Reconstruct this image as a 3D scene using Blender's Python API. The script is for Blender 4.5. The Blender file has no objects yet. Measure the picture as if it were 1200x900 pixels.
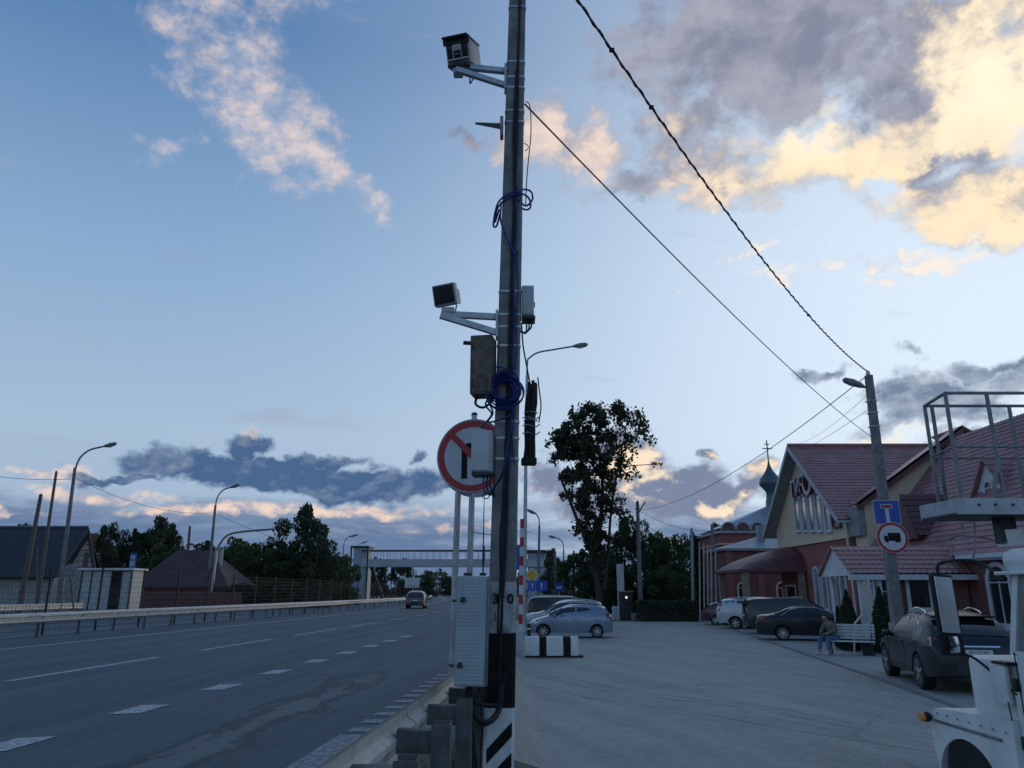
import bpy, bmesh, math, random
import numpy as np
from mathutils import Vector, Matrix

sc = bpy.context.scene
col = sc.collection
R = math.radians

# ------------------------------------------------------------------ camera
CAM_H, FPX = 1.40, 880.0
PITCH = math.atan(243 / 880.0)
cam = bpy.data.cameras.new('camera')
cam_o = bpy.data.objects.new('camera', cam)
col.objects.link(cam_o)
cam_o.location = (0, 0, CAM_H)
cam_o.rotation_euler = (math.pi / 2 + PITCH, 0, 0)
cam.sensor_width = 36
cam.lens = FPX / 1200 * 36
cam.clip_start = 0.05
cam.clip_end = 9000
sc.camera = cam_o

sc.view_settings.view_transform = 'Standard'
sc.view_settings.look = 'None'
sc.view_settings.gamma = 1
sc.view_settings.use_curve_mapping = False
sc.view_settings.exposure = 0.0
sc.cycles.use_denoising = True
sc.cycles.max_bounces = 6
sc.cycles.diffuse_bounces = 3
sc.cycles.glossy_bounces = 3
sc.cycles.transparent_max_bounces = 8

SUN_AZ, SUN_EL = 38.0, 7.0      # degrees right of the view axis / above the horizon


def ray(px, py):
    u, v = (px - 600) / FPX, (450 - py) / FPX
    return Vector((u, math.cos(PITCH) - v * math.sin(PITCH), math.sin(PITCH) + v * math.cos(PITCH)))


def P(px, py, Y):                # the point on a pixel's ray at distance Y ahead
    d = ray(px, py)
    return d * (Y / d.y) + Vector((0, 0, CAM_H))


def G(px, py, z=0.0):            # the point on a pixel's ray at height z
    d = ray(px, py)
    return d * ((z - CAM_H) / d.z) + Vector((0, 0, CAM_H))


def azel(px, py):
    d = ray(px, py).normalized()
    return math.degrees(math.atan2(d.x, d.y)), math.degrees(math.asin(d.z))


# ------------------------------------------------------------------ sky (world)
world = bpy.data.worlds.new('World')
sc.world = world
world.use_nodes = True
wn = world.node_tree
wn.nodes.clear()


class Nd:
    """tiny expression wrapper round shader nodes"""
    def __init__(s, nt): s.nt = nt
    def n(s, t, **kw):
        x = s.nt.nodes.new(t)
        for k, v in kw.items(): setattr(x, k, v)
        return x
    def put(s, sock, v):
        if v is None: return
        if hasattr(v, 'is_output'): s.nt.links.new(v, sock)
        else: sock.default_value = v
    def m(s, op, a, b=None, c=None, clamp=False):
        x = s.n('ShaderNodeMath', operation=op, use_clamp=clamp)
        for i, v in enumerate((a, b, c)): s.put(x.inputs[i], v)
        return x.outputs[0]
    def mix(s, f, a, b, blend='MIX'):
        x = s.n('ShaderNodeMix', data_type='RGBA', blend_type=blend)
        s.put(x.inputs[0], f)
        for i, v in ((6, a), (7, b)):
            if not hasattr(v, 'is_output') and len(v) == 3: v = (*v, 1)
            s.put(x.inputs[i], v)
        return x.outputs[2]
    def step(s, v, lo, hi):
        x = s.n('ShaderNodeMapRange', interpolation_type='SMOOTHSTEP')
        s.put(x.inputs[0], v); s.put(x.inputs[1], lo); s.put(x.inputs[2], hi)
        return x.outputs[0]
    def noise(s, vec, scale, detail=6, rough=.55, dist=0.0, dim='3D'):
        x = s.n('ShaderNodeTexNoise', noise_dimensions=dim)
        s.put(x.inputs['Vector'], vec)
        x.inputs['Scale'].default_value = scale
        x.inputs['Detail'].default_value = detail
        x.inputs['Roughness'].default_value = rough
        x.inputs['Distortion'].default_value = dist
        return x.outputs[0]
    def mapping(s, vec, loc=(0, 0, 0), rot=(0, 0, 0), scale=(1, 1, 1), kind='POINT'):
        x = s.n('ShaderNodeMapping', vector_type=kind)
        s.put(x.inputs[0], vec)
        x.inputs[1].default_value = loc; x.inputs[2].default_value = rot; x.inputs[3].default_value = scale
        return x.outputs[0]


def build_world():
    N = Nd(wn)
    gen = N.n('ShaderNodeTexCoord').outputs['Generated']
    sep = N.n('ShaderNodeSeparateXYZ'); wn.links.new(gen, sep.inputs[0])
    dx, dy, dz = sep.outputs
    az = N.m('MULTIPLY', N.m('ARCTAN2', dx, dy), 57.29578)
    el = N.m('MULTIPLY', N.m('ARCSINE', dz), 57.29578)
    cmb = N.n('ShaderNodeCombineXYZ'); N.put(cmb.inputs[0], az); N.put(cmb.inputs[1], el)
    ae = cmb.outputs[0]

    sky = N.n('ShaderNodeTexSky', sky_type='NISHITA', sun_disc=False)
    sky.sun_elevation = R(SUN_EL); sky.sun_rotation = R(SUN_AZ)
    sky.ozone_density = 4.0; sky.dust_density = 0.6
    nis = N.mix(1.0, sky.outputs[0], (.1, .1, .1), 'MULTIPLY')

    # clear air: deep blue aloft, paler down low, brighter round the sun's side
    ramp = N.n('ShaderNodeValToRGB')
    N.put(ramp.inputs[0], N.m('DIVIDE', el, 90))
    cr = ramp.color_ramp
    cr.elements[0].position = 0.0; cr.elements[0].color = (.36, .46, .62, 1)
    cr.elements[1].position = 1.0; cr.elements[1].color = (.085, .192, .405, 1)
    for p, c in ((.12, (.40, .535, .70)), (.25, (.265, .43, .655)), (.43, (.090, .215, .445)), (.62, (.086, .203, .425))):
        e = cr.elements.new(p); e.color = (*c, 1)
    sd = Vector((math.sin(R(36)) * math.cos(R(17)), math.cos(R(36)) * math.cos(R(17)), math.sin(R(17))))
    dt = N.n('ShaderNodeVectorMath', operation='DOT_PRODUCT'); wn.links.new(gen, dt.inputs[0]); dt.inputs[1].default_value = sd
    glow = N.m('POWER', N.m('MAXIMUM', dt.outputs['Value'], 0.0), 5.6)
    base = N.mix(N.m('MULTIPLY', glow, .95), ramp.outputs[0], (.80, .92, 1.06))
    base = N.mix(.07, base, nis)

    nA = N.noise(N.mapping(ae, scale=(.8, 1.15, 1)), .20, 7, .62, .25)
    nF = N.noise(N.mapping(ae, loc=(40, 9, 3), rot=(0, 0, R(-30)), scale=(.8, 1.25, 1)), .55, 4, .62, .2)
    nB = N.noise(N.mapping(ae, loc=(7, 3, 11), scale=(.34, 1.5, 1)), .20, 6, .60, .3)
    nS = N.noise(N.mapping(ae, loc=(.45, -.62, 0), scale=(.8, 1.15, 1)), .20, 7, .62, .25)   # nA shifted towards the sun
    wx = N.n('ShaderNodeTexNoise'); N.put(wx.inputs['Vector'], N.mapping(ae, loc=(3, 17, 0)))
    wx.inputs['Scale'].default_value = .16; wx.inputs['Detail'].default_value = 5; wx.inputs['Roughness'].default_value = .62
    wv = N.n('ShaderNodeVectorMath', operation='MULTIPLY_ADD'); wn.links.new(wx.outputs[1], wv.inputs[0])
    wv.inputs[1].default_value = (13, 9, 0)
    w0 = N.n('ShaderNodeVectorMath', operation='SUBTRACT'); wn.links.new(ae, w0.inputs[0]); w0.inputs[1].default_value = (6.5, 4.5, 0)
    wn.links.new(w0.outputs[0], wv.inputs[2])
    aw_big = wv.outputs[0]
    wh = N.n('ShaderNodeMix', data_type='VECTOR'); wh.inputs[0].default_value = .42
    wn.links.new(ae, wh.inputs[4]); wn.links.new(aw_big, wh.inputs[5])
    aw_low = wh.outputs[1]
    relief = N.m('SUBTRACT', nA, nS)

    def blobs(lst, vec=None):
        vec = aw_big if vec is None else vec
        tot = None
        for (px, py, rx, ry, rot, w) in lst:
            a0, e0 = azel(px, py)
            sx = (azel(px + 5, py)[0] - azel(px - 5, py)[0]) / 10
            sy = abs(azel(px, py + 5)[1] - azel(px, py - 5)[1]) / 10
            v = N.mapping(vec, loc=(a0, e0, 0), rot=(0, 0, R(rot)), scale=(rx * sx, ry * sy, 1), kind='TEXTURE')
            g = N.n('ShaderNodeTexGradient', gradient_type='SPHERICAL'); wn.links.new(v, g.inputs[0])
            o = N.m('MULTIPLY', g.outputs[1], w) if w != 1 else g.outputs[1]
            tot = o if tot is None else N.m('MAXIMUM' if w > 0 else 'ADD', tot, o)
        return tot

    def layer(c, shape, noise, amp, lo, hi, dark, lit, litf, opac=1.0, vec=None):
        bl0 = blobs(shape, vec)
        d = N.m('ADD', bl0, N.m('MULTIPLY', N.m('SUBTRACT', noise, .5), amp))
        a = N.m('MULTIPLY', N.step(d, lo, hi), N.step(bl0, .01, .30))
        if opac != 1: a = N.m('MULTIPLY', a, opac)
        return N.mix(a, c, N.mix(litf, dark, lit)), d

    half = lambda v, k, o: N.m('MULTIPLY_ADD', v, k, o, clamp=True)
    c = base
    # loose cloud over the rest of the sky
    gen_d = N.m('MULTIPLY', N.step(nB, .56, .80), N.step(N.m('ABSOLUTE', az), 46, 75))
    c = N.mix(N.m('MULTIPLY', gen_d, .7), c, (.42, .45, .55))
    # wisps, upper left
    c, _ = layer(c, [(235, -10, 105, 80, -20, .95), (290, 70, 75, 110, 20, .9), (300, 135, 130, 75, -38, 1.0),
                     (375, 190, 120, 52, -36, 1.0), (430, 240, 62, 26, -42, .8), (185, 160, 55, 32, 0, .55), (330, -5, 90, 40, 10, .62)],
                 N.m('ADD', N.m('MULTIPLY', nF, .75), N.m('MULTIPLY', nA, .35)), 1.8, .12, 1.25, (.46, .50, .62), (.84, .69, .63), N.step(nF, .34, .66), .86)
    # high cloud, upper right: grey body with a gold rim
    goldf = N.m('ADD', blobs([(1165, 130, 150, 190, 0, 1.35), (1010, 195, 230, 85, -8, 1.15), (960, 165, 60, 60, 0, 1.1), (860, 215, 150, 45, -12, .8),
                               (690, 170, 140, 75, 0, .9), (1150, 255, 140, 50, -15, 1.0), (1130, 15, 60, 30, 0, .8),
                               (1060, 130, 60, 40, 0, -.3), (900, 75, 190, 90, -10, -.75), (1120, 205, 95, 26, -14, -.9)]),
                N.m('MULTIPLY', N.m('SUBTRACT', nA, .5), 1.3))
    goldf = N.m('ADD', goldf, N.m('MULTIPLY', relief, 1.3))
    warm = N.mix(N.step(az, 2, 26), (.88, .70, .62), (1.06, .86, .58))
    warm = N.mix(N.m('MULTIPLY', N.step(nF, .42, .68), .30), warm, (.78, .66, .60))
    core = blobs([(1165, 95, 130, 110, 0, 1.1), (960, 160, 70, 55, 0, .8)])
    warm = N.mix(N.m('MULTIPLY', core, .8), warm, (1.15, 1.02, .78))
    bl1 = blobs([(900, 45, 270, 130, -6, 1.25), (1120, 100, 200, 190, 0, 1.25), (1010, 195, 230, 75, -8, 1.1), (850, 200, 180, 50, -14, .95),
                          (690, 165, 140, 66, -5, .95), (745, 215, 130, 36, 0, .8), (800, 150, 120, 60, 0, .9), (1150, 245, 150, 60, -14, 1.05), (960, -60, 330, 130, 0, 1.1), (545, 165, 52, 22, -4, .95),
                          (1040, 218, 36, 28, 0, -.55), (1075, 265, 70, 30, 0, -.2)])
    d = N.m('ADD', bl1, N.m('MULTIPLY', N.m('SUBTRACT', N.m('ADD', N.m('MULTIPLY', nA, .7), N.m('MULTIPLY', nF, .3)), .5), 2.2))
    grey = N.mix(N.step(nS, .35, .65), (.225, .245, .335), (.40, .41, .49))
    c = N.mix(N.m('MULTIPLY', N.m('MULTIPLY', N.step(d, .10, .72), N.step(bl1, .01, .30)), .97), c, N.mix(N.step(goldf, .10, .85), grey, warm))
    # streak under it
    c, _ = layer(c, [(865, 310, 60, 18, 12, .9), (1010, 313, 180, 22, -1, 1.0), (1080, 318, 120, 22, 2, 1.0), (1135, 280, 24, 12, 0, .8)],
                 nF, 2.2, .32, 1.0, (.66, .70, .80), (1.0, .88, .76), N.step(nF, .40, .58), .9)
    # blue-grey cloud on the right
    c, dd = layer(c, [(1110, 470, 250, 58, 6, 1.25), (1180, 430, 130, 50, 0, 1.1), (965, 440, 70, 22, 8, .8), (1160, 515, 190, 36, 3, 1.0), (1060, 495, 70, 14, -6, .7),
                      (900, 466, 42, 10, 0, .65), (1090, 412, 60, 16, 0, .6), (1290, 470, 160, 120, 0, 1.1)],
                  N.m('ADD', N.m('MULTIPLY', nA, .6), N.m('MULTIPLY', nB, .4)), 2.6, .38, .80, (.16, .225, .34), (.62, .68, .77), half(relief, 3.2, .22), .96)
    c, _ = layer(c, [(1020, 520, 130, 26, 0, .8), (1105, 510, 70, 20, 0, .5)], nB, 1.6, .25, 1.0, (.95, .82, .60), (1.05, .93, .66), .5, .8)
    # cloud bank along the horizon
    low = N.m('ADD', N.m('SUBTRACT', 1.0, N.step(el, 3.0, 9.0)), N.m('MULTIPLY', N.m('SUBTRACT', nB, .5), 2.4))
    a = N.m('MULTIPLY', N.step(low, .25, .95), .92)
    bank = N.mix(N.step(nB, .50, .68), (.105, .175, .325), (.34, .38, .49))
    c = N.mix(a, c, bank)
    c, _ = layer(c, [(300, 596, 300, 11, 2, .8), (120, 575, 150, 12, -4, .8), (440, 600, 170, 10, 0, .7), (60, 547, 90, 14, 3, .7), (560, 620, 120, 9, 0, .5),
                     (800, 632, 160, 9, 0, .6), (350, 565, 60, 10, 0, .55), (5, 594, 18, 12, 0, .95)],
                 N.m('ADD', N.m('MULTIPLY', nB, .5), N.m('MULTIPLY', nF, .5)), 2.0, .15, .75, (.42, .42, .52), (.95, .72, .58), N.step(nF, .38, .6), .92, aw_low)
    c, _ = layer(c, [(320, 556, 300, 36, -2, 1.2), (440, 566, 210, 38, -3, 1.15), (255, 538, 130, 30, -6, 1.0), (285, 520, 62, 34, 0, 1.0), (540, 570, 90, 26, 0, 1.0), (150, 556, 110, 13, 0, .85), (400, 540, 100, 22, 0, .85),
                     (487, 540, 26, 22, 0, .7)],
                 nA, 1.5, .42, .66, (.068, .135, .275), (.30, .36, .47), half(relief, 4.0, .02), vec=aw_low)
    c, _ = layer(c, [(294, 505, 26, 20, 0, .95), (40, 545, 42, 16, 0, .8)], nF, 1.6, .30, .95, (.30, .33, .43), (.98, .76, .62), half(relief, 5.0, .55), .85, vec=aw_low)
    # heaped cloud beyond the tree and the church
    c, _ = layer(c, [(735, 540, 75, 62, 0, 1.05), (800, 575, 130, 50, 0, 1.15), (700, 580, 110, 50, 0, 1.1), (640, 560, 60, 60, 0, .85), (880, 575, 60, 42, 0, 1.0), (832, 532, 22, 14, 0, .95), (900, 552, 42, 24, 0, .9)],
                 N.m('ADD', N.m('MULTIPLY', nA, .7), N.m('MULTIPLY', nF, .3)), 1.9, .26, .62, (.205, .25, .37), (.98, .80, .60),
                 N.step(N.m('ADD', N.m('ADD', blobs([(742, 545, 55, 52, 0, 1.0), (885, 592, 30, 20, 0, .8), (832, 530, 26, 16, 0, 1.0), (903, 552, 40, 18, 0, .8), (640, 590, 45, 25, 0, .35), (825, 592, 40, 14, 0, .7)], aw_low),
                                       N.m('MULTIPLY', relief, 4.2)), N.m('MULTIPLY', N.m('SUBTRACT', nF, .5), 1.9)), .25, 1.0), vec=aw_low)
    bg = N.n('ShaderNodeBackground'); wn.links.new(c, bg.inputs[0]); bg.inputs[1].default_value = 1.0
    out = N.n('ShaderNodeOutputWorld'); wn.links.new(bg.outputs[0], out.inputs[0])


build_world()
world.cycles.sampling_method = 'MANUAL'
world.cycles.sample_map_resolution = 512

# ------------------------------------------------------------------ sun (low, veiled by cloud)
sl = bpy.data.lights.new('sun', 'SUN')
sl.energy = 0.5
sl.angle = R(15)
sl.color = (1, .80, .58)
sun = bpy.data.objects.new('sun', sl)
col.objects.link(sun)
sun.rotation_euler = (R(90 - SUN_EL), 0, R(180 - SUN_AZ))

# ------------------------------------------------------------------ mesh helpers
ROOTM = {}


class MB:
    """collects shapes; build() links them as ONE mesh object"""
    def __init__(s): s.v, s.f, s.mi, s.k = [], [], [], 0
    def add(s, vs, fs):
        n = len(s.v)
        s.v += [tuple(x) for x in vs]
        s.f += [tuple(i + n for i in q) for q in fs]
        s.mi += [s.k] * len(fs)
        return s
    def box(s, c, d, rot=None, bev=0.0):
        hx, hy, hz = d[0] / 2, d[1] / 2, d[2] / 2
        c = Vector(c)
        M = rot if rot is not None else Matrix.Identity(3)
        if bev <= 0:
            pts = [Vector((x, y, z)) for x in (-hx, hx) for y in (-hy, hy) for z in (-hz, hz)]
            return s.add([c + M @ p for p in pts], [(0, 1, 3, 2), (4, 6, 7, 5), (0, 4, 5, 1), (2, 3, 7, 6), (0, 2, 6, 4), (1, 5, 7, 3)])
        b = min(bev, hx * .9, hy * .9, hz * .9)
        bm = bmesh.new()
        bmesh.ops.create_cube(bm, size=1)
        for v in bm.verts: v.co = Vector((v.co.x * d[0], v.co.y * d[1], v.co.z * d[2]))
        bmesh.ops.bevel(bm, geom=bm.edges[:], offset=b, segments=2, affect='EDGES', profile=.5)
        bm.verts.index_update()
        s.add([c + M @ v.co for v in bm.verts], [[v.index for v in f.verts] for f in bm.faces])
        bm.free()
        return s
    def tube(s, pts, r, seg=8, cap=True):
        pts = [Vector(p) for p in pts]
        n = len(pts)
        rr = [r] * n if not hasattr(r, '__len__') else list(r)
        t0 = (pts[1] - pts[0]).normalized()
        up = Vector((0, 0, 1)) if abs(t0.z) < .95 else Vector((1, 0, 0))
        u = t0.cross(up).normalized()
        vs = []
        for i in range(n):
            t = (pts[min(i + 1, n - 1)] - pts[max(i - 1, 0)])
            if t.length < 1e-9: t = t0
            t.normalize()
            u = (u - t * u.dot(t))
            if u.length < 1e-6: u = t.orthogonal()
            u.normalize()
            w = t.cross(u)
            for k in range(seg):
                a = 2 * math.pi * k / seg
                vs.append(pts[i] + (u * math.cos(a) + w * math.sin(a)) * rr[i])
        fs = [(i * seg + k, i * seg + (k + 1) % seg, (i + 1) * seg + (k + 1) % seg, (i + 1) * seg + k) for i in range(n - 1) for k in range(seg)]
        if cap:
            fs.append(tuple(range(seg - 1, -1, -1))); fs.append(tuple((n - 1) * seg + k for k in range(seg)))
        return s.add(vs, fs)
    def bar(s, a, b, w, h=None, up=(0, 0, 1)):
        """square bar from a to b"""
        a, b = Vector(a), Vector(b)
        h = h or w
        t = (b - a).normalized()
        u = Vector(up)
        if abs(t.dot(u)) > .97: u = Vector((0, 1, 0)) if abs(t.y) < .9 else Vector((1, 0, 0))
        x = t.cross(u).normalized(); z = x.cross(t)
        vs = [p + x * (i * w / 2) + z * (j * h / 2) for p in (a, b) for i, j in ((-1, -1), (1, -1), (1, 1), (-1, 1))]
        return s.add(vs, [(3, 2, 1, 0), (4, 5, 6, 7), (0, 1, 5, 4), (1, 2, 6, 5), (2, 3, 7, 6), (3, 0, 4, 7)])
    def prism(s, poly, d):
        """poly: list of 3D points (planar), extruded by vector d"""
        n = len(poly); d = Vector(d)
        a = [Vector(p) for p in poly]
        vs = a + [p + d for p in a]
        fs = [tuple(range(n - 1, -1, -1)), tuple(range(n, 2 * n))] + [(i, (i + 1) % n, n + (i + 1) % n, n + i) for i in range(n)]
        return s.add(vs, fs)
    def poly(s, pts):
        return s.add(pts, [tuple(range(len(pts)))])
    def ringstrip(s, outer, inner, d):
        """flat frame between two loops of equal length, thickness vector d"""
        n = len(outer); d = Vector(d)
        o = [Vector(p) for p in outer]; i_ = [Vector(p) for p in inner]
        vs = o + i_ + [p + d for p in o] + [p + d for p in i_]
        fs = []
        for k in range(n):
            j = (k + 1) % n
            fs += [(k, j, n + j, n + k), (2 * n + k, 3 * n + k, 3 * n + j, 2 * n + j), (k, 2 * n + k, 2 * n + j, j), (n + k, n + j, 3 * n + j, 3 * n + k)]
        return s.add(vs, fs)
    def lathe(s, prof, c=(0, 0, 0), axis='z', seg=16):
        """prof: list of (r, h)"""
        c = Vector(c); vs = []
        for r, h in prof:
            for k in range(seg):
                a = 2 * math.pi * k / seg
                x, y = r * math.cos(a), r * math.sin(a)
                vs.append(c + (Vector((x, y, h)) if axis == 'z' else Vector((x, h, y)) if axis == 'y' else Vector((h, x, y))))
        n = len(prof)
        fs = [(i * seg + k, i * seg + (k + 1) % seg, (i + 1) * seg + (k + 1) % seg, (i + 1) * seg + k) for i in range(n - 1) for k in range(seg)]
        fs += [tuple(range(seg - 1, -1, -1)), tuple((n - 1) * seg + k for k in range(seg))]
        return s.add(vs, fs)
    def grid(s, pts, nu, nv):
        """pts row-major nu x nv"""
        return s.add(pts, [(i * nv + j, i * nv + j + 1, (i + 1) * nv + j + 1, (i + 1) * nv + j) for i in range(nu - 1) for j in range(nv - 1)])
    def mesh(s, name, mats, smooth=None, M=None):
        me = bpy.data.meshes.new(name)
        vs = s.v if M is None else [M @ Vector(v) for v in s.v]
        me.from_pydata(vs, [], s.f)
        for m in (mats if isinstance(mats, (list, tuple)) else [mats]): me.materials.append(m)
        if any(s.mi): me.polygons.foreach_set('material_index', s.mi)
        bm = bmesh.new(); bm.from_mesh(me)
        bmesh.ops.recalc_face_normals(bm, faces=bm.faces[:])
        bm.to_mesh(me); bm.free()
        if smooth is not None:
            me.polygons.foreach_set('use_smooth', [True] * len(me.polygons))
            me.set_sharp_from_angle(angle=R(smooth))
        return me
    def build(s, name, mats, parent=None, smooth=None, local=False):
        """verts are world coordinates unless local=True"""
        M = None
        if parent is not None and not local: M = ROOTM[parent.name].inverted()
        o = bpy.data.objects.new(name, s.mesh(name, mats, smooth, M))
        col.objects.link(o)
        if parent is not None:
            o.parent = parent
            ROOTM[o.name] = ROOTM[parent.name].copy()
        else:
            ROOTM[o.name] = Matrix.Identity(4)
        return o


def tag(o, label=None, cat=None, group=None, kind=None):
    for k, v in (('label', label), ('category', cat), ('group', group), ('kind', kind)):
        if v: o[k] = v
    return o


def thing(name, label, cat, loc=(0, 0, 0), rz=0.0, group=None):
    o = bpy.data.objects.new(name, None)
    o.empty_display_size = .2
    col.objects.link(o)
    o.location = loc; o.rotation_euler = (0, 0, rz)
    ROOTM[o.name] = Matrix.Translation(Vector(loc)) @ Matrix.Rotation(rz, 4, 'Z')
    return tag(o, label, cat, group)


def inst(name, me, parent, M=None):
    """a part that shares mesh data; M is its place within the parent"""
    o = bpy.data.objects.new(name, me)
    col.objects.link(o)
    o.parent = parent
    if M is not None: o.matrix_local = M
    ROOTM[o.name] = ROOTM[parent.name] @ (M if M is not None else Matrix.Identity(4))
    return o


def circ(c, r, u, v, n=32, a0=0.0, a1=2 * math.pi, close=True):
    c, u, v = Vector(c), Vector(u), Vector(v)
    m = n if close else n - 1
    return [c + u * (r * math.cos(a0 + (a1 - a0) * k / m)) + v * (r * math.sin(a0 + (a1 - a0) * k / m)) for k in range(n)]


def catenary(a, b, sag, n=24):
    a, b = Vector(a), Vector(b)
    return [a.lerp(b, t) - Vector((0, 0, sag * 4 * t * (1 - t))) for t in [i / (n - 1) for i in range(n)]]


def smooth_path(pts, n=6):
    """Catmull-Rom through pts"""
    p = [Vector(q) for q in pts]
    p = [p[0] * 2 - p[1]] + p + [p[-1] * 2 - p[-2]]
    out = []
    for i in range(1, len(p) - 2):
        for k in range(n):
            t = k / n
            out.append(.5 * ((2 * p[i]) + (p[i + 1] - p[i - 1]) * t + (2 * p[i - 1] - 5 * p[i] + 4 * p[i + 1] - p[i + 2]) * t * t + (3 * p[i] - p[i - 1] - 3 * p[i + 1] + p[i + 2]) * t ** 3))
    out.append(p[-2])
    return out


# ------------------------------------------------------------------ materials
MATS = {}


def mat(name, c, rough=.6, metal=0.0, var=.15, scale=6.0, bump=0.0, bscale=40.0, c2=None, dirt=0.0, spec=.5, coat=0.0, alpha=None, trans=0.0):
    """colour with two scales of mottling, optional second colour, grime and relief"""
    if name in MATS: return MATS[name]
    m = bpy.data.materials.new(name)
    m.use_nodes = True
    nt = m.node_tree; N = Nd(nt)
    b = nt.nodes['Principled BSDF']
    tc = N.n('ShaderNodeTexCoord').outputs['Object']
    n1 = N.noise(tc, scale, 5, .6)
    c2 = c2 or tuple(x * (1 - var) for x in c)
    hi = tuple(min(1, x * (1 + var)) for x in c)
    cc = N.mix(N.step(n1, .32, .68), c2, hi)
    if dirt > 0:
        n2 = N.noise(N.mapping(tc, loc=(3, 1, 7), scale=(1, 1, .45)), scale * 2.3, 6, .65)
        cc = N.mix(N.m('MULTIPLY', N.step(n2, .50, .74), dirt), cc, (.10, .085, .068))
    nt.links.new(cc, b.inputs['Base Color'])
    b.inputs['Metallic'].default_value = metal
    b.inputs['Specular IOR Level'].default_value = spec
    b.inputs['Coat Weight'].default_value = coat
    b.inputs['Coat Roughness'].default_value = .06
    b.inputs['Transmission Weight'].default_value = trans
    rr = N.m('MULTIPLY_ADD', n1, .22, rough - .11, clamp=True)
    nt.links.new(rr, b.inputs['Roughness'])
    if bump > 0:
        bn = N.n('ShaderNodeBump'); bn.inputs['Strength'].default_value = bump; bn.inputs['Distance'].default_value = .02
        nt.links.new(N.noise(tc, bscale, 5, .6), bn.inputs['Height'])
        nt.links.new(bn.outputs[0], b.inputs['Normal'])
    MATS[name] = m
    return m


def brick_mat(name, c1, c2, mortar, w=.26, h=.077):
    if name in MATS: return MATS[name]
    m = bpy.data.materials.new(name); m.use_nodes = True
    nt = m.node_tree; N = Nd(nt); b = nt.nodes['Principled BSDF']
    geo = N.n('ShaderNodeNewGeometry')
    tc = N.n('ShaderNodeTexCoord').outputs['Object']
    sp = N.n('ShaderNodeSeparateXYZ'); nt.links.new(tc, sp.inputs[0])
    cb = N.n('ShaderNodeCombineXYZ')
    nt.links.new(N.m('ADD', sp.outputs[0], sp.outputs[1]), cb.inputs[0]); nt.links.new(sp.outputs[2], cb.inputs[1])
    bt = N.n('ShaderNodeTexBrick')
    nt.links.new(cb.outputs[0], bt.inputs['Vector'])
    bt.inputs['Color1'].default_value = (*c1, 1); bt.inputs['Color2'].default_value = (*c2, 1); bt.inputs['Mortar'].default_value = (*mortar, 1)
    bt.inputs['Scale'].default_value = 1; bt.inputs['Brick Width'].default_value = w; bt.inputs['Row Height'].default_value = h
    bt.inputs['Mortar Size'].default_value = .008
    n1 = N.noise(tc, .9, 5, .6)
    nt.links.new(N.mix(N.step(n1, .3, .7), bt.outputs[0], tuple(x * .72 for x in c1)), b.inputs['Base Color'])
    nt.links.new(N.mix(N.m('MULTIPLY', N.step(n1, .3, .7), .45), bt.outputs[0], tuple(x * .7 for x in c1)), b.inputs['Base Color'])
    b.inputs['Roughness'].default_value = .85
    bn = N.n('ShaderNodeBump'); bn.inputs['Strength'].default_value = .5; bn.inputs['Distance'].default_value = .01
    nt.links.new(bt.outputs['Fac'], bn.inputs['Height']); bn.invert = True
    nt.links.new(bn.outputs[0], b.inputs['Normal'])
    MATS[name] = m
    return m


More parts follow.
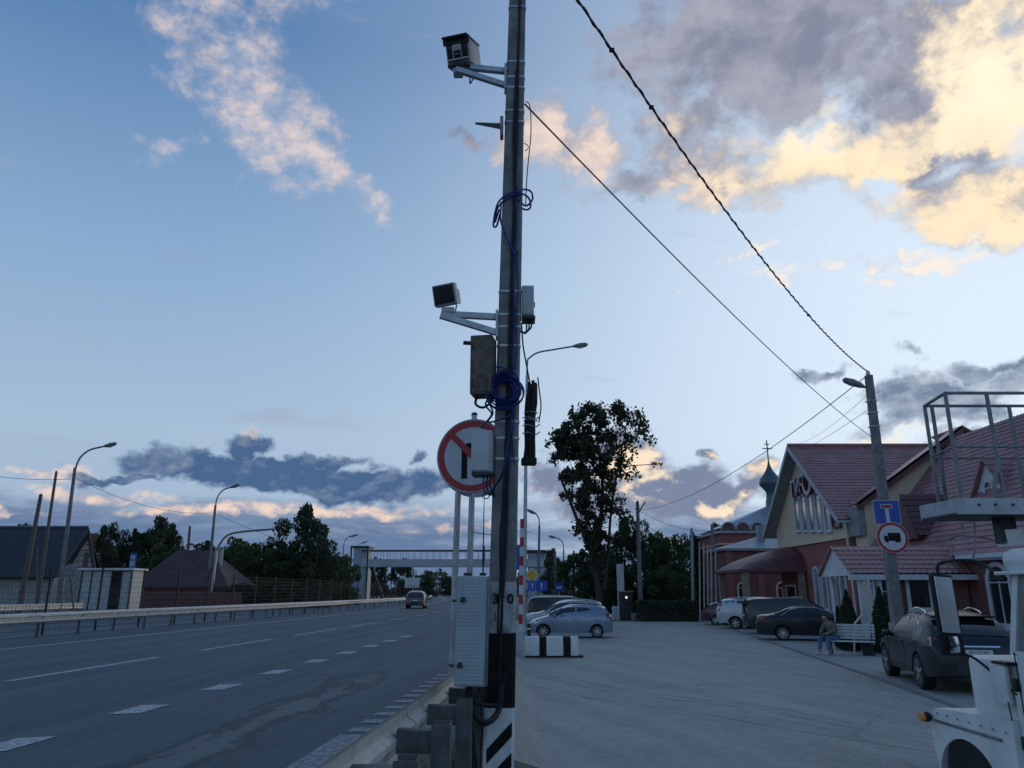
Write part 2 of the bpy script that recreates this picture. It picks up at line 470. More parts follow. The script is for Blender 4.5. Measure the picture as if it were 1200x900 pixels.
def asphalt_mat(name, base, light, warm, slope, patch=0.4, fine=60.0, worn=None, tracks=None):
    """ground paving: multi-scale grit, streaks along the traffic (x - slope*y constant), stains, cracks, tyre tracks"""
    m = bpy.data.materials.new(name); m.use_nodes = True
    nt = m.node_tree; N = Nd(nt); b = nt.nodes['Principled BSDF']
    tc = N.n('ShaderNodeTexCoord').outputs['Object']
    sp = N.n('ShaderNodeSeparateXYZ'); nt.links.new(tc, sp.inputs[0])
    X, Y = sp.outputs[0], sp.outputs[1]
    u = N.m('SUBTRACT', X, N.m('MULTIPLY', Y, slope))
    uv = N.n('ShaderNodeCombineXYZ'); nt.links.new(u, uv.inputs[0]); nt.links.new(N.m('MULTIPLY', Y, .045), uv.inputs[1])
    st = N.noise(uv.outputs[0], 1.15, 6, .62)
    pa = N.noise(tc, .30, 7, .66, .8)
    ag = N.noise(tc, fine, 4, .8)
    ag2 = N.noise(tc, fine * .15, 7, .78)
    c = N.mix(N.step(st, .36, .66), base, light)
    c = N.mix(N.m('MULTIPLY', N.step(pa, .46, .70), patch), c, warm)
    if worn:                                         # frayed lighter wear with darker broken edges
        u0, hw_, y0, y1, cw, cd = worn
        d = N.m('SUBTRACT', 1.0, N.m('DIVIDE', N.m('ABSOLUTE', N.m('SUBTRACT', u, u0)), hw_))
        wn_ = N.noise(N.mapping(tc, scale=(1, .42, 1)), 1.5, 7, .70, .6)
        d = N.m('ADD', d, N.m('MULTIPLY', N.m('SUBTRACT', wn_, .5), 3.6))
        k = N.m('MULTIPLY', N.step(Y, y0, y0 + 2), N.m('SUBTRACT', 1.0, N.step(Y, y1 - 5, y1)))
        c = N.mix(N.m('MULTIPLY', N.m('MULTIPLY', N.step(d, .12, .42), .75), k), c, cd)
        c = N.mix(N.m('MULTIPLY', N.m('MULTIPLY', N.step(d, .50, .85), .85), k), c, cw)
    if tracks:                                       # bundles of tyre tracks along a line
        (ax, ay), (bx, by), hw_, ct = tracks
        L_ = math.hypot(bx - ax, by - ay); nx, ny = -(by - ay) / L_, (bx - ax) / L_
        w = N.m('ADD', N.m('MULTIPLY', N.m('SUBTRACT', X, ax), nx), N.m('MULTIPLY', N.m('SUBTRACT', Y, ay), ny))
        w = N.m('ADD', w, N.m('MULTIPLY', N.m('SUBTRACT', N.noise(tc, .16, 2, .5), .5), 2.4))
        t1 = N.noise(w, 0, 1, .5) if False else None
        nz = N.n('ShaderNodeTexNoise', noise_dimensions='1D'); nt.links.new(w, nz.inputs['W']); nz.inputs['Scale'].default_value = 3.2; nz.inputs['Detail'].default_value = 3
        mk = N.m('SUBTRACT', 1.0, N.step(N.m('ABSOLUTE', w), hw_ * .4, hw_))
        br = N.step(N.noise(tc, 1.1, 5, .7), .34, .58)
        c = N.mix(N.m('MULTIPLY', N.m('MULTIPLY', N.step(nz.outputs[0], .52, .66), .62), N.m('MULTIPLY', mk, br)), c, ct)
    vo = N.n('ShaderNodeTexVoronoi', feature='DISTANCE_TO_EDGE'); vo.inputs['Scale'].default_value = .23
    nt.links.new(N.mapping(N.mix(.14, tc, N.noise(tc, 1.4, 5, .7)), scale=(1, .55, 1)), vo.inputs['Vector'])
    crack = N.m('MULTIPLY', N.m('SUBTRACT', 1.0, N.step(vo.outputs[0], .0, .010)), N.step(pa, .44, .62))
    c = N.mix(N.m('MULTIPLY', crack, .40), c, tuple(x * .45 for x in base))
    # stains and grit
    sn = N.noise(N.mapping(tc, loc=(9, 4, 2)), .9, 6, .7, .5)
    c = N.mix(N.m('MULTIPLY', N.step(sn, .60, .74), .35), c, tuple(x * .5 for x in base))
    gr = N.m('MULTIPLY_ADD', ag2, .95, .525)
    gr = N.m('MULTIPLY', gr, N.m('MULTIPLY_ADD', ag, 1.1, .45))
    g3 = N.n('ShaderNodeCombineColor')
    for i_ in range(3): nt.links.new(gr, g3.inputs[i_])
    c = N.mix(1.0, c, g3.outputs[0], 'MULTIPLY')
    nt.links.new(c, b.inputs['Base Color'])
    nt.links.new(N.m('MULTIPLY_ADD', pa, .30, .56, clamp=True), b.inputs['Roughness'])
    b.inputs['Specular IOR Level'].default_value = .36
    bn = N.n('ShaderNodeBump'); bn.inputs['Strength'].default_value = .5; bn.inputs['Distance'].default_value = .02
    nt.links.new(N.m('ADD', ag, N.m('MULTIPLY', ag2, 2.5)), bn.inputs['Height'])
    nt.links.new(bn.outputs[0], b.inputs['Normal'])
    MATS[name] = m
    return m


def leaf_mat(name, c, c2, trans=.25):
    m = bpy.data.materials.new(name); m.use_nodes = True
    nt = m.node_tree; N = Nd(nt); b = nt.nodes['Principled BSDF']
    oi = N.n('ShaderNodeObjectInfo')
    tc = N.n('ShaderNodeTexCoord').outputs['Object']
    n = N.noise(tc, 1.6, 4, .7)
    f = N.m('MULTIPLY_ADD', oi.outputs['Random'], .5, N.m('MULTIPLY_ADD', n, 1.6, -.55), clamp=True)
    nt.links.new(N.mix(f, c, c2), b.inputs['Base Color'])
    b.inputs['Roughness'].default_value = .65
    b.inputs['Specular IOR Level'].default_value = .25
    tr = N.n('ShaderNodeBsdfTranslucent'); nt.links.new(N.mix(.5, c, c2), tr.inputs[0])
    mx = N.n('ShaderNodeMixShader'); mx.inputs[0].default_value = trans
    nt.links.new(b.outputs[0], mx.inputs[1]); nt.links.new(tr.outputs[0], mx.inputs[2])
    nt.links.new(mx.outputs[0], nt.nodes['Material Output'].inputs[0])
    MATS[name] = m
    return m


M_conc = mat('concrete', (.20, .195, .19), .85, 0, .25, 5, .35, 60, dirt=.45)
M_conc_l = mat('pale_concrete', (.33, .33, .32), .85, 0, .2, 4, .3, 50, dirt=.35)
M_white = mat('white_paint', (.62, .63, .62), .5, 0, .08, 3, dirt=.22)
M_worn = mat('worn_white_paint', (.52, .52, .50), .7, 0, .18, 9, .2, 60, c2=(.36, .35, .33), dirt=.6)
M_black = mat('black_paint', (.012, .012, .013), .6, 0, .4, 12, dirt=.25)
M_rubber = mat('black_rubber', (.012, .012, .013), .75, 0, .3, 9)
M_galv = mat('galvanised_steel', (.40, .42, .44), .48, .75, .2, 7, .08, 50, dirt=.3)
M_galv_d = mat('weathered_steel', (.22, .23, .24), .55, .6, .25, 9, .1, 50, dirt=.4)
M_greybox = mat('grey_enamel', (.40, .42, .43), .45, 0, .10, 5, dirt=.25)
M_dark = mat('dark_metal', (.035, .037, .04), .5, .4, .3, 9)
M_rust = mat('rusty_steel', (.085, .06, .045), .85, .2, .4, 14, .5, 60, c2=(.20, .17, .15), dirt=.5)
M_blue_cable = mat('blue_cable', (.010, .030, .16), .5, 0, .2, 9)
M_red = mat('sign_red', (.40, .018, .028), .45, 0, .1, 5, dirt=.15)
M_signwhite = mat('sign_white', (.52, .54, .56), .45, 0, .06, 5, dirt=.12)
M_signblue = mat('sign_blue', (.012, .07, .36), .4, 0, .08, 5)
M_yellow = mat('sign_yellow', (.65, .36, .02), .45, 0, .08, 5)
M_glass = mat('window_glass', (.018, .022, .028), .12, 0, .3, 2, spec=.8)
M_glass_sky = mat('sky_pale_glass', (.20, .225, .26), .10, 0, .25, 1.2, spec=.9, coat=1.0)  # restaurant panes: reflected sky painted in as a pale base colour
M_carglass = mat('car_glass', (.010, .012, .014), .06, 0, .1, 2, spec=.7)
M_mirror_r = mat('lorry_mirror_glass', (.62, .68, .72), .34, 1.0, .03, 2)
M_mirror = mat('mirror_glass', (.55, .60, .64), .16, 1.0, .03, 2)
M_chrome = mat('chrome', (.72, .73, .75), .2, 1.0, .05, 5)
M_alloy = mat('alloy_rim', (.50, .51, .53), .32, .85, .1, 6)
M_tail = mat('tail_lamp_red', (.22, .008, .010), .2, 0, .15, 5, coat=.6)
M_amber = mat('amber_lens', (.75, .26, .02), .25, 0, .1, 8, coat=.5)
M_lamp = mat('lamp_glass', (.55, .57, .60), .2, .3, .1, 8, coat=.5)
M_line = mat('road_paint', (.43, .44, .45), .75, 0, .25, 14, .2, 80, c2=(.20, .21, .22), dirt=.6)
M_line2 = mat('worn_road_paint', (.26, .27, .28), .8, 0, .3, 16, .2, 80, c2=(.11, .12, .13), dirt=.6)
M_post = mat('post_dark', (.115, .125, .125), .6, .3, .3, 8, .1, 50, dirt=.5)
M_bark = mat('bark', (.050, .042, .036), .9, 0, .35, 8, .6, 30)
M_wood = mat('weathered_wood', (.13, .115, .10), .85, 0, .3, 10, .4, 40)
M_wire = mat('wire_black', (.010, .010, .011), .6, 0, .1, 4)
M_tile = mat('tile_red', (.315, .145, .148), .38, 0, .2, 1.6, .12, 30, dirt=.25)
M_tile_d = mat('dark_red_sheet', (.125, .042, .046), .5, 0, .2, 1.6, dirt=.3)
M_zinc = mat('zinc_roof', (.27, .33, .38), .45, .35, .15, 1.2, dirt=.3)
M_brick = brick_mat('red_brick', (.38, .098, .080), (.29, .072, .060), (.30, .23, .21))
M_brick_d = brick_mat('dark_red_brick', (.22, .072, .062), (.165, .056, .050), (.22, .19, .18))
M_brick_y = brick_mat('yellow_brick', (.80, .63, .42), (.72, .56, .37), (.68, .60, .50))
M_trim = mat('trim_white', (.58, .60, .62), .55, 0, .07, 3, dirt=.18)
M_soffit = mat('soffit_grey', (.24, .26, .27), .6, 0, .15, 3)
M_leaf_d = leaf_mat('leaf_dark', (.034, .054, .030), (.066, .095, .045))
M_leaf_m = leaf_mat('leaf_mid', (.056, .088, .032), (.105, .135, .048))
M_leaf_t = leaf_mat('leaf_tall', (.034, .048, .028), (.078, .085, .045), .35)
M_conifer = leaf_mat('conifer', (.022, .045, .026), (.040, .068, .036), .1)
M_grass = leaf_mat('grass_blade', (.045, .065, .022), (.10, .115, .045), .3)

# ------------------------------------------------------------------ ground, road, parking area
def rx(Y):
    """shift of the road's lines at distance Y (they veer right, then bend left)"""
    s = .075 * Y
    if Y > 42:
        t = min(Y, 150) - 42
        s -= .00085 * t * t
        if Y > 150: s -= 2 * .00085 * 108 * (Y - 150)
    return s


LOT_Z = -0.70
YS = [-80, -40, -20, -10, -5] + [i for i in range(0, 80, 2)] + [i for i in range(80, 200, 6)] + [220, 260, 320, 420, 600, 900, 1500, 3000, 6000]

M_road = asphalt_mat('asphalt', (.052, .072, .090), (.088, .112, .132), (.108, .126, .138), .075, .45, 60,
                     worn=(-3.45, .55, 3.0, 17.0, (.150, .160, .165), (.036, .045, .052)))
_t0, _t1 = G(612, 792, LOT_Z), G(960, 846, LOT_Z)
M_lot = asphalt_mat('dusty_paving', (.315, .298, .270), (.385, .362, .322), (.255, .245, .228), -.35, .55, 34,
                    tracks=((_t0.x, _t0.y), (_t1.x, _t1.y), 2.3, (.135, .138, .138)))
M_pave = asphalt_mat('pavement_slabs', (.32, .31, .29), (.385, .375, .35), (.26, .255, .245), .14, .5, 40)
M_soil = mat('soil', (.085, .080, .062), .95, 0, .35, .6, .5, 12, c2=(.055, .066, .035))


def strip(us, zs, ys, name, m, kind=None, parent=None, z_off=0):
    mb = MB()
    pts = [(rx(y) + u, y, z + z_off) for y in ys for u, z in zip(us, zs)]
    mb.grid(pts, len(ys), len(us))
    o = mb.build(name, m, parent)
    if kind: tag(o, kind=kind)
    return o


def re_(Y):
    """x of the road's right edge: straightens beside the yard entrance"""
    e = -1.35 + .075 * Y if Y < 10 else -.60 - .004 * (Y - 10)
    return min(e, rx(Y) - 1.35) if Y > 150 else e


gus = [-6000, -900, -200, -60, -29, -1.6, -1.2, -.95, 12, 20, 60, 200, 900, 6000]
gzs = [-.3, -.3, -.25, -.2, -.12, -.12, -.12, -.80, -.80, -.80, -.80, -.6, -.4, -.3]
mb = MB()
mb.grid([((re_(y) if -3 < u < 3 else rx(y)) + u + (1.35 if -3 < u < 3 else 0), y, z) for y in YS for u, z in zip(gus, gzs)], len(YS), len(gus))
ground = tag(mb.build('ground', M_soil), kind='structure')
YR = [y for y in YS if y <= 1500]
mb = MB()
mb.grid([q for y in YR for q in ((rx(y) - 28, y, -.14), (rx(y) - 27.6, y, -.005), (rx(y) - 17, y, 0), (re_(y), y, 0), (re_(y) + .2, y, -.05))], len(YR), 5)
road = tag(mb.build('road', M_road), kind='structure')

# parking area: a ramp beside the road, then a flat yard up to the buildings
mb = MB()
ys = [-30, -10] + list(range(-4, 60, 2))
pts = []
for y in ys:
    e = re_(y) + .2
    g = .62 if y < 12 else .45
    for k in range(7):
        t = k / 6
        pts.append((e + (g - e) * t, y, -.052 + (LOT_Z + .052) * (3 * t * t - 2 * t ** 3)))
    for x in (2, 9, 34): pts.append((x, y, LOT_Z))
mb.grid(pts, len(ys), 10)
lot = tag(mb.build('parking_ground', M_lot, smooth=60), kind='structure')
# paving beside the buildings with its row of kerb stones
KERB = [(7.3, 8), (9.18, 20.1), (11.07, 33.7), (12.2, 42), (13.4, 50)]


def kerb_x(y):
    return float(np.interp(y, [k[1] for k in KERB], [k[0] for k in KERB]))


mb = MB()
ys = list(range(8, 51, 2))
mb.grid([(x, y, LOT_Z + .012) for y in ys for x in (kerb_x(y), 30)], len(ys), 2)
pave = tag(mb.build('pavement', M_pave), kind='structure')
y = 8.0
kb = MB().box((0, 0, 0), (.14, .985, .05), bev=.01).mesh('kerb_stone', M_conc)
while y < 49:
    a = Vector((kerb_x(y), y, 0)); b = Vector((kerb_x(y + 1), y + 1, 0))
    c = (a + b) / 2
    inst('kerb_stone', kb, pave, Matrix.Translation((c.x - .07, c.y, LOT_Z + .012)) @ Matrix.Rotation(-math.atan2(b.x - a.x, 1), 4, 'Z'))
    y += 1.0

# painted lines: parts of the road
def mark(u0, u1, y0, y1, name='lane_dash', z=.006, skew=0.0, m=None):
    n = max(2, int((y1 - y0) / 3) + 1)
    mb = MB()
    mb.grid([(rx(y) + u, y + (skew if u == u1 else 0), z) for y in np.linspace(y0, y1, n) for u in (u0, u1)], n, 2)
    return mb.build(name, m or M_line, road)


for k in range(30):
    y0 = 60 * 0 + -2 + k * 8
    mark(-14.30, -14.12, y0 - 6, y0 + 2.001, 'edge_line')
for k in range(0, 26):
    y0 = 6.3 + k * 6.55
    mark(-9.18, -9.02, y0 + 6.4 - 6.3, y0 + 6.4 - 1.7)
for k in range(-2, 34):
    y0 = 9.56 + k * 2.21
    if k < 8: mark(-5.48, -5.14, y0, y0 + .72, 'short_dash', skew=.10)
mark(-2.36, -2.08, -20, 8.25, 'edge_line', m=M_line2)
for k in range(11):
    y0 = 8.42 + k * .53
    mark(-2.34, -2.08, y0, y0 + .24, 'edge_mark', m=M_line2)
for k in range(40):
    mark(-20.6, -20.45, 8 + k * 6, 8 + k * 6 + 3)
mark(-17.9, -17.75, 0, 200, 'edge_line')
mark(-25.6, -25.45, 0, 200, 'edge_line')

# ------------------------------------------------------------------ guard rails
def wbeam(y0, y1, u, ztop, side=1, z0=0.0, slope=None):
    """one corrugated rail section; side=+1 faces towards +x"""
    prof = [(0, .0), (.02, -.012), (.055, -.05), (.055, -.105), (.0, -.14), (.0, -.172), (.055, -.205), (.055, -.26), (.02, -.30), (0, -.312)]
    n = max(2, int((y1 - y0) / 2) + 1)
    pts = []
    for y in np.linspace(y0, y1, n):
        for (d, h) in prof:
            pts.append((rx(y) + u + side * d, y, ztop + h))
    mb = MB().grid(pts, n, len(prof))
    pts2 = [(p[0] - side * .004, p[1], p[2]) for p in pts]
    mb.grid(pts2, n, len(prof))
    return mb


def guard_rail(name, label, u, y0, y1, step, side, ztop=.75, zpost=-.1, sec=4.0, off=.12, pw=(.05, .12), group='guard rails along the road', mrail=None, mpost=None):
    root = thing(name, label, 'guard rail', (rx(y0) + u, y0, 0), 0, group)
    y = y0
    while y < y1 - .05:
        e = min(y + sec, y1)
        wbeam(y, e + .03, u, ztop, side).build('rail_section', mrail or M_galv, root, smooth=30)
        y = e
    pm = MB()
    h = ztop - zpost - .06
    bx = -side * (off)
    for dy, w, x in ((-pw[1] / 2, pw[0], 0), (pw[1] / 2, pw[0], 0), ):
        pm.box((bx, dy, zpost + h / 2), (pw[0], .006, h))
    pm.box((bx - side * pw[0] / 2, 0, zpost + h / 2), (.006, pw[1], h))
    bm_ = MB().box((bx / 2 + side * .008, 0, ztop - .155), (abs(bx) - .01, pw[1] * .6, .12))
    bolt = MB().lathe([(.018, 0), (.018, .012), (.008, .016)], (side * .004, 0, ztop - .156), 'x', 8) if side > 0 else MB().lathe([(.018, -.016), (.018, .0)], (side * .004, 0, ztop - .156), 'x', 8)
    pme, bme, tme = pm.mesh('post', mpost or M_galv_d), bm_.mesh('bracket', mpost or M_galv_d), bolt.mesh('bolt', M_dark)
    y = y0 + .4
    while y < y1:
        T = Matrix.Translation((rx(y) + u - (rx(y0) + u), y - y0, 0))
        p = inst('post', pme, root, T)
        inst('bracket', bme, root, T)
        inst('bolt', tme, root, T)
        y += step
    return root


M_rail_l = mat('rail_pale', (.50, .51, .50), .5, .45, .15, 5, .08, 40, dirt=.35)
guard_rail('guard_rail', 'long pale steel guard rail along the road median', -16.75, 10.1, 150, 2.06, 1, mrail=M_rail_l)
guard_rail('guard_rail', 'short steel guard rail ending beside the bus shelter', -26.6, 14, 42.6, 2.5, 1, ztop=.80, mrail=M_rail_l)
guard_rail('guard_rail', 'guard rail beside the concrete pole with grass round its posts', -.97, -1.4, 7.0, .92, -1, ztop=.76, zpost=-.62, sec=3.2, off=.24, pw=(.10, .14), mpost=M_post, mrail=mat('rail_cream', (.58, .57, .53), .55, .2, .12, 5, .08, 40, dirt=.35))

# wire fence on the median
fence = thing('wire_fence', 'tall dark wire mesh fence standing behind the median guard rail', 'fence', (-18, 12, 0))
M_fence = mat('fence_dark', (.020, .028, .030), .6, .3, .2, 5)
fp = MB().box((0, 0, 1.08), (.06, .06, 2.3)).box((0, 0, 2.25), (.07, .07, .03)).mesh('post', M_fence)
fy = 12.0
posts = []
while fy < 125:
    posts.append(fy); fy += 2.9 if fy < 70 else 4
for i, y in enumerate(posts):
    x = rx(y) - 17.75
    inst('post', fp, fence, Matrix.Translation((x + 18, y - 12, 0)))
    if i + 1 < len(posts):
        y2 = posts[i + 1]; x2 = rx(y2) - 17.75
        mb = MB()
        for k in range(11):
            z = .15 + k * .2
            mb.bar((x, y, z), (x2, y2, z), .010, .010)
        if y < 60:
            for k in range(1, 18):
                t = k / 18
                q = Vector((x, y, .15)).lerp(Vector((x2, y2, .15)), t)
                mb.bar(q, q + Vector((0, 0, 2.0)), .006, .006)
        mb.build('mesh_panel', M_fence, fence)

# verge with grass under the near guard rail
mb = MB()
ys = [-4, -2, 0, 1, 2, 3, 4, 5, 6, 7, 8]
mb.grid([(rx(y) + u, y, z) for y in ys for u, z in ((-1.34, .004), (-1.1, -.03), (-.5, -.20), (.1, -.375), (.35, -.455))], len(ys), 5)
verge = tag(mb.build('verge', M_soil), kind='structure')
rng = random.Random(5)
mb = MB()
for k in range(5200):
    y = rng.uniform(1.0, 8.0); u = rng.choice((rng.gauss(-.72, .17), rng.gauss(-.55, .22), rng.gauss(-1.0, .10)))
    if u < -1.2 or u > -.30 or rng.random() < .25 * (1 + math.sin(y * 4.1 + u * 9)): continue
    if (rx(y) + u) / (y * .964) * 880 > -45: continue
    z = float(np.interp(u, [-1.34, -1.1, -.5, .1], [.004, -.03, -.20, -.375]))
    h = rng.uniform(.04, .17) * (1.7 if rng.random() < .08 else 1); a = rng.uniform(0, 6.28); ln = h * rng.uniform(.1, .6)
    w = rng.uniform(.003, .006)
    p = Vector((rx(y) + u, y, z - .01)); d = Vector((math.cos(a), math.sin(a), 0)); s_ = Vector((-d.y, d.x, 0)) * w
    m_ = p + d * ln * .4 + Vector((0, 0, h * .62)); t = p + d * ln + Vector((0, 0, h))
    mb.add([p - s_, p + s_, m_ + s_ * .8, m_ - s_ * .8, t], [(0, 1, 2, 3), (3, 2, 4)])
tag(mb.build('grass', M_grass), 'short green grass growing round the near guard rail posts', 'grass', kind='stuff')

# ------------------------------------------------------------------ text as mesh
def text_mb(txt, size, depth, frame, font_shear=0.0, bold=0.0):
    """letters as geometry; frame = (origin, right, up) in world; depth along right x up"""
    cu = bpy.data.curves.new('lettering', 'FONT')
    cu.body = txt; cu.size = size; cu.align_x = 'CENTER'; cu.align_y = 'CENTER'; cu.extrude = depth / 2; cu.resolution_u = 3; cu.offset = bold
    o = bpy.data.objects.new('lettering', cu)
    col.objects.link(o)
    bpy.context.view_layer.update()
    me = bpy.data.meshes.new_from_object(o)
    bpy.data.objects.remove(o)
    og, r, u = Vector(frame[0]), Vector(frame[1]).normalized(), Vector(frame[2]).normalized()
    n = r.cross(u)
    mb = MB()
    mb.add([og + r * v.co.x + u * v.co.y + n * v.co.z for v in me.vertices], [tuple(p.vertices) for p in me.polygons])
    bpy.data.meshes.remove(me)
    return mb


# ------------------------------------------------------------------ the near concrete pole
PY = 6.10
_a, _b = P(587.5, 760, PY), P(606.5, 0, PY)


def pole_x(z): return _a.x + (z - _a.z) * (_b.x - _a.x) / (_b.z - _a.z)
def pole_w(z): return .216 - (z - _a.z) * (.216 - .160) / (_b.z - _a.z)
def zy(py, Y=PY): return P(600, py, Y).z


def pole_ring(z, grow=0.0):
    w = pole_w(z) / 2 + grow; d = pole_w(z) * .52 + grow; c = w * .22
    x = pole_x(z)
    return [(x + i, PY + j, z) for i, j in ((-w + c, -d), (w - c, -d), (w, -d + c), (w * .86, d), (-w * .86, d), (-w, -d + c))]


def sleeve(z0, z1, grow, n=2):
    mb = MB(); vs = []
    for k in range(n):
        vs += pole_ring(z0 + (z1 - z0) * k / (n - 1), grow)
    fs = [(i * 6 + k, i * 6 + (k + 1) % 6, (i + 1) * 6 + (k + 1) % 6, (i + 1) * 6 + k) for i in range(n - 1) for k in range(6)]
    fs += [(5, 4, 3, 2, 1, 0), tuple((n - 1) * 6 + k for k in range(6))]
    return mb.add(vs, fs)


Z0 = -.52
pole = thing('utility_pole', 'concrete utility pole with black and white painted foot carrying traffic cameras', 'utility pole', (pole_x(Z0), PY, Z0))
sleeve(Z0, 8.4, 0, 6).build('shaft', M_conc, pole)
M_pw = mat('pole_white', (.42, .43, .42), .8, 0, .2, 7, .2, 60, c2=(.26, .26, .25), dirt=.55)
M_pb = mat('pole_black', (.008, .008, .009), .8, 0, .4, 9, .2, 60, c2=(.015, .014, .014), dirt=.18, spec=.25)
sleeve(zy(741), zy(682), .003).build('white_band', M_pw, pole)
sleeve(zy(827), zy(741) - .001, .003).build('black_band', M_pb, pole)
M_pw2 = mat('fresh_white', (.74, .75, .74), .7, 0, .08, 6, .15, 60, dirt=.2)
sleeve(Z0 + .01, zy(827) - .001, .003).build('white_band', M_pw2, pole)
yf = PY - pole_w(0) * .52 - .006
for k in range(4):                               # diagonal stripes round the foot
    z = zy(843) - k * .205
    x = pole_x(z); w = pole_w(z) / 2 + .001
    MB().prism([(x - w + .018, yf, z - .185), (x + w - .018, yf, z), (x + w - .018, yf, z - .095), (x - w + .018, yf, z - .28)], (0, -.002, 0)).build('black_stripe', M_pb, pole)
tn = Vector((1, 0, 0))
zz = zy(702)
text_mb('3', .10, .003, ((pole_x(zz) - .050, yf, zz), (1, 0, 0), (0, 0, 1)), bold=.003).build('number', M_pb, pole)
text_mb('0', .10, .003, ((pole_x(zz) + .062, yf, zz), (1, 0, 0), (0, 0, 1)), bold=.003).build('number', M_pb, pole)
zz = zy(723)
text_mb('1', .10, .003, ((pole_x(zz) - .052, yf, zz), (1, 0, 0), (0, 0, 1))).build('number', mat('faded_number', (.12, .12, .12), .8), pole)
for py in (15, 79, 97, 109, 136, 149, 346, 373, 387, 409, 497, 516, 540):
    z = zy(py)
    sleeve(z - .010, z + .010, .005).build('steel_strap', M_galv, pole)

# cables strapped down the pole
cab = thing('cable_bundle', 'dark and blue cables strapped down the front of the concrete pole', 'cables', (pole_x(Z0), PY, Z0))
rng = random.Random(8)
for i, (off, r, m, y0, y1) in enumerate(((.012, .011, M_rubber, -40, 826), (.024, .009, M_rubber, -40, 760), (.040, .008, M_blue_cable, 225, 560), (.034, .008, M_blue_cable, 225, 700), (.004, .008, M_rubber, 90, 620),
                                         (.062, .006, M_blue_cable, 300, 545), (-.002, .007, M_rubber, 440, 800))):
    pts = []
    n = 26
    for k in range(n):
        py = y0 + (y1 - y0) * k / (n - 1)
        z = zy(py)
        sway = .010 * math.sin(k * .9 + i * 2) + (.010 * math.sin(k * .35 + i))
        fx = off - .030 * max(0, (py - 450) / 350)
        pts.append((pole_x(z) + fx + sway * .6, PY - pole_w(z) * .52 - r - .004 * (i % 3), z))
    MB().tube(smooth_path(pts, 3), r, 6).build('cable', m, cab, smooth=60)
# loops thrown round the pole higher up
pc = Vector((pole_x(zy(240)), PY, zy(240)))
for k, (pts) in enumerate((
        [(-.11, -.02, -.10), (-.14, -.06, -.24), (-.17, -.05, -.22), (-.13, -.08, -.03), (-.04, -.13, .03), (.05, -.13, .06), (.11, -.06, .12), (.17, 0, .13), (.18, .02, .06), (.12, .02, .0), (.05, -.12, -.01)],
        [(-.12, -.02, -.06), (-.155, -.05, -.20), (-.13, -.06, -.06), (-.02, -.13, .015), (.08, -.11, .05), (.15, -.02, .05), (.16, 0, -.03), (.10, -.03, -.06), (0, -.13, -.02)],
        [(-.10, -.09, -.02), (-.105, -.06, -.18), (-.06, -.125, -.36), (.02, -.13, -.55)])):
    MB().tube(smooth_path([pc + Vector(p) for p in pts], 6), .009, 6).build('cable_loop', M_blue_cable, cab, smooth=60)
coil = thing('cable_coil', 'tangled coil of bright blue cable hung on the concrete pole', 'cable coil', (pole_x(zy(463)), PY - .13, zy(463)))
c0 = Vector((pole_x(zy(463)) - .02, PY - .135, zy(463)))
for k in range(11):
    r = rng.uniform(.085, .15)
    cx, cz = rng.uniform(-.03, .02), rng.uniform(-.03, .03)
    tilt = rng.uniform(-.25, .25)
    pts = []
    for j in range(29):
        a = 2 * math.pi * j / 28
        wob = 1 + .08 * math.sin(3 * a + k)
        pts.append(c0 + Vector((cx + r * wob * math.cos(a), -.012 * k / 2 + tilt * r * .5 * math.sin(a) * .4 - .01, cz + r * wob * 1.05 * math.sin(a))))
    MB().tube(pts, .0075, 6).build('cable_loop', M_blue_cable, coil, smooth=60)
for pts in ([(-.10, 0, .05), (-.15, -.02, .12), (-.08, -.02, .20), (.02, -.01, .17), (.05, 0, .02)], [(-.13, 0, -.05), (-.16, 0, -.12), (-.11, -.02, -.2), (-.17, 0, -.28), (-.19, .02, -.31)],
            [(-.13, 0, -.10), (-.10, -.01, -.19), (-.14, 0, -.26), (-.05, -.02, -.25), (.06, 0, -.2)]):
    MB().tube(smooth_path([c0 + Vector(p) for p in pts], 6), .008, 6).build('cable_loop', M_blue_cable, coil, smooth=60)
# thin drop wire along the right edge
dw = thing('drop_wire', 'thin dark wire hanging loose along the right edge of the concrete pole', 'wire', (pole_x(5.9) + .09, PY, 5.9))
pts = [P(x, y, PY) for x, y in ((616, 119), (620, 122), (622, 135), (622, 160), (619, 190), (617, 215), (616, 240))]
MB().tube(smooth_path(pts, 5), .005, 5).build('wire', M_wire, dw, smooth=60)
pts = [P(x, y, PY) for x, y in ((614, 168), (618, 170), (619, 174), (615, 177))]
MB().tube(smooth_path(pts, 5), .004, 5).build('wire_loop', M_wire, dw, smooth=60)


# ------------------------------------------------------------------ devices on the pole
def rotz(a): return Matrix.Rotation(a, 3, 'Z')


def frame_box(root, name, c, d, rot, m, bev=.008):
    return MB().box(c, d, rot, bev).build(name, m, root, smooth=40)


def bracket(root, plate_px, tip_px, low_px, Y):
    x = pole_x(zy(plate_px[1]))
    a = Vector((x - pole_w(zy(plate_px[1])) / 2 - .012, PY - .03, zy(plate_px[1])))
    lo = Vector((x - pole_w(zy(low_px[1])) / 2 - .012, PY - .03, zy(low_px[1])))
    tip = P(tip_px[0], tip_px[1], Y)
    MB().box((a + lo) / 2, (.022, .11, abs(a.z - lo.z) + .10), None, .004).build('mounting_plate', M_galv, root)
    MB().bar(a, Vector((tip.x, tip.y + .02, a.z)), .045, .05).build('bracket_arm', M_galv, root)
    MB().bar(lo + Vector((0, -.02, 0)), tip + Vector((-.02, -.03, 0)), .040, .05).build('bracket_arm', M_galv, root)
    return tip


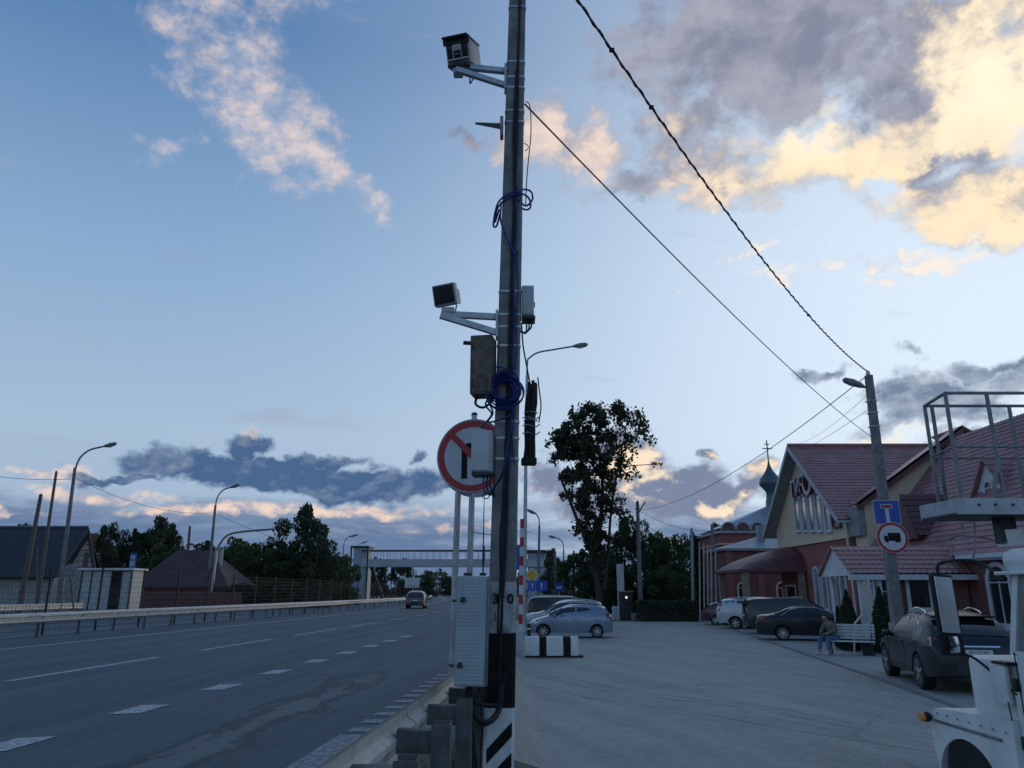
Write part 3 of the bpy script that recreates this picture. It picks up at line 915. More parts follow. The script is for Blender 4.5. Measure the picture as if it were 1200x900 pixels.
cz = zy(60, 6.0)
sc1 = thing('speed_camera', 'boxy traffic camera with dark hood on the topmost bracket of the pole', 'camera', P(541, 86, 6.0))
tip = bracket(sc1, (588, 86), (537, 84), (588, 104), 5.98)
c = P(537, 60, 5.95); rot = rotz(R(-16)) @ Matrix.Rotation(R(24), 3, 'X')
M_camw = mat('camera_cream', (.46, .47, .44), .5, 0, .1, 5, dirt=.2)
b = Vector
frame_box(sc1, 'housing', c + rot @ b((0, .16, .0)), (.235, .36, .22), rot, M_greybox, .02)
frame_box(sc1, 'hood', c + rot @ b((0, .125, .115)), (.248, .42, .02), rot, M_dark, .006)
frame_box(sc1, 'hood_front', c + rot @ b((0, -.035, .088)), (.255, .02, .07), rot, M_dark, .004)
frame_box(sc1, 'front_panel', c + rot @ b((0, -.028, -.01)), (.205, .012, .16), rot, M_dark, .004)
for x in (-.072, .072):
    lm = MB(); q = c + rot @ b((x, -.038, -.02)); lm.box(q, (.052, .014, .085), rot, .004); lm.build('lamp_array', M_rubber, sc1)
frame_box(sc1, 'lens_plate', c + rot @ b((0, -.038, .025)), (.088, .010, .055), rot, M_camw, .003)
frame_box(sc1, 'front_trim', c + rot @ b((0, -.036, -.078)), (.215, .014, .016), rot, M_camw, .003)
for x in (-.040, .040): frame_box(sc1, 'front_trim', c + rot @ b((x, -.038, -.02)), (.009, .013, .10), rot, M_camw, .002)
frame_box(sc1, 'lens', c + rot @ b((0, -.042, -.045)), (.055, .012, .032), rot, M_carglass, .004)
frame_box(sc1, 'base_rail', c + rot @ b((0, .10, -.135)), (.20, .34, .035), rot, M_dark, .006)
frame_box(sc1, 'swivel', b((c.x + .0, c.y + .06, (c.z - .15 + tip.z) / 2)), (.09, .09, abs(c.z - .15 - tip.z) + .04), None, M_greybox, .01)
MB().tube(smooth_path([c + rot @ b((.09, .33, -.10)), c + b((.125, .25, -.12)), c + b((.10, .2, -.19)), b((c.x + .13, PY - .1, zy(86) + .03))], 5), .007, 6).build('cable', M_rubber, sc1)

ar = thing('antenna_arm', 'short tapered steel arm strapped to the pole below the topmost camera', 'bracket', P(588, 146, 6.05))
a0 = P(588, 148, 6.05)
MB().box(a0 + b((0, 0, -.02)), (.03, .09, .20), None, .004).build('mounting_plate', M_galv_d, ar)
MB().tube([a0 + b((-.0, 0, .0)), P(557, 144.5, 6.0)], [.035, .012], 4).build('arm', M_galv_d, ar)

il = thing('infrared_lamp', 'square dark faced lamp panel on a triangular bracket above the rusty box', 'lamp', P(540, 372, 6.0))
tip = bracket(il, (583, 373), (519, 371), (583, 392), 5.98)
c = P(520, 345, 5.95); rot = rotz(R(-16)) @ Matrix.Rotation(R(-5), 3, 'Y') @ Matrix.Rotation(R(13), 3, 'X')
frame_box(il, 'housing', c + rot @ b((0, .045, 0)), (.205, .08, .185), rot, M_greybox, .012)
frame_box(il, 'lamp_face', c + rot @ b((0, .002, 0)), (.178, .012, .158), rot, M_rubber, .004)
frame_box(il, 'rear_case', c + rot @ b((.02, .12, -.01)), (.15, .09, .13), rot, M_greybox, .012)
frame_box(il, 'swivel', b((c.x + .035, c.y + .06, c.z - .125)), (.11, .06, .05), None, M_galv, .008)
frame_box(il, 'swivel', b((c.x + .045, c.y + .06, (c.z - .15 + tip.z) / 2)), (.05, .05, abs(c.z - .15 - tip.z) + .03), None, M_galv, .008)
MB().tube(smooth_path([c + rot @ b((.07, .1, -.09)), c + b((.09, .1, -.14)), c + b((.085, .1, -.20))], 5), .006, 6).build('cable', M_rubber, il)

rb = thing('equipment_box', 'tall rust stained brown box strapped to the pole above the blue coil', 'box', P(567, 465, 6.0))
c = (P(567, 396, 6.0) + P(566, 465, 6.0)) / 2
h = P(567, 396, 6.0).z - P(567, 464, 6.0).z
rot = rotz(R(-10))
frame_box(rb, 'box_body', c, (.185, .19, h), rot, M_rust, .008)
frame_box(rb, 'door', c + rot @ b((.006, -.099, 0)), (.165, .010, h * .94), rot, M_rust, .004)
frame_box(rb, 'hinge', c + rot @ b((-.07, -.106, h * .3)), (.012, .012, .06), rot, M_dark, .003)
frame_box(rb, 'hinge', c + rot @ b((-.07, -.106, -h * .3)), (.012, .012, .06), rot, M_dark, .003)
frame_box(rb, 'stub_arm', P(549, 402, 6.05), (.09, .035, .028), rotz(R(8)), M_dark, .004)
MB().tube(smooth_path([c + b((-.05, 0, -h / 2)), c + b((-.06, -.02, -h / 2 - .07)), c + b((0, -.02, -h / 2 - .10)), c + b((.06, -.02, -h / 2 - .06)), c + b((.10, -.03, -h / 2 + .0))], 5), .011, 6).build('cable', M_rubber, rb, smooth=60)

jb = thing('junction_box', 'slim grey junction box on the right side of the pole below the wires', 'box', P(619, 378, 6.1))
c = (P(618.5, 335, 6.1) + P(618.5, 377, 6.1)) / 2; h = .275
frame_box(jb, 'box_body', c, (.105, .17, h), None, M_greybox, .010)
frame_box(jb, 'door', c + b((0, -.088, 0)), (.095, .010, h * .92), None, M_greybox, .004)
frame_box(jb, 'bottom_flange', c + b((.005, 0, -h / 2 - .012)), (.115, .16, .025), None, M_dark, .004)
frame_box(jb, 'mounting_plate', c + b((-.065, .0, .0)), (.02, .07, h * 1.1), None, M_dark, .003)
frame_box(jb, 'latch', c + b((.055, -.05, -.03)), (.012, .03, .04), None, M_dark, .003)
for k in range(3):
    MB().tube(smooth_path([c + b((.03 - .02 * k, -.02, -h / 2 - .02)), c + b((.025 - .02 * k, -.02, -h / 2 - .09 - .02 * k)), c + b((-.04, -.03, -h / 2 - .14)), c + b((-.10, -.05, -h / 2 - .10))], 5), .008, 6).build('cable', M_rubber, jb, smooth=60)

gb = thing('control_box', 'pale grey metal box strapped to the pole in front of the round sign', 'box', P(565, 556, 5.95))
c = (P(563, 503, 5.9) + P(562, 554, 5.9)) / 2; h = .335; rot = rotz(R(-6))
frame_box(gb, 'box_body', c + rot @ b((.012, .08, 0)), (.165, .16, h), rot, M_greybox, .008)
frame_box(gb, 'door', c + rot @ b((.002, -.006, .004)), (.140, .014, h * .96), rot, mat('box_pale', (.50, .52, .52), .45, 0, .08, 4, dirt=.2), .004)
frame_box(gb, 'bottom_flange', c + rot @ b((.01, .07, -h / 2 - .014)), (.15, .14, .03), rot, M_dark, .004)
for k in range(3):
    pts = [c + b((.03 + .03 * k, .04, -h / 2 - .02)), c + b((.03 + .025 * k, .03, -h / 2 - .10)), c + b((.05 + .03 * k, .0, -h / 2 - .17 - .015 * k)), c + b((.12, -.03, -h / 2 - .12)), c + b((.19, -.06, -.14 - .02 * k)), c + b((.235 + .01 * k, -.05, .12))]
    MB().tube(smooth_path(pts, 6), .008, 6).build('cable', M_rubber if k else M_blue_cable, gb, smooth=60)
MB().tube(smooth_path([c + b((.05, .03, -h / 2 - .15)), c + b((.02, .02, -h / 2 - .19)), c + b((.06, .01, -h / 2 - .21)), c + b((.09, .01, -h / 2 - .17))], 6), .004, 5).build('wire', M_wire, gb, smooth=60)

sp = thing('cable_closure', 'long black cable closure hanging beside the right edge of the pole', 'cable closure', P(622, 543, 6.25))
t0, t1 = P(623.5, 450, 6.25), P(619.5, 541, 6.25)
rng = random.Random(4)
for k in range(9):
    a = k * .7; o = b((.034 * math.cos(a), .034 * math.sin(a), 0))
    n = 9
    MB().tube([t0.lerp(t1, j / (n - 1)) + o * (1 + .2 * math.sin(j + k)) + b((rng.uniform(-.004, .004), 0, .02 * math.sin(k * 2) if j == 0 else 0)) for j in range(n)], .016, 6).build('cable_strand', M_rubber, sp, smooth=60)
frame_box(sp, 'closure_foot', t1 + b((.002, 0, .0)), (.125, .10, .06), rotz(R(5)), M_rubber, .01)
for t in (.38, .48):
    q = t0.lerp(t1, t)
    MB().tube(circ(q, .056, (1, 0, 0), (0, 1, 0), 16) + [q + b((.056, 0, 0))], .004, 5).build('tie_wire', M_galv, sp)
MB().tube(smooth_path([t0 + b((.05, 0, .06)), t0 + b((.062, 0, -.06)), t0 + b((.075, 0, -.2)), t0 + b((.055, 0, -.34))], 6), .006, 5).build('wire', M_wire, sp, smooth=60)
for py in (490, 499, 508):
    q = P(612, py, 6.2)
    MB().tube(smooth_path([q, q + b((.05, 0, .01)), q + b((.11, .02, -.005)), q + b((.15, 0, .015))], 4), .005, 5).build('hook', M_galv, sp)
MB().tube(smooth_path([P(611, 378, 6.2), P(613, 405, 6.22), P(617, 428, 6.25), P(621, 450, 6.25)], 5), .007, 5).build('lead_wire', M_wire, sp, smooth=60)

# ------------------------------------------------------------------ prohibition sign on two posts
SY = 7.1
sg = thing('traffic_sign', 'round red ringed no right turn sign on two steel posts behind the pole', 'traffic sign', P(545, 880, SY))
for (x0, y0, x1, y1) in ((524.5, 900, 538, 545), (543, 900, 556, 487)):
    q0, q1 = P(x0, y0, SY + .22), P(x1, y1, SY + .22)
    q0 = q0 + (q0 - q1) * .08
    q0.z = -.5
    MB().tube([q0, q1], .029, 12).build('post', M_galv, sg, smooth=40)
    MB().lathe([(.032, 0), (.032, .02), (.02, .03)], q1, 'z', 12).build('post_cap', M_dark, sg)
c = P(553.5, 534, SY); ang = R(-14)
U = Vector((math.cos(ang), math.sin(ang), 0)); V = Vector((0, 0, 1)); Nn = Vector((math.sin(ang), -math.cos(ang), 0))
rad = .352
MB().prism(circ(c, rad, U, V, 48), Nn * -.012).build('sign_disc', M_signwhite, sg)
MB().tube(circ(c - Nn * .006, rad, U, V, 48) + [c - Nn * .006 + U * rad], .008, 6).build('sign_rim', M_galv, sg)
MB().ringstrip(circ(c + Nn * .001, rad * .975, U, V, 48), circ(c + Nn * .001, rad * .80, U, V, 48), Nn * .002).build('red_ring', M_red, sg)


def on(c_, x, y, lift=.004): return c_ + U * (x * rad) + V * (y * rad) + Nn * lift


k = .062
# arrow: shaft at the left, bent to the right
pts = [(-.30, -.62), (-.14, -.62), (-.14, .12), (-.08, .19), (.22, .19), (.22, .06), (.56, .27), (.22, .48), (.22, .35), (-.14, .35), (-.26, .28), (-.30, .16)]
ar_ = MB()
ar_.prism([on(c, x, y, .002) for x, y in pts], Nn * .002)
ar_.build('arrow', M_pb, sg)
a_ = R(135)
dx, dy = math.cos(a_), math.sin(a_); px_, py_ = -dy * .085, dx * .085
MB().prism([on(c, dx * .82 + px_, dy * .82 + py_, .005), on(c, dx * .82 - px_, dy * .82 - py_, .005), on(c, -dx * .82 - px_, -dy * .82 - py_, .005), on(c, -dx * .82 + px_, -dy * .82 + py_, .005)], Nn * .002).build('red_slash', M_red, sg)
sb = thing('round_sign', 'pale round sign panel facing the other way behind the no right turn sign', 'traffic sign', P(553, 545, SY + .12))
c2 = P(556, 540, SY + .33); ang2 = R(20)
U2 = Vector((math.cos(ang2), math.sin(ang2), 0))
MB().prism(circ(c2, .365, U2, V, 40), Vector((-math.sin(ang2), math.cos(ang2), 0)) * .01).build('sign_disc', mat('sign_back_pink', (.46, .40, .42), .5, .2, .08, 5, dirt=.2), sb)
MB().box(c2 + Vector((-.05, -.01, 0)), (.03, .03, .5)).build('stiffener', M_galv, sb)

# ------------------------------------------------------------------ slatted cabinet on the sign post
CY = 5.72
cb = thing('metal_cabinet', 'narrow pale cabinet with ribbed front beside the foot of the pole', 'cabinet', P(550, 806, CY))
tl, tr_, bl, br = P(535, 675, CY), P(569.5, 675, CY), P(530, 805, CY), P(568, 805, CY)
c = (tl + br) / 2; h = tl.z - bl.z; w = .225
lean = math.atan2(tl.x - bl.x, h)
rot = Matrix.Rotation(lean, 3, 'Y')
M_cabm = mat('cabinet_pale', (.35, .40, .42), .5, 0, .1, 3, dirt=.3)
frame_box(cb, 'cabinet_body', c + b((.004, .11, 0)), (w, .2, h), rot, M_cabm, .006)
frame_box(cb, 'cabinet_edge', c + b((w / 2 + .012, .11, 0)), (.012, .21, h), rot, M_galv_d, .003)
nl = 30                                          # ribbed front sheet
pts = []
for k in range(nl * 3 + 1):
    z = -h / 2 + .012 + (h - .024) * k / (nl * 3)
    y = 0 if k % 3 else .0011
    for x in (-w / 2 + .008, w / 2 - .008): pts.append(c + rot @ b((x, .001 + y - .004, z)))
MB().grid(pts, nl * 3 + 1, 2).build('ribbed_door', M_cabm, cb)
for py, px in ((704, 538), (781, 534)):
    q = P(px, py, CY - .01)
    MB().tube([q + b((-.05, .1, 0)), q + b((.04, -.02, 0))], .012, 6).build('clamp', M_dark, cb)
    MB().lathe([(.018, -.02), (.018, .02)], q + b((.03, -.01, .012)), 'y', 8).build('clamp_bolt', M_dark, cb)
frame_box(cb, 'cable_gland', P(548, 673, CY + .1), (.06, .05, .02), None, M_dark, .004)
frame_box(cb, 'cable_gland', P(566, 673, CY + .1), (.05, .05, .02), None, M_dark, .004)
MB().tube([P(566, 673, CY + .1), P(567, 600, CY + .1), P(568, 570, CY + .1)], [.007, .004, .002], 6).build('antenna_rod', M_dark, cb)
MB().tube([P(566.3, 662, CY + .1), P(566.8, 640, CY + .1)], .010, 6).build('antenna_base', M_rubber, cb)
MB().tube([P(555, 624, CY + .1), P(576, 627, CY + .1)], .003, 5).build('antenna_element', M_dark, cb)
# hoses from the cabinet into the ground
hs = thing('conduit_hose', 'thick black hoses running from the ribbed cabinet into the ground', 'hose', (P(552, 900, 5.85).x, 5.85, -.5))
pts = [P(550, 803, 5.82), P(549, 830, 5.82), P(552, 865, 5.82), P(556, 905, 5.82), P(557, 950, 5.82)]
MB().tube(smooth_path(pts, 5), .028, 10).build('hose', M_rubber, hs, smooth=60)
pts = [P(552, 822, 5.80), P(557, 838, 5.74), P(567, 847, 5.72), P(577, 843, 5.78), P(585, 830, 5.9), P(588, 800, 5.94)]
MB().tube(smooth_path(pts, 6), .022, 10).build('hose', M_rubber, hs, smooth=60)
pts = [P(564, 803, 5.80), P(560, 815, 5.76), P(556, 822, 5.76), P(570, 826, 5.8), P(588, 826, 5.93)]
MB().tube(smooth_path(pts, 6), .012, 8).build('hose', M_rubber, hs, smooth=60)
pts = [P(566, 803, 5.8), P(569, 815, 5.8), P(563, 830, 5.8), P(566, 850, 5.8), P(563, 880, 5.8), P(564, 940, 5.8)]
MB().tube(smooth_path(pts, 6), .006, 6).build('wire', M_wire, hs, smooth=60)


# ------------------------------------------------------------------ street lamps and distant poles
def street_lamp(label, base, top, arm, head_end, r0, r1, mpole, group='street lamps', headmat=None, split=None, sag=0.0):
    """base/top: world points of the straight shaft; arm: world points to the head; head_end: tip of the head"""
    root = thing('street_lamp', label, 'street lamp', base, 0, group)
    MB().tube([base, base.lerp(top, .5), top], [r0, (r0 + r1) / 2, r1], 10).build('pole', mpole, root, smooth=50)
    MB().tube(smooth_path([top - Vector((0, 0, .4))] + list(arm), 6), r1 * .62, 8).build('arm', M_galv_d, root, smooth=60)
    a = Vector(arm[-1]); e = Vector(head_end); d = (e - a)
    n = 7
    MB().tube([a.lerp(e, t) for t in (0, .12, .5, .88, 1)], [r1 * .7, max(.06, r1 * 1.1), max(.10, r1 * 1.5), max(.08, r1 * 1.2), .03], 8).build('lamp_head', headmat or M_galv_d, root, smooth=60)
    MB().tube([a.lerp(e, t) - Vector((0, 0, max(.06, r1))) for t in (.25, .5, .85)], [.03, max(.07, r1), .03], 8).build('lamp_lens', M_lamp, root, smooth=60)
    return root


LY = 26.5
bse = P(613.5, 748, LY); bse.z = -.55
street_lamp('tall steel street lamp rising right behind the concrete pole', bse, P(617.5, 440, LY), [P(618, 425, LY), P(621, 419, LY), P(631, 413, LY), P(650, 409.5, LY), P(671, 406, LY)], P(689, 403.5, LY), .085, .052, M_galv)

# ------------------------------------------------------------------ cars
def chaikin(pts, it=2):
    for _ in range(it):
        out = [pts[0]]
        for a, b_ in zip(pts[:-1], pts[1:]):
            out.append((a[0] * .75 + b_[0] * .25, a[1] * .75 + b_[1] * .25))
            out.append((a[0] * .25 + b_[0] * .75, a[1] * .25 + b_[1] * .75))
        out.append(pts[-1])
        pts = out
    return pts


def paint(name, c, metal=.35):
    return mat(name, c, .28, metal, .06, 2, coat=.8, dirt=.04)


def wheel_meshes(key, r, w, spokes):
    k = ('wheel', key)
    if k in MATS: return MATS[k]
    ty = MB().lathe([(r * .64, -w / 2), (r * .72, -w / 2 - .004), (r * .93, -w / 2), (r * .985, -w * .36), (r, -w * .2), (r, w * .2), (r * .985, w * .36), (r * .93, w / 2), (r * .72, w / 2 + .004), (r * .64, w / 2)], (0, 0, 0), 'y', 28)
    rm = MB().lathe([(r * .655, -w * .30), (r * .655, -w / 2 - .002), (r * .60, -w / 2 + .002), (r * .57, -w * .22), (r * .2, -w * .22)], (0, 0, 0), 'y', 28)
    rm.lathe([(r * .14, -w * .2), (r * .13, -w / 2 - .004), (r * .05, -w / 2 - .010)], (0, 0, 0), 'y', 12)
    dk = MB().lathe([(r * .57, -w * .235), (r * .1, -w * .235)], (0, 0, 0), 'y', 20)
    for q in range(spokes):
        a = 2 * math.pi * q / spokes + .3
        rm.bar((r * .1 * math.cos(a), -w * .44, r * .1 * math.sin(a)), (r * .62 * math.cos(a), -w * .46, r * .62 * math.sin(a)), r * (.62 / spokes + .05), w * .12, up=(0, 1, 0))
    MATS[k] = (ty.mesh('tyre', M_rubber, 40), rm.mesh('rim', M_alloy, 30), dk.mesh('brake_disc', M_dark))
    return MATS[k]


def car(label, p, loc, rz, mp, group='parked cars', cat='car', name='parked_car', detail=True):
    """x forward, y left, z up; the body is lofted from stations along its length"""
    L, W, H = p['L'], p['W'], p['H']
    root = thing(name, label, cat, loc, rz, group)
    top = chaikin(p['top'], 2)
    tx = [q[0] for q in top]; tz = [q[1] for q in top]
    ztop = lambda x: float(np.interp(x, tx, tz))
    belt, sill, r = p['belt'], p['sill'], p['r']
    xw = p['xw']                                    # wheel centres
    Ra = r * 1.16

    def plan(x):
        e = .75
        t = max(0, (abs(x) - (L / 2 - e)) / e)
        return 1 - (p.get('nose', .16) if x > 0 else p.get('tail', .10)) * t * t

    def hw(x, z):
        b_ = W / 2 * plan(x)
        if z <= belt:
            t = (z - .62 * belt) / belt
            return b_ * (1 - .10 * t * t)
        t0 = (.38) ** 2 * .10
        return b_ * (1 - t0 - (z - belt) / (H - belt) * p.get('tumble', .21))

    def zbot(x):
        z = sill + (.07 * max(0, (abs(x) - (L / 2 - .45)) / .45) ** 2)
        for c in xw:
            d = abs(x - c)
            if d < Ra: z = max(z, r + math.sqrt(Ra * Ra - d * d) * .98)
        return z

    xs = set(np.round(np.linspace(-L / 2, L / 2, 46), 3)) | set(np.round(tx, 3))
    for c in xw:
        for a in np.linspace(-1, 1, 15): xs.add(round(c + Ra * math.sin(a * math.pi / 2) * .999, 3))
    xs = sorted(x for x in xs if -L / 2 <= x <= L / 2)
    xs = [x for i, x in enumerate(xs) if i == 0 or x - xs[i - 1] > .008]
    NS, NT = 9, 5
    crown = .035
    V_, F_, mi = [], [], []
    ring = 2 * NS + 2 * NT - 1
    for x in xs:
        zb, zt = zbot(x), ztop(x)
        zb = min(zb, zt - .06)
        side = []
        for j in range(NS):
            t = j / (NS - 1)
            z = zb + (zt - .05 - zb) * t
            y = hw(x, z) * (1 - .045 * max(0, (t - .8) / .2) ** 2)
            side.append((y, z))
        ytop = side[-1][0]
        tp = []
        for j in range(1, NT):
            s = 1 - j / (NT - 1)
            y = ytop * (s ** .9) * .965 if j < NT - 1 else 0
            tp.append((y, zt - .012 * (s > .6) + crown * (1 - (y / max(ytop, .01)) ** 2)))
        pr = side + tp
        rowr = [(x, -y, z) for y, z in pr]
        rowl = [(x, y, z) for y, z in reversed(pr[:-1])]
        V_ += rowr + rowl
    n1 = len(pr) * 2 - 1
    for i in range(len(xs) - 1):
        for j in range(n1):
            k = (j + 1) % n1
            F_.append((i * n1 + j, i * n1 + k, (i + 1) * n1 + k, (i + 1) * n1 + j))
            mi.append(1 if j == n1 - 1 else 0)
    F_.append(tuple(range(n1))); mi.append(0)
    F_.append(tuple((len(xs) - 1) * n1 + j for j in range(n1))); mi.append(0)
    mb = MB(); mb.v, mb.f, mb.mi = V_, F_, mi
    body = mb.build('body', [mp, M_rubber], root, 38, local=True)
    if p.get('cladding'):                            # dark plastic along the sill
        for s in (-1, 1):
            cl = MB()
            q = []
            for x in np.linspace(xw[1] + Ra + .03, xw[0] - Ra - .03, 12):
                for z in (sill - .01, sill + .10): q.append((x, s * (hw(x, z) + .008), z))
            cl.grid(q, 12, 2)
            cl.build('sill_cladding', M_dark, root, local=True)

    def side_patch(name_, poly, m, off=.006, sides=(-1, 1), par=None):
        for s in sides:
            poly3 = [(x, s * (hw(x, z) * .985 + off if z > belt else hw(x, z) + off), z) for x, z in poly]
            MB().prism(poly3, (0, -s * .004, 0)).build(name_, m, par or root, local=True)

    for poly in p['side_windows']: side_patch('side_window', poly, M_carglass, .010)
    if p.get('window_trim'):
        for s in (-1, 1):
            pts = [(x, s * (hw(x, z) * .985 + .014), z) for x, z in p['window_trim']]
            MB().tube(pts, .012, 5).build('window_trim', M_chrome, root, local=True)

    def top_patch(name_, x0, x1, f, m, off=.010, taper=1.0):
        n, k = 8, 9
        q = []
        for i in range(n):
            x = x0 + (x1 - x0) * i / (n - 1)
            zt = ztop(x)
            yt = hw(x, zt - .05) * .955 * (f + (taper - 1) * i / (n - 1))
            dx = .02; sl = (ztop(x + dx) - ztop(x - dx)) / (2 * dx)
            nn = Vector((-sl, 0, 1)).normalized()
            for j in range(k):
                s = -1 + 2 * j / (k - 1)
                y = yt * s
                q.append(Vector((x, y, zt - .006 * (abs(s) > .8) + crown * (1 - (y / max(hw(x, zt - .05), .01)) ** 2))) + nn * off)
        MB().grid(q, n, k).build(name_, m, root, 60, local=True)

    top_patch('windscreen', *p['wind'], .93, M_carglass)
    top_patch('rear_window', *p['rearw'], .90, M_carglass)

    def rear_x(z):
        for i in range(len(tx) - 1):
            if tz[i] <= z <= tz[i + 1]: return tx[i] + (tx[i + 1] - tx[i]) * (z - tz[i]) / max(1e-6, tz[i + 1] - tz[i])
            if tx[i] > 0: break
        return -L / 2

    def rear_patch(name_, y0, y1, z0, z1, m, off=.012, par=None):
        q = []
        for i in range(4):
            z = z0 + (z1 - z0) * i / 3
            for j in range(4):
                y = y0 + (y1 - y0) * j / 3
                lim = hw(rear_x(z) + .05, z) - .02
                q.append((rear_x(z) - off + .10 * (abs(y) / (W / 2)) ** 3, max(-lim, min(lim, y)), z))
        MB().grid(q, 4, 4).build(name_, m, par or root, 60, local=True)

    def front_patch(name_, y0, y1, z0, z1, m, off=.012):
        q = []
        fx = [(a, b_) for a, b_ in zip(tx, tz) if a > 0]
        for i in range(4):
            z = z0 + (z1 - z0) * i / 3
            x = L / 2
            for (a, za), (c_, zc) in zip(fx[:-1], fx[1:]):
                if zc <= z <= za: x = a + (c_ - a) * (za - z) / max(1e-6, za - zc)
            for j in range(4):
                y = y0 + (y1 - y0) * j / 3
                q.append((x + off - .14 * (abs(y) / (W / 2)) ** 3, y, z))
        MB().grid(q, 4, 4).build(name_, m, root, 60, local=True)

    for poly in p.get('tail_side', []): side_patch('tail_light', poly, M_tail, .012)
    for (y0, y1, z0, z1) in p.get('tail_rear', []):
        rear_patch('tail_light', y0, y1, z0, z1, M_tail); rear_patch('tail_light', -y1, -y0, z0, z1, M_tail)
    for poly in p.get('head_side', []): side_patch('headlight', poly, M_lamp, .012)
    front_patch('grille', -.38, .38, p['gr'][0], p['gr'][1], M_dark)
    pz = p.get('plate', .62)
    rear_patch('number_plate', -.26, .26, pz - .055, pz + .055, M_signwhite, .025)
    text = p.get('reg')
    if text:
        o_ = Vector((rear_x(pz) - .028, 0, pz))
        text_mb(text, .085, .002, (o_, (0, -1, 0), (0, 0, 1))).build('plate_lettering', M_pb, root, local=True)
    if p.get('bumper_dark'): rear_patch('rear_bumper', -W * .42, W * .42, sill + .06, p['bumper_dark'], M_dark, .02)
    if p.get('chrome_z'): rear_patch('chrome_strip', -.42, .42, p['chrome_z'], p['chrome_z'] + .028, M_chrome, .03)
    if detail:
        for x0, z0, x1, z1 in p.get('seams', []):
            for s in (-1, 1):
                n = 6
                MB().tube([(x0 + (x1 - x0) * t / n, s * (hw(x0 + (x1 - x0) * t / n, z0 + (z1 - z0) * t / n) + .001), z0 + (z1 - z0) * t / n) for t in range(n + 1)], .005, 4).build('door_seam', M_rubber, root, local=True)
        for x, z in p.get('handles', []):
            for s in (-1, 1):
                MB().box((x, s * (hw(x, z) + .016), z), (.17, .03, .028), None, .008).build('door_handle', p.get('handle_mat', mp), root, local=True)
        mx, mz = p['mirror']
        for s in (-1, 1):
            MB().box((mx, s * (hw(mx, mz) + .10), mz + .02), (.11, .20, .13), None, .035).build('wing_mirror', mp, root, 40, local=True)
        if p.get('rails'):
            x0, x1 = p['rails']
            for s in (-1, 1):
                y = s * hw(x0, H) * .86
                MB().tube(smooth_path([(x0, y, ztop(x0) - .0), (x0 + .12, y, ztop(x0) + .06), ((x0 + x1) / 2, y, H + .07), (x1 - .12, y, ztop(x1) + .06), (x1, y, ztop(x1))], 4), .016, 6).build('roof_rail', M_chrome, root, local=True)
        if p.get('spoiler'):
            x, z = p['spoiler']
            MB().box((x, 0, z), (.26, W * .66, .035), Matrix.Rotation(R(8), 3, 'Y'), .012).build('spoiler', mp, root, 40, local=True)
        if p.get('wiper'): MB().bar((p['wiper'][0], -.05, p['wiper'][1]), (p['wiper'][0] + .10, -.42, p['wiper'][1] + .10), .02).build('wiper', M_rubber, root, local=True)
    ty, rm, dk = wheel_meshes((r, p.get('spokes', 5)), r, p.get('tw', .21), p.get('spokes', 5))
    for c in xw:
        for s in (-1, 1):
            M = Matrix.Translation((c, s * (W / 2 - .13), r)) @ (Matrix.Identity(4) if s < 0 else Matrix.Rotation(math.pi, 4, 'Z'))
            wl = inst('wheel', ty, root, M)
            inst('rim', rm, wl); inst('brake_disc', dk, wl)
    return root


# a three-door hatchback, front towards +x
HATCH = dict(L=4.0, W=1.72, H=1.49, belt=.93, sill=.24, r=.305, xw=(1.24, -1.27), nose=.22, tail=.14, tumble=.25,
             top=[(-2.0, .50), (-1.985, .80), (-1.93, 1.02), (-1.72, 1.34), (-1.45, 1.44), (-.6, 1.485), (0.0, 1.46), (.35, 1.36), (1.02, .98), (1.25, .92), (1.72, .80), (1.93, .66), (2.0, .50)],
             side_windows=[[(-.26, .97), (.88, .96), (.42, 1.25), (.16, 1.345), (-.26, 1.375)], [(-1.42, 1.16), (-1.28, 1.04), (-.34, .97), (-.34, 1.375), (-.72, 1.36), (-1.15, 1.28)]],
             wind=(.98, .34), rearw=(-1.90, -1.68), tail_side=[[(-1.93, .86), (-1.72, .90), (-1.66, 1.14), (-1.80, 1.10)]], tail_rear=[(.50, .78, .82, 1.10)],
             head_side=[[(1.30, .80), (1.78, .70), (1.80, .62), (1.55, .64)]], gr=(.36, .55), plate=.72, seams=[(.80, .40, .86, .93), (-.36, .40, -.34, .95)], handles=[(-.20, .84)], mirror=(.70, .97), spokes=7)
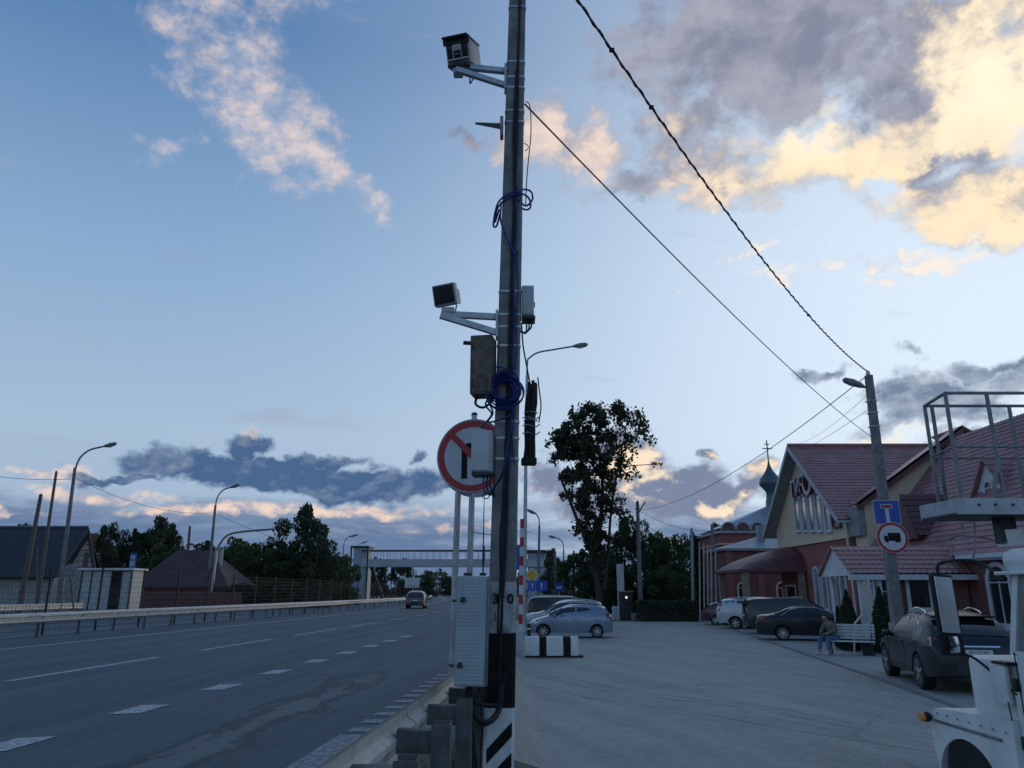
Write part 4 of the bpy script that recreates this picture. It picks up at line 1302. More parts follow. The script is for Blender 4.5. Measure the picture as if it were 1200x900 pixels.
SUVC = dict(L=4.80, W=1.93, H=1.66, belt=1.02, sill=.33, r=.385, xw=(1.47, -1.40), nose=.20, tail=.15, tumble=.30, tw=.26,
            top=[(-2.40, .62), (-2.39, .92), (-2.30, 1.10), (-2.05, 1.30), (-1.62, 1.53), (-1.0, 1.635), (-.3, 1.655), (.25, 1.58), (.60, 1.43), (1.08, 1.12), (1.30, 1.05), (2.05, .92), (2.33, .78), (2.40, .62)],
            side_windows=[[(-.42, 1.07), (.92, 1.06), (.62, 1.30), (.25, 1.46), (-.15, 1.525), (-.42, 1.535)], [(-1.55, 1.14), (-1.42, 1.08), (-.50, 1.07), (-.50, 1.535), (-.85, 1.51), (-1.30, 1.36)]],
            window_trim=[(-1.58, 1.12), (-1.30, 1.39), (-.85, 1.54), (-.2, 1.555), (.25, 1.49), (.66, 1.31), (.98, 1.07)],
            wind=(1.08, .42), rearw=(-2.22, -1.72), tail_side=[[(-2.30, .98), (-1.88, 1.05), (-1.86, 1.13), (-2.18, 1.16)]], tail_rear=[(.56, .86, .98, 1.14)],
            head_side=[[(1.75, .92), (2.15, .80), (2.12, .72), (1.85, .78)]], gr=(.5, .74), plate=.86, chrome_z=.97, reg='M 127 TH', seams=[(.98, .5, 1.02, 1.02), (-.46, .45, -.46, 1.02), (-1.36, .85, -1.5, 1.05)],
            handles=[(-.22, .97), (-1.18, 1.0)], mirror=(.80, 1.08), rails=(-1.15, .25), spoiler=(-1.72, 1.56), bumper_dark=.66, cladding=True, wiper=(-2.28, 1.13), spokes=5)
SEDAN = dict(L=4.76, W=1.82, H=1.47, belt=.96, sill=.24, r=.325, xw=(1.42, -1.30), nose=.22, tail=.17, tumble=.28,
             top=[(-2.38, .55), (-2.36, .92), (-2.25, 1.06), (-1.75, 1.10), (-1.55, 1.13), (-.90, 1.40), (-.35, 1.465), (.15, 1.45), (.45, 1.36), (1.15, 1.00), (1.35, .96), (2.05, .83), (2.30, .70), (2.38, .55)],
             side_windows=[[(-.18, 1.0), (1.02, .99), (.55, 1.27), (.22, 1.375), (-.18, 1.395)], [(-1.30, 1.06), (-1.15, 1.01), (-.26, 1.0), (-.26, 1.395), (-.55, 1.375), (-.92, 1.27)]],
             window_trim=[(-1.34, 1.05), (-.95, 1.29), (-.55, 1.40), (-.1, 1.415), (.25, 1.39), (.62, 1.26), (1.08, .995)],
             wind=(1.14, .44), rearw=(-1.56, -.92), tail_side=[[(-2.30, .86), (-1.98, .92), (-1.96, 1.04), (-2.24, 1.04)]], tail_rear=[(.45, .80, .84, 1.02)],
             head_side=[[(1.82, .82), (2.18, .70), (2.14, .62), (1.92, .66)]], gr=(.4, .62), plate=.74, seams=[(1.02, .4, 1.05, .96), (-.22, .38, -.22, .98), (-1.02, .70, -1.2, 1.0)], handles=[(-.02, .90), (-1.0, .92)], mirror=(.85, 1.0), spokes=10)
XTRAIL = dict(L=4.63, W=1.79, H=1.70, belt=1.08, sill=.34, r=.35, xw=(1.36, -1.27), nose=.16, tail=.10, tumble=.20,
              top=[(-2.315, .62), (-2.31, 1.05), (-2.26, 1.30), (-2.02, 1.60), (-1.75, 1.67), (-.7, 1.70), (.1, 1.68), (.42, 1.56), (1.02, 1.16), (1.20, 1.10), (2.0, 1.0), (2.25, .86), (2.315, .66)],
              side_windows=[[(-.28, 1.13), (.88, 1.12), (.44, 1.46), (.2, 1.575), (-.28, 1.59)], [(-1.22, 1.13), (-.36, 1.13), (-.36, 1.59), (-1.1, 1.585)], [(-1.92, 1.22), (-1.80, 1.15), (-1.34, 1.13), (-1.25, 1.58), (-1.72, 1.53)]],
              wind=(1.00, .44), rearw=(-2.25, -2.00), tail_side=[[(-2.24, 1.0), (-2.08, 1.02), (-1.94, 1.56), (-2.04, 1.58)]], tail_rear=[(.62, .80, .98, 1.50)],
              head_side=[[(1.75, 1.0), (2.1, .92), (2.1, .80), (1.85, .82)]], gr=(.6, .85), plate=.90, seams=[(.92, .5, .95, 1.08), (-.32, .5, -.32, 1.1), (-1.2, .8, -1.3, 1.1)], handles=[(-.12, 1.0), (-1.08, 1.02)], mirror=(.74, 1.14), rails=(-1.7, .1), bumper_dark=.6, cladding=True, spokes=6)
WAGON = dict(XTRAIL, L=4.70, H=1.62, W=1.80, r=.33, top=[(-2.35, .6), (-2.34, 1.0), (-2.26, 1.20), (-2.0, 1.50), (-1.7, 1.59), (-.7, 1.62), (.1, 1.60), (.42, 1.49), (1.10, 1.08), (1.28, 1.02), (2.05, .9), (2.28, .76), (2.35, .6)],
             belt=1.0, sill=.28, side_windows=[[(-.28, 1.05), (.92, 1.04), (.44, 1.38), (.2, 1.49), (-.28, 1.51)], [(-1.22, 1.05), (-.36, 1.05), (-.36, 1.51), (-1.1, 1.505)], [(-1.95, 1.14), (-1.84, 1.07), (-1.34, 1.05), (-1.25, 1.50), (-1.72, 1.45)]],
             wind=(1.08, .44), tail_side=[[(-2.26, .9), (-2.02, .92), (-1.92, 1.16), (-2.1, 1.18)]], tail_rear=[(.60, .80, .9, 1.15)], rails=(-1.7, .1), handles=[(-.12, .95), (-1.08, .96)], mirror=(.78, 1.06))
VAN = dict(XTRAIL, L=4.85, H=1.80, W=1.88, r=.34, belt=1.08, top=[(-2.425, .6), (-2.42, 1.05), (-2.38, 1.35), (-2.24, 1.70), (-2.0, 1.78), (-.7, 1.80), (.35, 1.78), (.75, 1.66), (1.55, 1.16), (1.72, 1.08), (2.2, .95), (2.38, .8), (2.425, .6)],
           side_windows=[[(-.10, 1.13), (1.32, 1.12), (.82, 1.52), (.5, 1.64), (-.10, 1.67)], [(-1.16, 1.13), (-.2, 1.13), (-.2, 1.67), (-1.16, 1.67)], [(-2.12, 1.20), (-2.02, 1.14), (-1.26, 1.13), (-1.26, 1.66), (-1.98, 1.60)]],
           wind=(1.50, .76), rearw=(-2.38, -2.22), tail_side=[[(-2.36, 1.0), (-2.22, 1.02), (-2.14, 1.45), (-2.26, 1.48)]], tail_rear=[(.66, .84, 1.0, 1.45)], rails=(-1.9, .4), mirror=(1.16, 1.14), xw=(1.50, -1.45))
LADA = dict(HATCH, L=4.12, W=1.68, H=1.42, top=[(-2.06, .52), (-2.04, .84), (-1.98, .96), (-1.55, 1.30), (-1.2, 1.40), (-.5, 1.42), (.1, 1.40), (.4, 1.30), (1.02, .95), (1.3, .89), (1.8, .78), (2.0, .64), (2.06, .5)],
            rearw=(-1.93, -1.58), tail_rear=[(.44, .80, .74, .90)], tail_side=[[(-1.98, .74), (-1.8, .76), (-1.8, .90), (-1.94, .9)]], bumper_dark=.60, plate=.66, spokes=8)

C_silverblue = paint('paint_silver_blue', (.20, .25, .32), .5)
C_silver = paint('paint_silver', (.36, .38, .40), .5)
C_black = mat('paint_black', (.006, .008, .013), .34, 0, .06, 2, coat=.3, dirt=.03, spec=.4)
C_graphite = mat('paint_graphite', (.006, .010, .017), .36, 0, .06, 2, coat=.22, dirt=.02, spec=.4)
C_white = paint('paint_white_silver', (.46, .48, .50), .3)
C_maroon = paint('paint_maroon', (.075, .018, .024), .3)
C_red = paint('paint_dark_red', (.055, .014, .018), .2)


def put_car(label, p, a, b_, mp, lz=LOT_Z, **kw):
    """a: ground point under the rear axle's centre, b_: point it heads for"""
    d = Vector((b_[0] - a[0], b_[1] - a[1], 0)).normalized()
    c = Vector((a[0], a[1], lz)) - d * p['xw'][1]
    return car(label, p, c, math.atan2(d.y, d.x), mp, **kw)


put_car('silver blue three door hatchback parked beside the striped concrete block', HATCH, (4.05, 37.6), (0.9, 37.9), C_silverblue)
put_car('silver estate car with roof rails behind the silver blue hatchback', WAGON, (4.1, 42.6), (0.6, 42.8), C_silver)
put_car('black people carrier parked behind the silver estate car', VAN, (1.95, 49.0), (5.2, 49.1), C_black)
put_car('glossy dark crossover with chrome trim parked by the sign pole', SUVC, (9.98, 17.6), (10.62, 20.5), C_graphite)
put_car('black saloon car parked with its nose towards the bench', SEDAN, (12.15, 35.6), (14.7, 34.9), C_black)
put_car('dark green black estate car parked between saloon and pale crossover', dict(VAN, H=1.70), (13.0, 40.6), (16.2, 40.2), paint('paint_dark_green', (.014, .020, .022), .2))
put_car('pale silver crossover with tall upright tail lights near the church', XTRAIL, (13.2, 46.2), (16.2, 45.0), C_white)
put_car('maroon car at the far end of the parked row by the church', dict(LADA, H=1.5), (13.4, 51.8), (16.4, 50.9), C_maroon)
put_car('dark red hatchback driving away along the road', LADA, (-8.15, 66.2), (-8.6, 76), C_red, lz=0.0, group='moving cars', name='moving_car')


# ------------------------------------------------------------------ lorry with a raised work platform (front towards +y)
TX, TZ = 4.05, LOT_Z                     # left side plane of the cab, ground under it
tk = thing('aerial_platform_truck', 'dirty white lorry with boxy wing and long door mirror below a work platform', 'truck', (TX + 1.1, 6.0, TZ))
M_tkw = mat('lorry_white', (.76, .77, .76), .45, 0, .06, 1.6, .08, 30, c2=(.66, .66, .64), dirt=.24)
M_seat = mat('cab_interior', (.02, .02, .022), .8, 0, .2, 5)
cabw = 2.0


def tb(name, c, d, m, rot=None, bev=.03, par=None):
    return MB().box((TX + c[0], c[1], TZ + c[2]), d, rot, bev).build(name, m, par or tk, 40)


# wing with wheel arch
wy0, wy1 = 6.50, 7.75
n = 18
prof = []
for k in range(n + 1):
    a = math.pi * k / n
    prof.append((7.22 + .47 * math.cos(a), .42 + .42 * math.sin(a)))
outer = [(wy1 - .04, .55), (wy1 + .02, .80), (wy1 - .02, .98), (wy1 - .10, 1.04), (wy0 + .45, 1.08), (wy0, 1.10), (wy0, .50)]
loop = outer + [(y, z) for y, z in reversed(prof)]
MB().prism([(TX - .06, y, TZ + z) for y, z in loop], (.45, 0, 0)).build('wing', M_tkw, tk)
wl_ = MB().lathe([(.28, -.13), (.44, -.14), (.50, -.08), (.50, .08), (.44, .14), (.28, .13)], (0, 0, 0), 'x', 28)
wmesh = wl_.mesh('tyre', M_rubber, 40)
hmesh = MB().lathe([(.28, -.10), (.26, -.05), (.14, -.02), (.12, -.12), (.04, -.13)], (0, 0, 0), 'x', 20).mesh('hub', M_tkw, 40)
for (x, y) in ((.10, 7.15), (1.95, 7.15), (.12, 3.2), (1.93, 3.2)):
    o = inst('wheel', wmesh, tk, Matrix.Translation((x - 1.1, y - 6.0, .50)))
    inst('hub', hmesh, o)
MB().lathe([(.045, -.06), (.045, -.02), (.032, 0)], (TX - .07, wy1 - .02, TZ + .95), 'x', 12).build('indicator_base', M_rubber, tk)
MB().lathe([(.030, -.075), (.040, -.055), (.040, -.01)], (TX - .095, wy1 - .02, TZ + .95), 'x', 12).build('indicator_lens', M_amber, tk)
# cab side: lower panel, door, pillars, roof
tb('cab_side', (.03, 5.75, 1.05), (.07, 1.50, .72), M_tkw, bev=.02)
tb('cowl', (.55, 6.85, 1.30), (1.0, .72, .50), M_tkw, bev=.06)
tb('bonnet', (1.05, 7.45, 1.22), (.95, 1.10, .52), M_tkw, bev=.10)
tb('grille', (1.05, 8.02, 1.05), (.9, .05, .55), M_dark, bev=.01)
tb('bumper', (1.08, 8.02, .60), (1.85, .16, .24), M_tkw, bev=.03)
dr = tb('door', (-.012, 5.85, 1.18), (.03, 1.02, .92), M_tkw, bev=.012)
tb('door_handle', (-.045, 5.45, 1.42), (.03, .14, .035), M_dark, bev=.008, par=dr)
tb('hinge', (-.035, 6.41, 1.38), (.035, .05, .10), M_dark, bev=.006, par=dr)
tb('hinge', (-.035, 6.41, .95), (.035, .05, .10), M_dark, bev=.006, par=dr)
tb('vent', (-.03, 6.22, 1.22), (.012, .13, .17), M_rubber, bev=.004)
for y0, y1, m in ((6.44, 6.34, M_tkw), (5.32, 5.28, M_tkw)):
    MB().bar((TX + .03, y0, TZ + 1.60), (TX + .10, y1, TZ + 2.26), .06, .07).build('pillar', m, tk)
MB().bar((TX + .02, 6.32, TZ + 1.62), (TX + .08, 6.24, TZ + 2.22), .03, .04).build('window_frame', M_galv_d, tk)
MB().prism([(TX + .045, 5.36, TZ + 1.62), (TX + .045, 6.30, TZ + 1.62), (TX + .10, 6.22, TZ + 2.22), (TX + .10, 5.36, TZ + 2.22)], (.008, 0, 0)).build('side_window', M_carglass, tk)
tb('cab_roof', (1.02, 5.80, 2.34), (1.98, 1.34, .20), M_tkw, bev=.08)
tb('roof_gutter', (1.02, 5.80, 2.245), (2.06, 1.40, .03), M_tkw, bev=.01)
tb('cab_rear', (1.02, 5.16, 1.55), (1.9, .06, 1.6), M_tkw, bev=.02)
tb('cab_side', (2.02, 5.75, 1.25), (.07, 1.50, 1.1), M_tkw, bev=.02)
MB().prism([(TX + .12, 6.50, TZ + 1.58), (TX + 1.9, 6.50, TZ + 1.58), (TX + 1.85, 6.38, TZ + 2.24), (TX + .17, 6.38, TZ + 2.24)], (0, .01, 0)).build('windscreen', M_carglass, tk)
tb('cab_corner', (.06, 5.20, 1.80), (.08, .20, .98), M_tkw, bev=.02)
tb('seat', (.5, 5.6, 1.25), (.5, .5, .7), M_seat, bev=.08)
tb('seat', (1.5, 5.6, 1.25), (.5, .5, .7), M_seat, bev=.08)
tb('chassis_rail', (.65, 4.8, .78), (.10, 6.6, .22), M_dark, bev=.01)
tb('chassis_rail', (1.45, 4.8, .78), (.10, 6.6, .22), M_dark, bev=.01)
tb('flatbed', (1.05, 3.3, 1.05), (2.2, 3.3, .16), M_tkw, bev=.02)
tb('turret', (1.05, 3.6, 1.75), (.7, .7, 1.2), M_tkw, bev=.05)
tb('axle', (1.05, 7.15, .5), (1.7, .10, .10), M_dark, bev=.02)
tb('axle', (1.05, 3.2, .5), (1.7, .14, .14), M_dark, bev=.02)
# panel edge and box ahead of the door
tb('side_box', (-.02, 6.62, 1.36), (.05, .20, .30), M_tkw, bev=.015)
tb('cable_hook', (.02, 6.60, 1.53), (.10, .20, .025), M_dark, bev=.006)
# seams, bolts and stains that break up the panels
for pts in ([(-.030, 5.34, .74), (-.030, 5.34, 1.63)], [(-.030, 6.37, .74), (-.030, 6.37, 1.63)], [(-.030, 5.34, .74), (-.030, 6.37, .74)], [(-.012, 6.52, .70), (-.05, 6.52, 1.24)], [(-.004, 5.02, .98), (-.004, 6.48, .98)]):
    MB().tube([(TX + a_, b_, TZ + c_) for a_, b_, c_ in pts], .006, 4).build('panel_seam', M_rubber, tk)
for k in range(7):
    MB().lathe([(.011, -.008), (.008, -.012)], (TX - .065, wy0 + .08 + k * .17, TZ + 1.0), 'x', 8).build('rivet', M_galv_d, tk)
for k in range(5):
    MB().lathe([(.012, -.01), (.008, -.014)], (TX - .03, 5.42 + k * .21, TZ + .80), 'x', 8).build('rivet', M_galv_d, tk)
tb('wing_edge', (-.065, 7.16, .93), (.02, 1.0, .025), M_galv_d, bev=.006)
tb('step', (-.10, 5.9, .52), (.26, .55, .05), M_galv_d, bev=.01)
tb('step_bracket', (.02, 5.7, .65), (.05, .05, .3), M_dark, bev=.01)
tb('step_bracket', (.02, 6.1, .65), (.05, .05, .3), M_dark, bev=.01)
tb('fuel_tank', (.10, 4.55, .70), (.55, .95, .45), M_tkw, bev=.08)
# door mirror on its arms
mir = thing('door_mirror', 'tall black framed lorry mirror held out on a curved arm', 'mirror', P(1112, 760, 7.2))
mc = P(1111, 716, 7.0)
rotm = rotz(R(20)) @ Matrix.Rotation(R(3), 3, 'Y') @ Matrix.Rotation(R(-4), 3, 'X')
hh = .62
o = MB().box(mc + b((0, .03, -.03)), (.255, .05, .70), rotm, .02).build('mirror_shell', M_rubber, tk, 40)
MB().box(mc + rotm @ b((0, -.002, .055)), (.205, .008, .48), rotm, .003).build('mirror_glass', M_mirror_r, tk)
mbm = MB(); q = []
for i in range(7):
    for j in range(7):
        x, z = (-1 + j / 3) * .055, (-1 + i / 3) * .07
        q.append(mc + rotm @ b((x, -.002 - .022 * (1 - (x / .055) ** 2 * .5 - (z / .07) ** 2 * .5), z - .285)))
mbm.grid(q, 7, 7).build('wide_angle_glass', M_mirror, tk, 60)
bpy.data.objects.remove(mir)
MB().tube(smooth_path([mc + b((-.02, .03, .31)), mc + b((-.02, .03, .38)), mc + b((.04, .02, .425)), mc + b((.25, -.1, .43)), b((TX + .04, 6.42, TZ + 2.20))], 6), .014, 6).build('mirror_arm', M_rubber, tk, smooth=60)
MB().tube(smooth_path([mc + b((.02, .03, -.36)), mc + b((.15, -.05, -.40)), b((TX + .0, 6.46, TZ + 1.30))], 6), .012, 6).build('mirror_arm', M_rubber, tk, smooth=60)

# work platform carried over the cab
bk = thing('work_platform', 'open worn railed work platform held above the lorry cab', 'platform', (TX + 1.6, 7.4, TZ + 2.9))
M_rail = mat('platform_rail', (.20, .205, .21), .55, .2, .2, 9, dirt=.55)
fl, nl_ = P(1083, 473, 7.75), P(1107, 458, 7.40)
zt = (fl.z + nl_.z) / 2
zf = P(1100, 590, 7.5).z
XL, YN, YF, XR = P(1107, 458, 7.40).x, 7.40, 7.95, nl_.x + 2.3
XLF = P(1083, 473, YF).x
ztF = zt
mid = zf + (zt - zf) * .50


def rail(pts, r_=.019, name='rail'):
    MB().tube(pts, r_, 8).build(name, M_rail, bk, smooth=50)


NL, FL, NR, FR = (XL, YN), (XLF, YF), (XR, YN), (XR, YF)
rail([(*FL, zt), (*NL, zt)], .017); rail([(*NL, zt), (*NR, zt)], .017); rail([(*FL, zt - .0), (*FR, zt)], .017); rail([(*FR, zt), (*NR, zt)], .017)
for z_ in (mid,):
    rail([(*NL, z_), (*NR, z_)], .013); rail([(*FL, z_ - .02), (*FR, z_ - .02)], .013); rail([(*FL, z_), (*NL, z_)], .012)
for (x, y) in (NL, FL, (XL + .42, YN), (XL + .16, YF), (XL + 1.0, YN), (XL + 1.0, YF), NR, FR, (XL + 1.6, YN), (XL + 1.6, YF)):
    MB().bar((x, y, zf), (x, y, zt), .028, .028).build('upright', M_rail, bk)
MB().bar((XL + .30, YN, zf + .02), (XL + .42, YN, zf + .40), .03, .03).build('gusset', M_rail, bk)
MB().bar((XL + .16, YF, zf), (XL + .06, YF - .2, mid), .03, .03).build('gusset', M_rail, bk)
M_tray = mat('platform_tray', (.42, .45, .47), .6, .1, .15, 6, .1, 40, dirt=.5)
hf = .155
MB().box(((XL + XR) / 2 - .03, (YN + YF) / 2, zf - .115), (XR - XL + .14, YF - YN + .10, .03), None, .01).build('floor', M_dark, bk)
MB().box(((XL + XR) / 2 - .03, YN - .05, zf - .045), (XR - XL + .14, .025, hf), None, .006).build('toe_board', M_tray, bk)
MB().box(((XL + XR) / 2 - .03, YF + .05, zf - .045), (XR - XL + .14, .025, hf), None, .006).build('toe_board', M_tray, bk)
MB().bar((XL - .06, YN - .05, zf - .045), (XL - .08, YF + .05, zf - .045), .025, hf).build('toe_board', M_tray, bk)
for x in (.12, .28, .45, 1.2):
    MB().lathe([(.014, -.012), (.014, 0)], (XL + x, YN - .063, zf - .03), 'y', 8).build('bolt', M_dark, bk)
MB().box((XL + .55, (YN + YF) / 2, zf - .25), (.16, .14, .26), None, .01).build('platform_pivot', M_dark, bk)
MB().box((XL + 1.1, (YN + YF) / 2 - .25, zf - .27), (.7, .2, .14), None, .02).build('levelling_box', M_tray, bk)
MB().bar((XL + .9, (YN + YF) / 2, zf - .3), (TX + 1.05, 3.6, TZ + 2.45), .22, .26).build('boom', M_tkw, bk)
MB().bar((XL + .9, (YN + YF) / 2, zf - .3), (XL + .50, (YN + YF) / 2, zf - .33), .18, .16).build('boom', M_tkw, bk)
for pts in ([(1113, 632), (1125, 628), (1150, 630), (1175, 635), (1200, 632)], [(1117, 640), (1114, 655), (1112, 664)], [(1142, 612), (1143, 640), (1140, 655)], [(1126, 612), (1130, 626)]):
    MB().tube(smooth_path([P(x, y, 7.6) for x, y in pts], 5), .008, 6).build('hydraulic_hose', M_galv_d, bk, smooth=60)

# ------------------------------------------------------------------ building helpers
def tile_roof(root, el, er, rr, rl, m, name='roof', row=.30, wave=.24, amp=.040, step=.030):
    """profiled roof sheet: stepped rows with rounded waves; corners eave-left, eave-right, ridge-right, ridge-left"""
    el, er, rr, rl = map(Vector, (el, er, rr, rl))
    H_ = ((rl + rr) / 2 - (el + er) / 2).length
    W_ = max((er - el).length, (rr - rl).length)
    nr = max(1, int(H_ / row)); nc = max(2, int(W_ / wave)) * 4
    nrm = (er - el).cross(rl - el).normalized()
    if nrm.length < .1: nrm = (rr - rl).cross(rl - el).normalized()
    if nrm.z < 0: nrm = -nrm
    pts = []; rows = 0
    for i in range(nr):
        for e in (0, 1):
            t = (i + e * .995) / nr
            a, c_ = el.lerp(rl, t), er.lerp(rr, t)
            lift = step * (1 - e)
            for j in range(nc + 1):
                s = j / nc
                pts.append(a.lerp(c_, s) + nrm * (lift + amp * (math.cos(s * nc / 4 * 2 * math.pi) * .5 + .5)))
            rows += 1
    mb = MB().grid(pts, rows, nc + 1)
    return mb.build(name, m, root, smooth=50)


def slab(root, quad, th, m, name):
    q = [Vector(p) for p in quad]
    n_ = (q[1] - q[0]).cross(q[3] - q[0]).normalized()
    if n_.z < 0: n_ = -n_
    return MB().prism(q, n_ * -th).build(name, m, root)


def window(root, o, ur, w, h, arch=True, trim=.09, m_trim=None, mull=1, name='window', bars=1, glass=None):
    """a window standing on point o (sill centre), ur along its width; outward normal = ur x up reversed"""
    o, ur = Vector(o), Vector(ur).normalized()
    up = Vector((0, 0, 1)); nn = ur.cross(up)              # outward
    m_trim = m_trim or M_trim
    n_ = 12

    def outline(g):
        hw_ = w / 2 + g
        if arch:
            base = h - w / 2
            pts = [(-hw_, -g), (hw_, -g)] + [(hw_ * math.cos(math.pi * k / n_), base + hw_ * math.sin(math.pi * k / n_)) for k in range(n_ + 1)]
        else:
            pts = [(-hw_, -g), (hw_, -g), (hw_, h + g), (-hw_, h + g)]
        return [o + ur * x + up * z for x, z in pts]
    fr = MB().ringstrip([p + nn * .002 for p in outline(trim)], [p + nn * .002 for p in outline(0)], nn * .07)
    f = fr.build(name, m_trim, root)
    MB().poly([p + nn * .012 for p in outline(.01)]).build('pane', glass or M_glass, f)
    mb = MB()
    for k in range(mull):
        x = (k + 1) / (mull + 1) - .5
        a = o + ur * (x * w) + nn * .03
        mb.bar(a, a + up * (h - (w * .5 if arch else 0) * .9), .045, .03, up=nn)
    for k in range(bars):
        z = (h - w / 2 if arch else h * .68) if k == 0 else h * .3
        mb.bar(o + ur * (-w / 2) + up * z + nn * .03, o + ur * (w / 2) + up * z + nn * .03, .045, .03, up=nn)
    if mb.v: mb.build('mullion', m_trim, f)
    mb = MB().box(o + nn * .07 - up * (trim + .03), Vector((abs(ur.x) * (w + .3) + abs(nn.x) * .16, abs(ur.y) * (w + .3) + abs(nn.y) * .16, .06)))
    mb.build('sill', m_trim, f)
    return f


Z = LOT_Z
UY = Vector((0, -1, 0))          # along a wall that faces -x (outward = ur x up = (-1,0,0))
FX = 17.8                         # front line of the buildings
# ------------------------------------------------------------------ restaurant: gabled hall
re1 = thing('restaurant_building', 'brick and yellow restaurant with tall gable sign lettering and red tiled roofs', 'building', (FX, 40, Z))
Y0, Y1 = 40.2, 51.2
YM = (Y0 + Y1) / 2
ze, za, zb = P(995, 603, Y0).z - .0, P(937.5, 526, YM).z, P(1000, 629, Y0).z
XE = 30.0
M_fascia = mat('fascia_pale', (.42, .44, .46), .55, 0, .1, 3, dirt=.2)
MB().box(((FX + XE) / 2, YM, (zb + Z) / 2), (XE - FX, Y1 - Y0, zb - Z)).build('brick_wall', M_brick, re1)
MB().prism([(FX - .06, Y0 - .004, zb), (FX - .06, Y0 - .004, ze), (FX - .06, YM, za), (FX - .06, Y1 + .004, ze), (FX - .06, Y1 + .004, zb)], (XE - FX, 0, 0)).build('gable_wall', M_brick_y, re1)
MB().box((FX - .08, YM, zb + .0), (.12, Y1 - Y0 + .1, .10)).build('string_course', M_brick_y, re1)
ov = .8
sl = (za - ze) / (YM - Y0)
zt_ = za + .10
for s, ya in ((-1, Y0 - .55), (1, Y1 + .55)):
    zl = za - sl * abs(YM - ya)
    if s < 0:
        tile_roof(re1, (FX - ov, ya, zl + .14), (XE, ya, zl + .14), (XE, YM, za + .14), (FX - ov, YM, za + .14), M_tile)
    else:
        tile_roof(re1, (FX - ov, ya, zl + .14), (XE, ya, zl + .14), (XE, YM, za + .14), (FX - ov, YM, za + .14), M_tile, wave=.5)
    slab(re1, [(FX - ov + .02, ya, zl + .10), (XE, ya, zl + .10), (XE, YM, za + .10), (FX - ov + .02, YM, za + .10)], .10, M_soffit, 'soffit')
    MB().prism([(FX - ov - .05, ya, zl - .10), (FX - ov - .05, ya, zl + .20), (FX - ov - .05, YM, za + .20), (FX - ov - .05, YM, za - .10)], (.05, 0, 0)).build('bargeboard', M_fascia, re1)
    MB().box(((FX - ov + XE) / 2, ya + s * .06, zl + .04), (XE - FX + ov, .12, .12)).build('gutter', M_fascia, re1)
MB().tube([(FX - ov, YM, za + .22), (XE, YM, za + .22)], .12, 8).build('ridge_cap', M_tile, re1, smooth=50)
MB().tube([(FX - .12, Y0 + .05, ze - .1), (FX - .16, Y0 + .05, zb), (FX - .16, Y0 + .05, Z + .2)], .06, 8).build('downpipe', M_trim, re1, smooth=50)


def y_at(px): return (FX * 880 / (px - 600) - .9) / math.cos(PITCH)


for px in (938.5, 946.5, 954.5, 963.5, 973.5):
    yc = y_at(px)
    window(re1, (FX - .06, yc, P(px, 621, yc).z), UY, .66, 2.05, True, .09, mull=0, glass=M_glass_sky)
for px, wide in ((952.5, 1), (961, 1), (971, 1.0), (982, 1)):
    yc = y_at(px) + .1
    window(re1, (FX, yc, P(px, 713, yc).z), UY, .62, 2.25, True, .13, mull=0, glass=M_glass_sky)
MB().ringstrip([(FX - .12, y_at(984) + .0 + a, P(988, 609, 42).z + c_) for a, c_ in ((-.55, -.52), (.55, -.52), (.55, .52), (-.55, .52))],
               [(FX - .12, y_at(984) + .0 + a, P(988, 609, 42).z + c_) for a, c_ in ((-.42, -.40), (.42, -.40), (.42, .40), (-.42, .40))], (-.10, 0, 0)).build('lit_sign_frame', M_tile_d, re1)
text_mb('Ш', .75, .10, ((FX - .16, y_at(984), P(988, 609, 42).z), (0, -1, 0), (0, 0, 1))).build('sign_letter', M_tile_d, re1)
# raised letters on the gable
M_letter = mat('letter_face', (.48, .36, .42), .4, 0, .08, 5)
for ch, px, py, sz in (('П', 937.3, 574, 1.3), ('И', 942.3, 571, 1.3), ('Р', 947.0, 568, 1.3), ('О', 953.3, 567, 2.0)):
    yc = ((FX - .45) * 880 / (px - 600) - .9) / math.cos(PITCH)
    q = P(px, py, yc)
    q.x = FX - .45
    MB().bar(q, (FX, q.y, q.z), .05).build('sign_bracket', M_dark, re1)
    text_mb(ch, sz, .26, (q, (0, -1, 0), (0, 0, 1)), bold=.02).build('sign_letter', M_tile_d, re1)
    text_mb(ch, sz, .03, (q + Vector((-.15, 0, 0)), (0, -1, 0), (0, 0, 1)), bold=.02).build('letter_face', M_letter, re1)

# yellow gable wall between the two roofs, with its dark bargeboard
YW = 38.75
bx0, bz0 = P(1009, 590, YW).x, P(1009, 590, YW).z
bx1, bz1 = P(1124, 505, YW).x, P(1124, 505, YW).z
MB().prism([(bx0 + .1, YW, Z), (bx0 + .1, YW, bz0), (bx1, YW, bz1), (bx1 + 5, YW, bz1 - 3), (bx1 + 5, YW, Z)], (0, 1.3, 0)).build('gable_wall', M_brick_y, re1)
MB().bar((bx0 - .35, YW - .30, bz0 - .30 * .62), (bx1, YW - .30, bz1 + .04), .10, .34, up=(0, 0, 1)).build('bargeboard', M_tile_d, re1)
slab(re1, [(bx0 - .35, YW - .35, bz0 - .02), (bx1, YW - .35, bz1 + .24), (bx1, YW + .7, bz1 + .24), (bx0 - .35, YW + .7, bz0 - .02)], .10, M_tile, 'roof')
slab(re1, [(bx1, YW - .35, bz1 + .24), (bx1 + 3, YW - .35, bz1 - 1.6), (bx1 + 3, YW + 2.6, bz1 - 1.6), (bx1, YW + 2.6, bz1 + .24)], .10, M_tile, 'roof')
MB().box((bx0 - .05, YW + .6, (bz0 + 4.0) / 2), (.35, 1.2, bz0 - 4.3)).build('side_panel', M_soffit, re1)

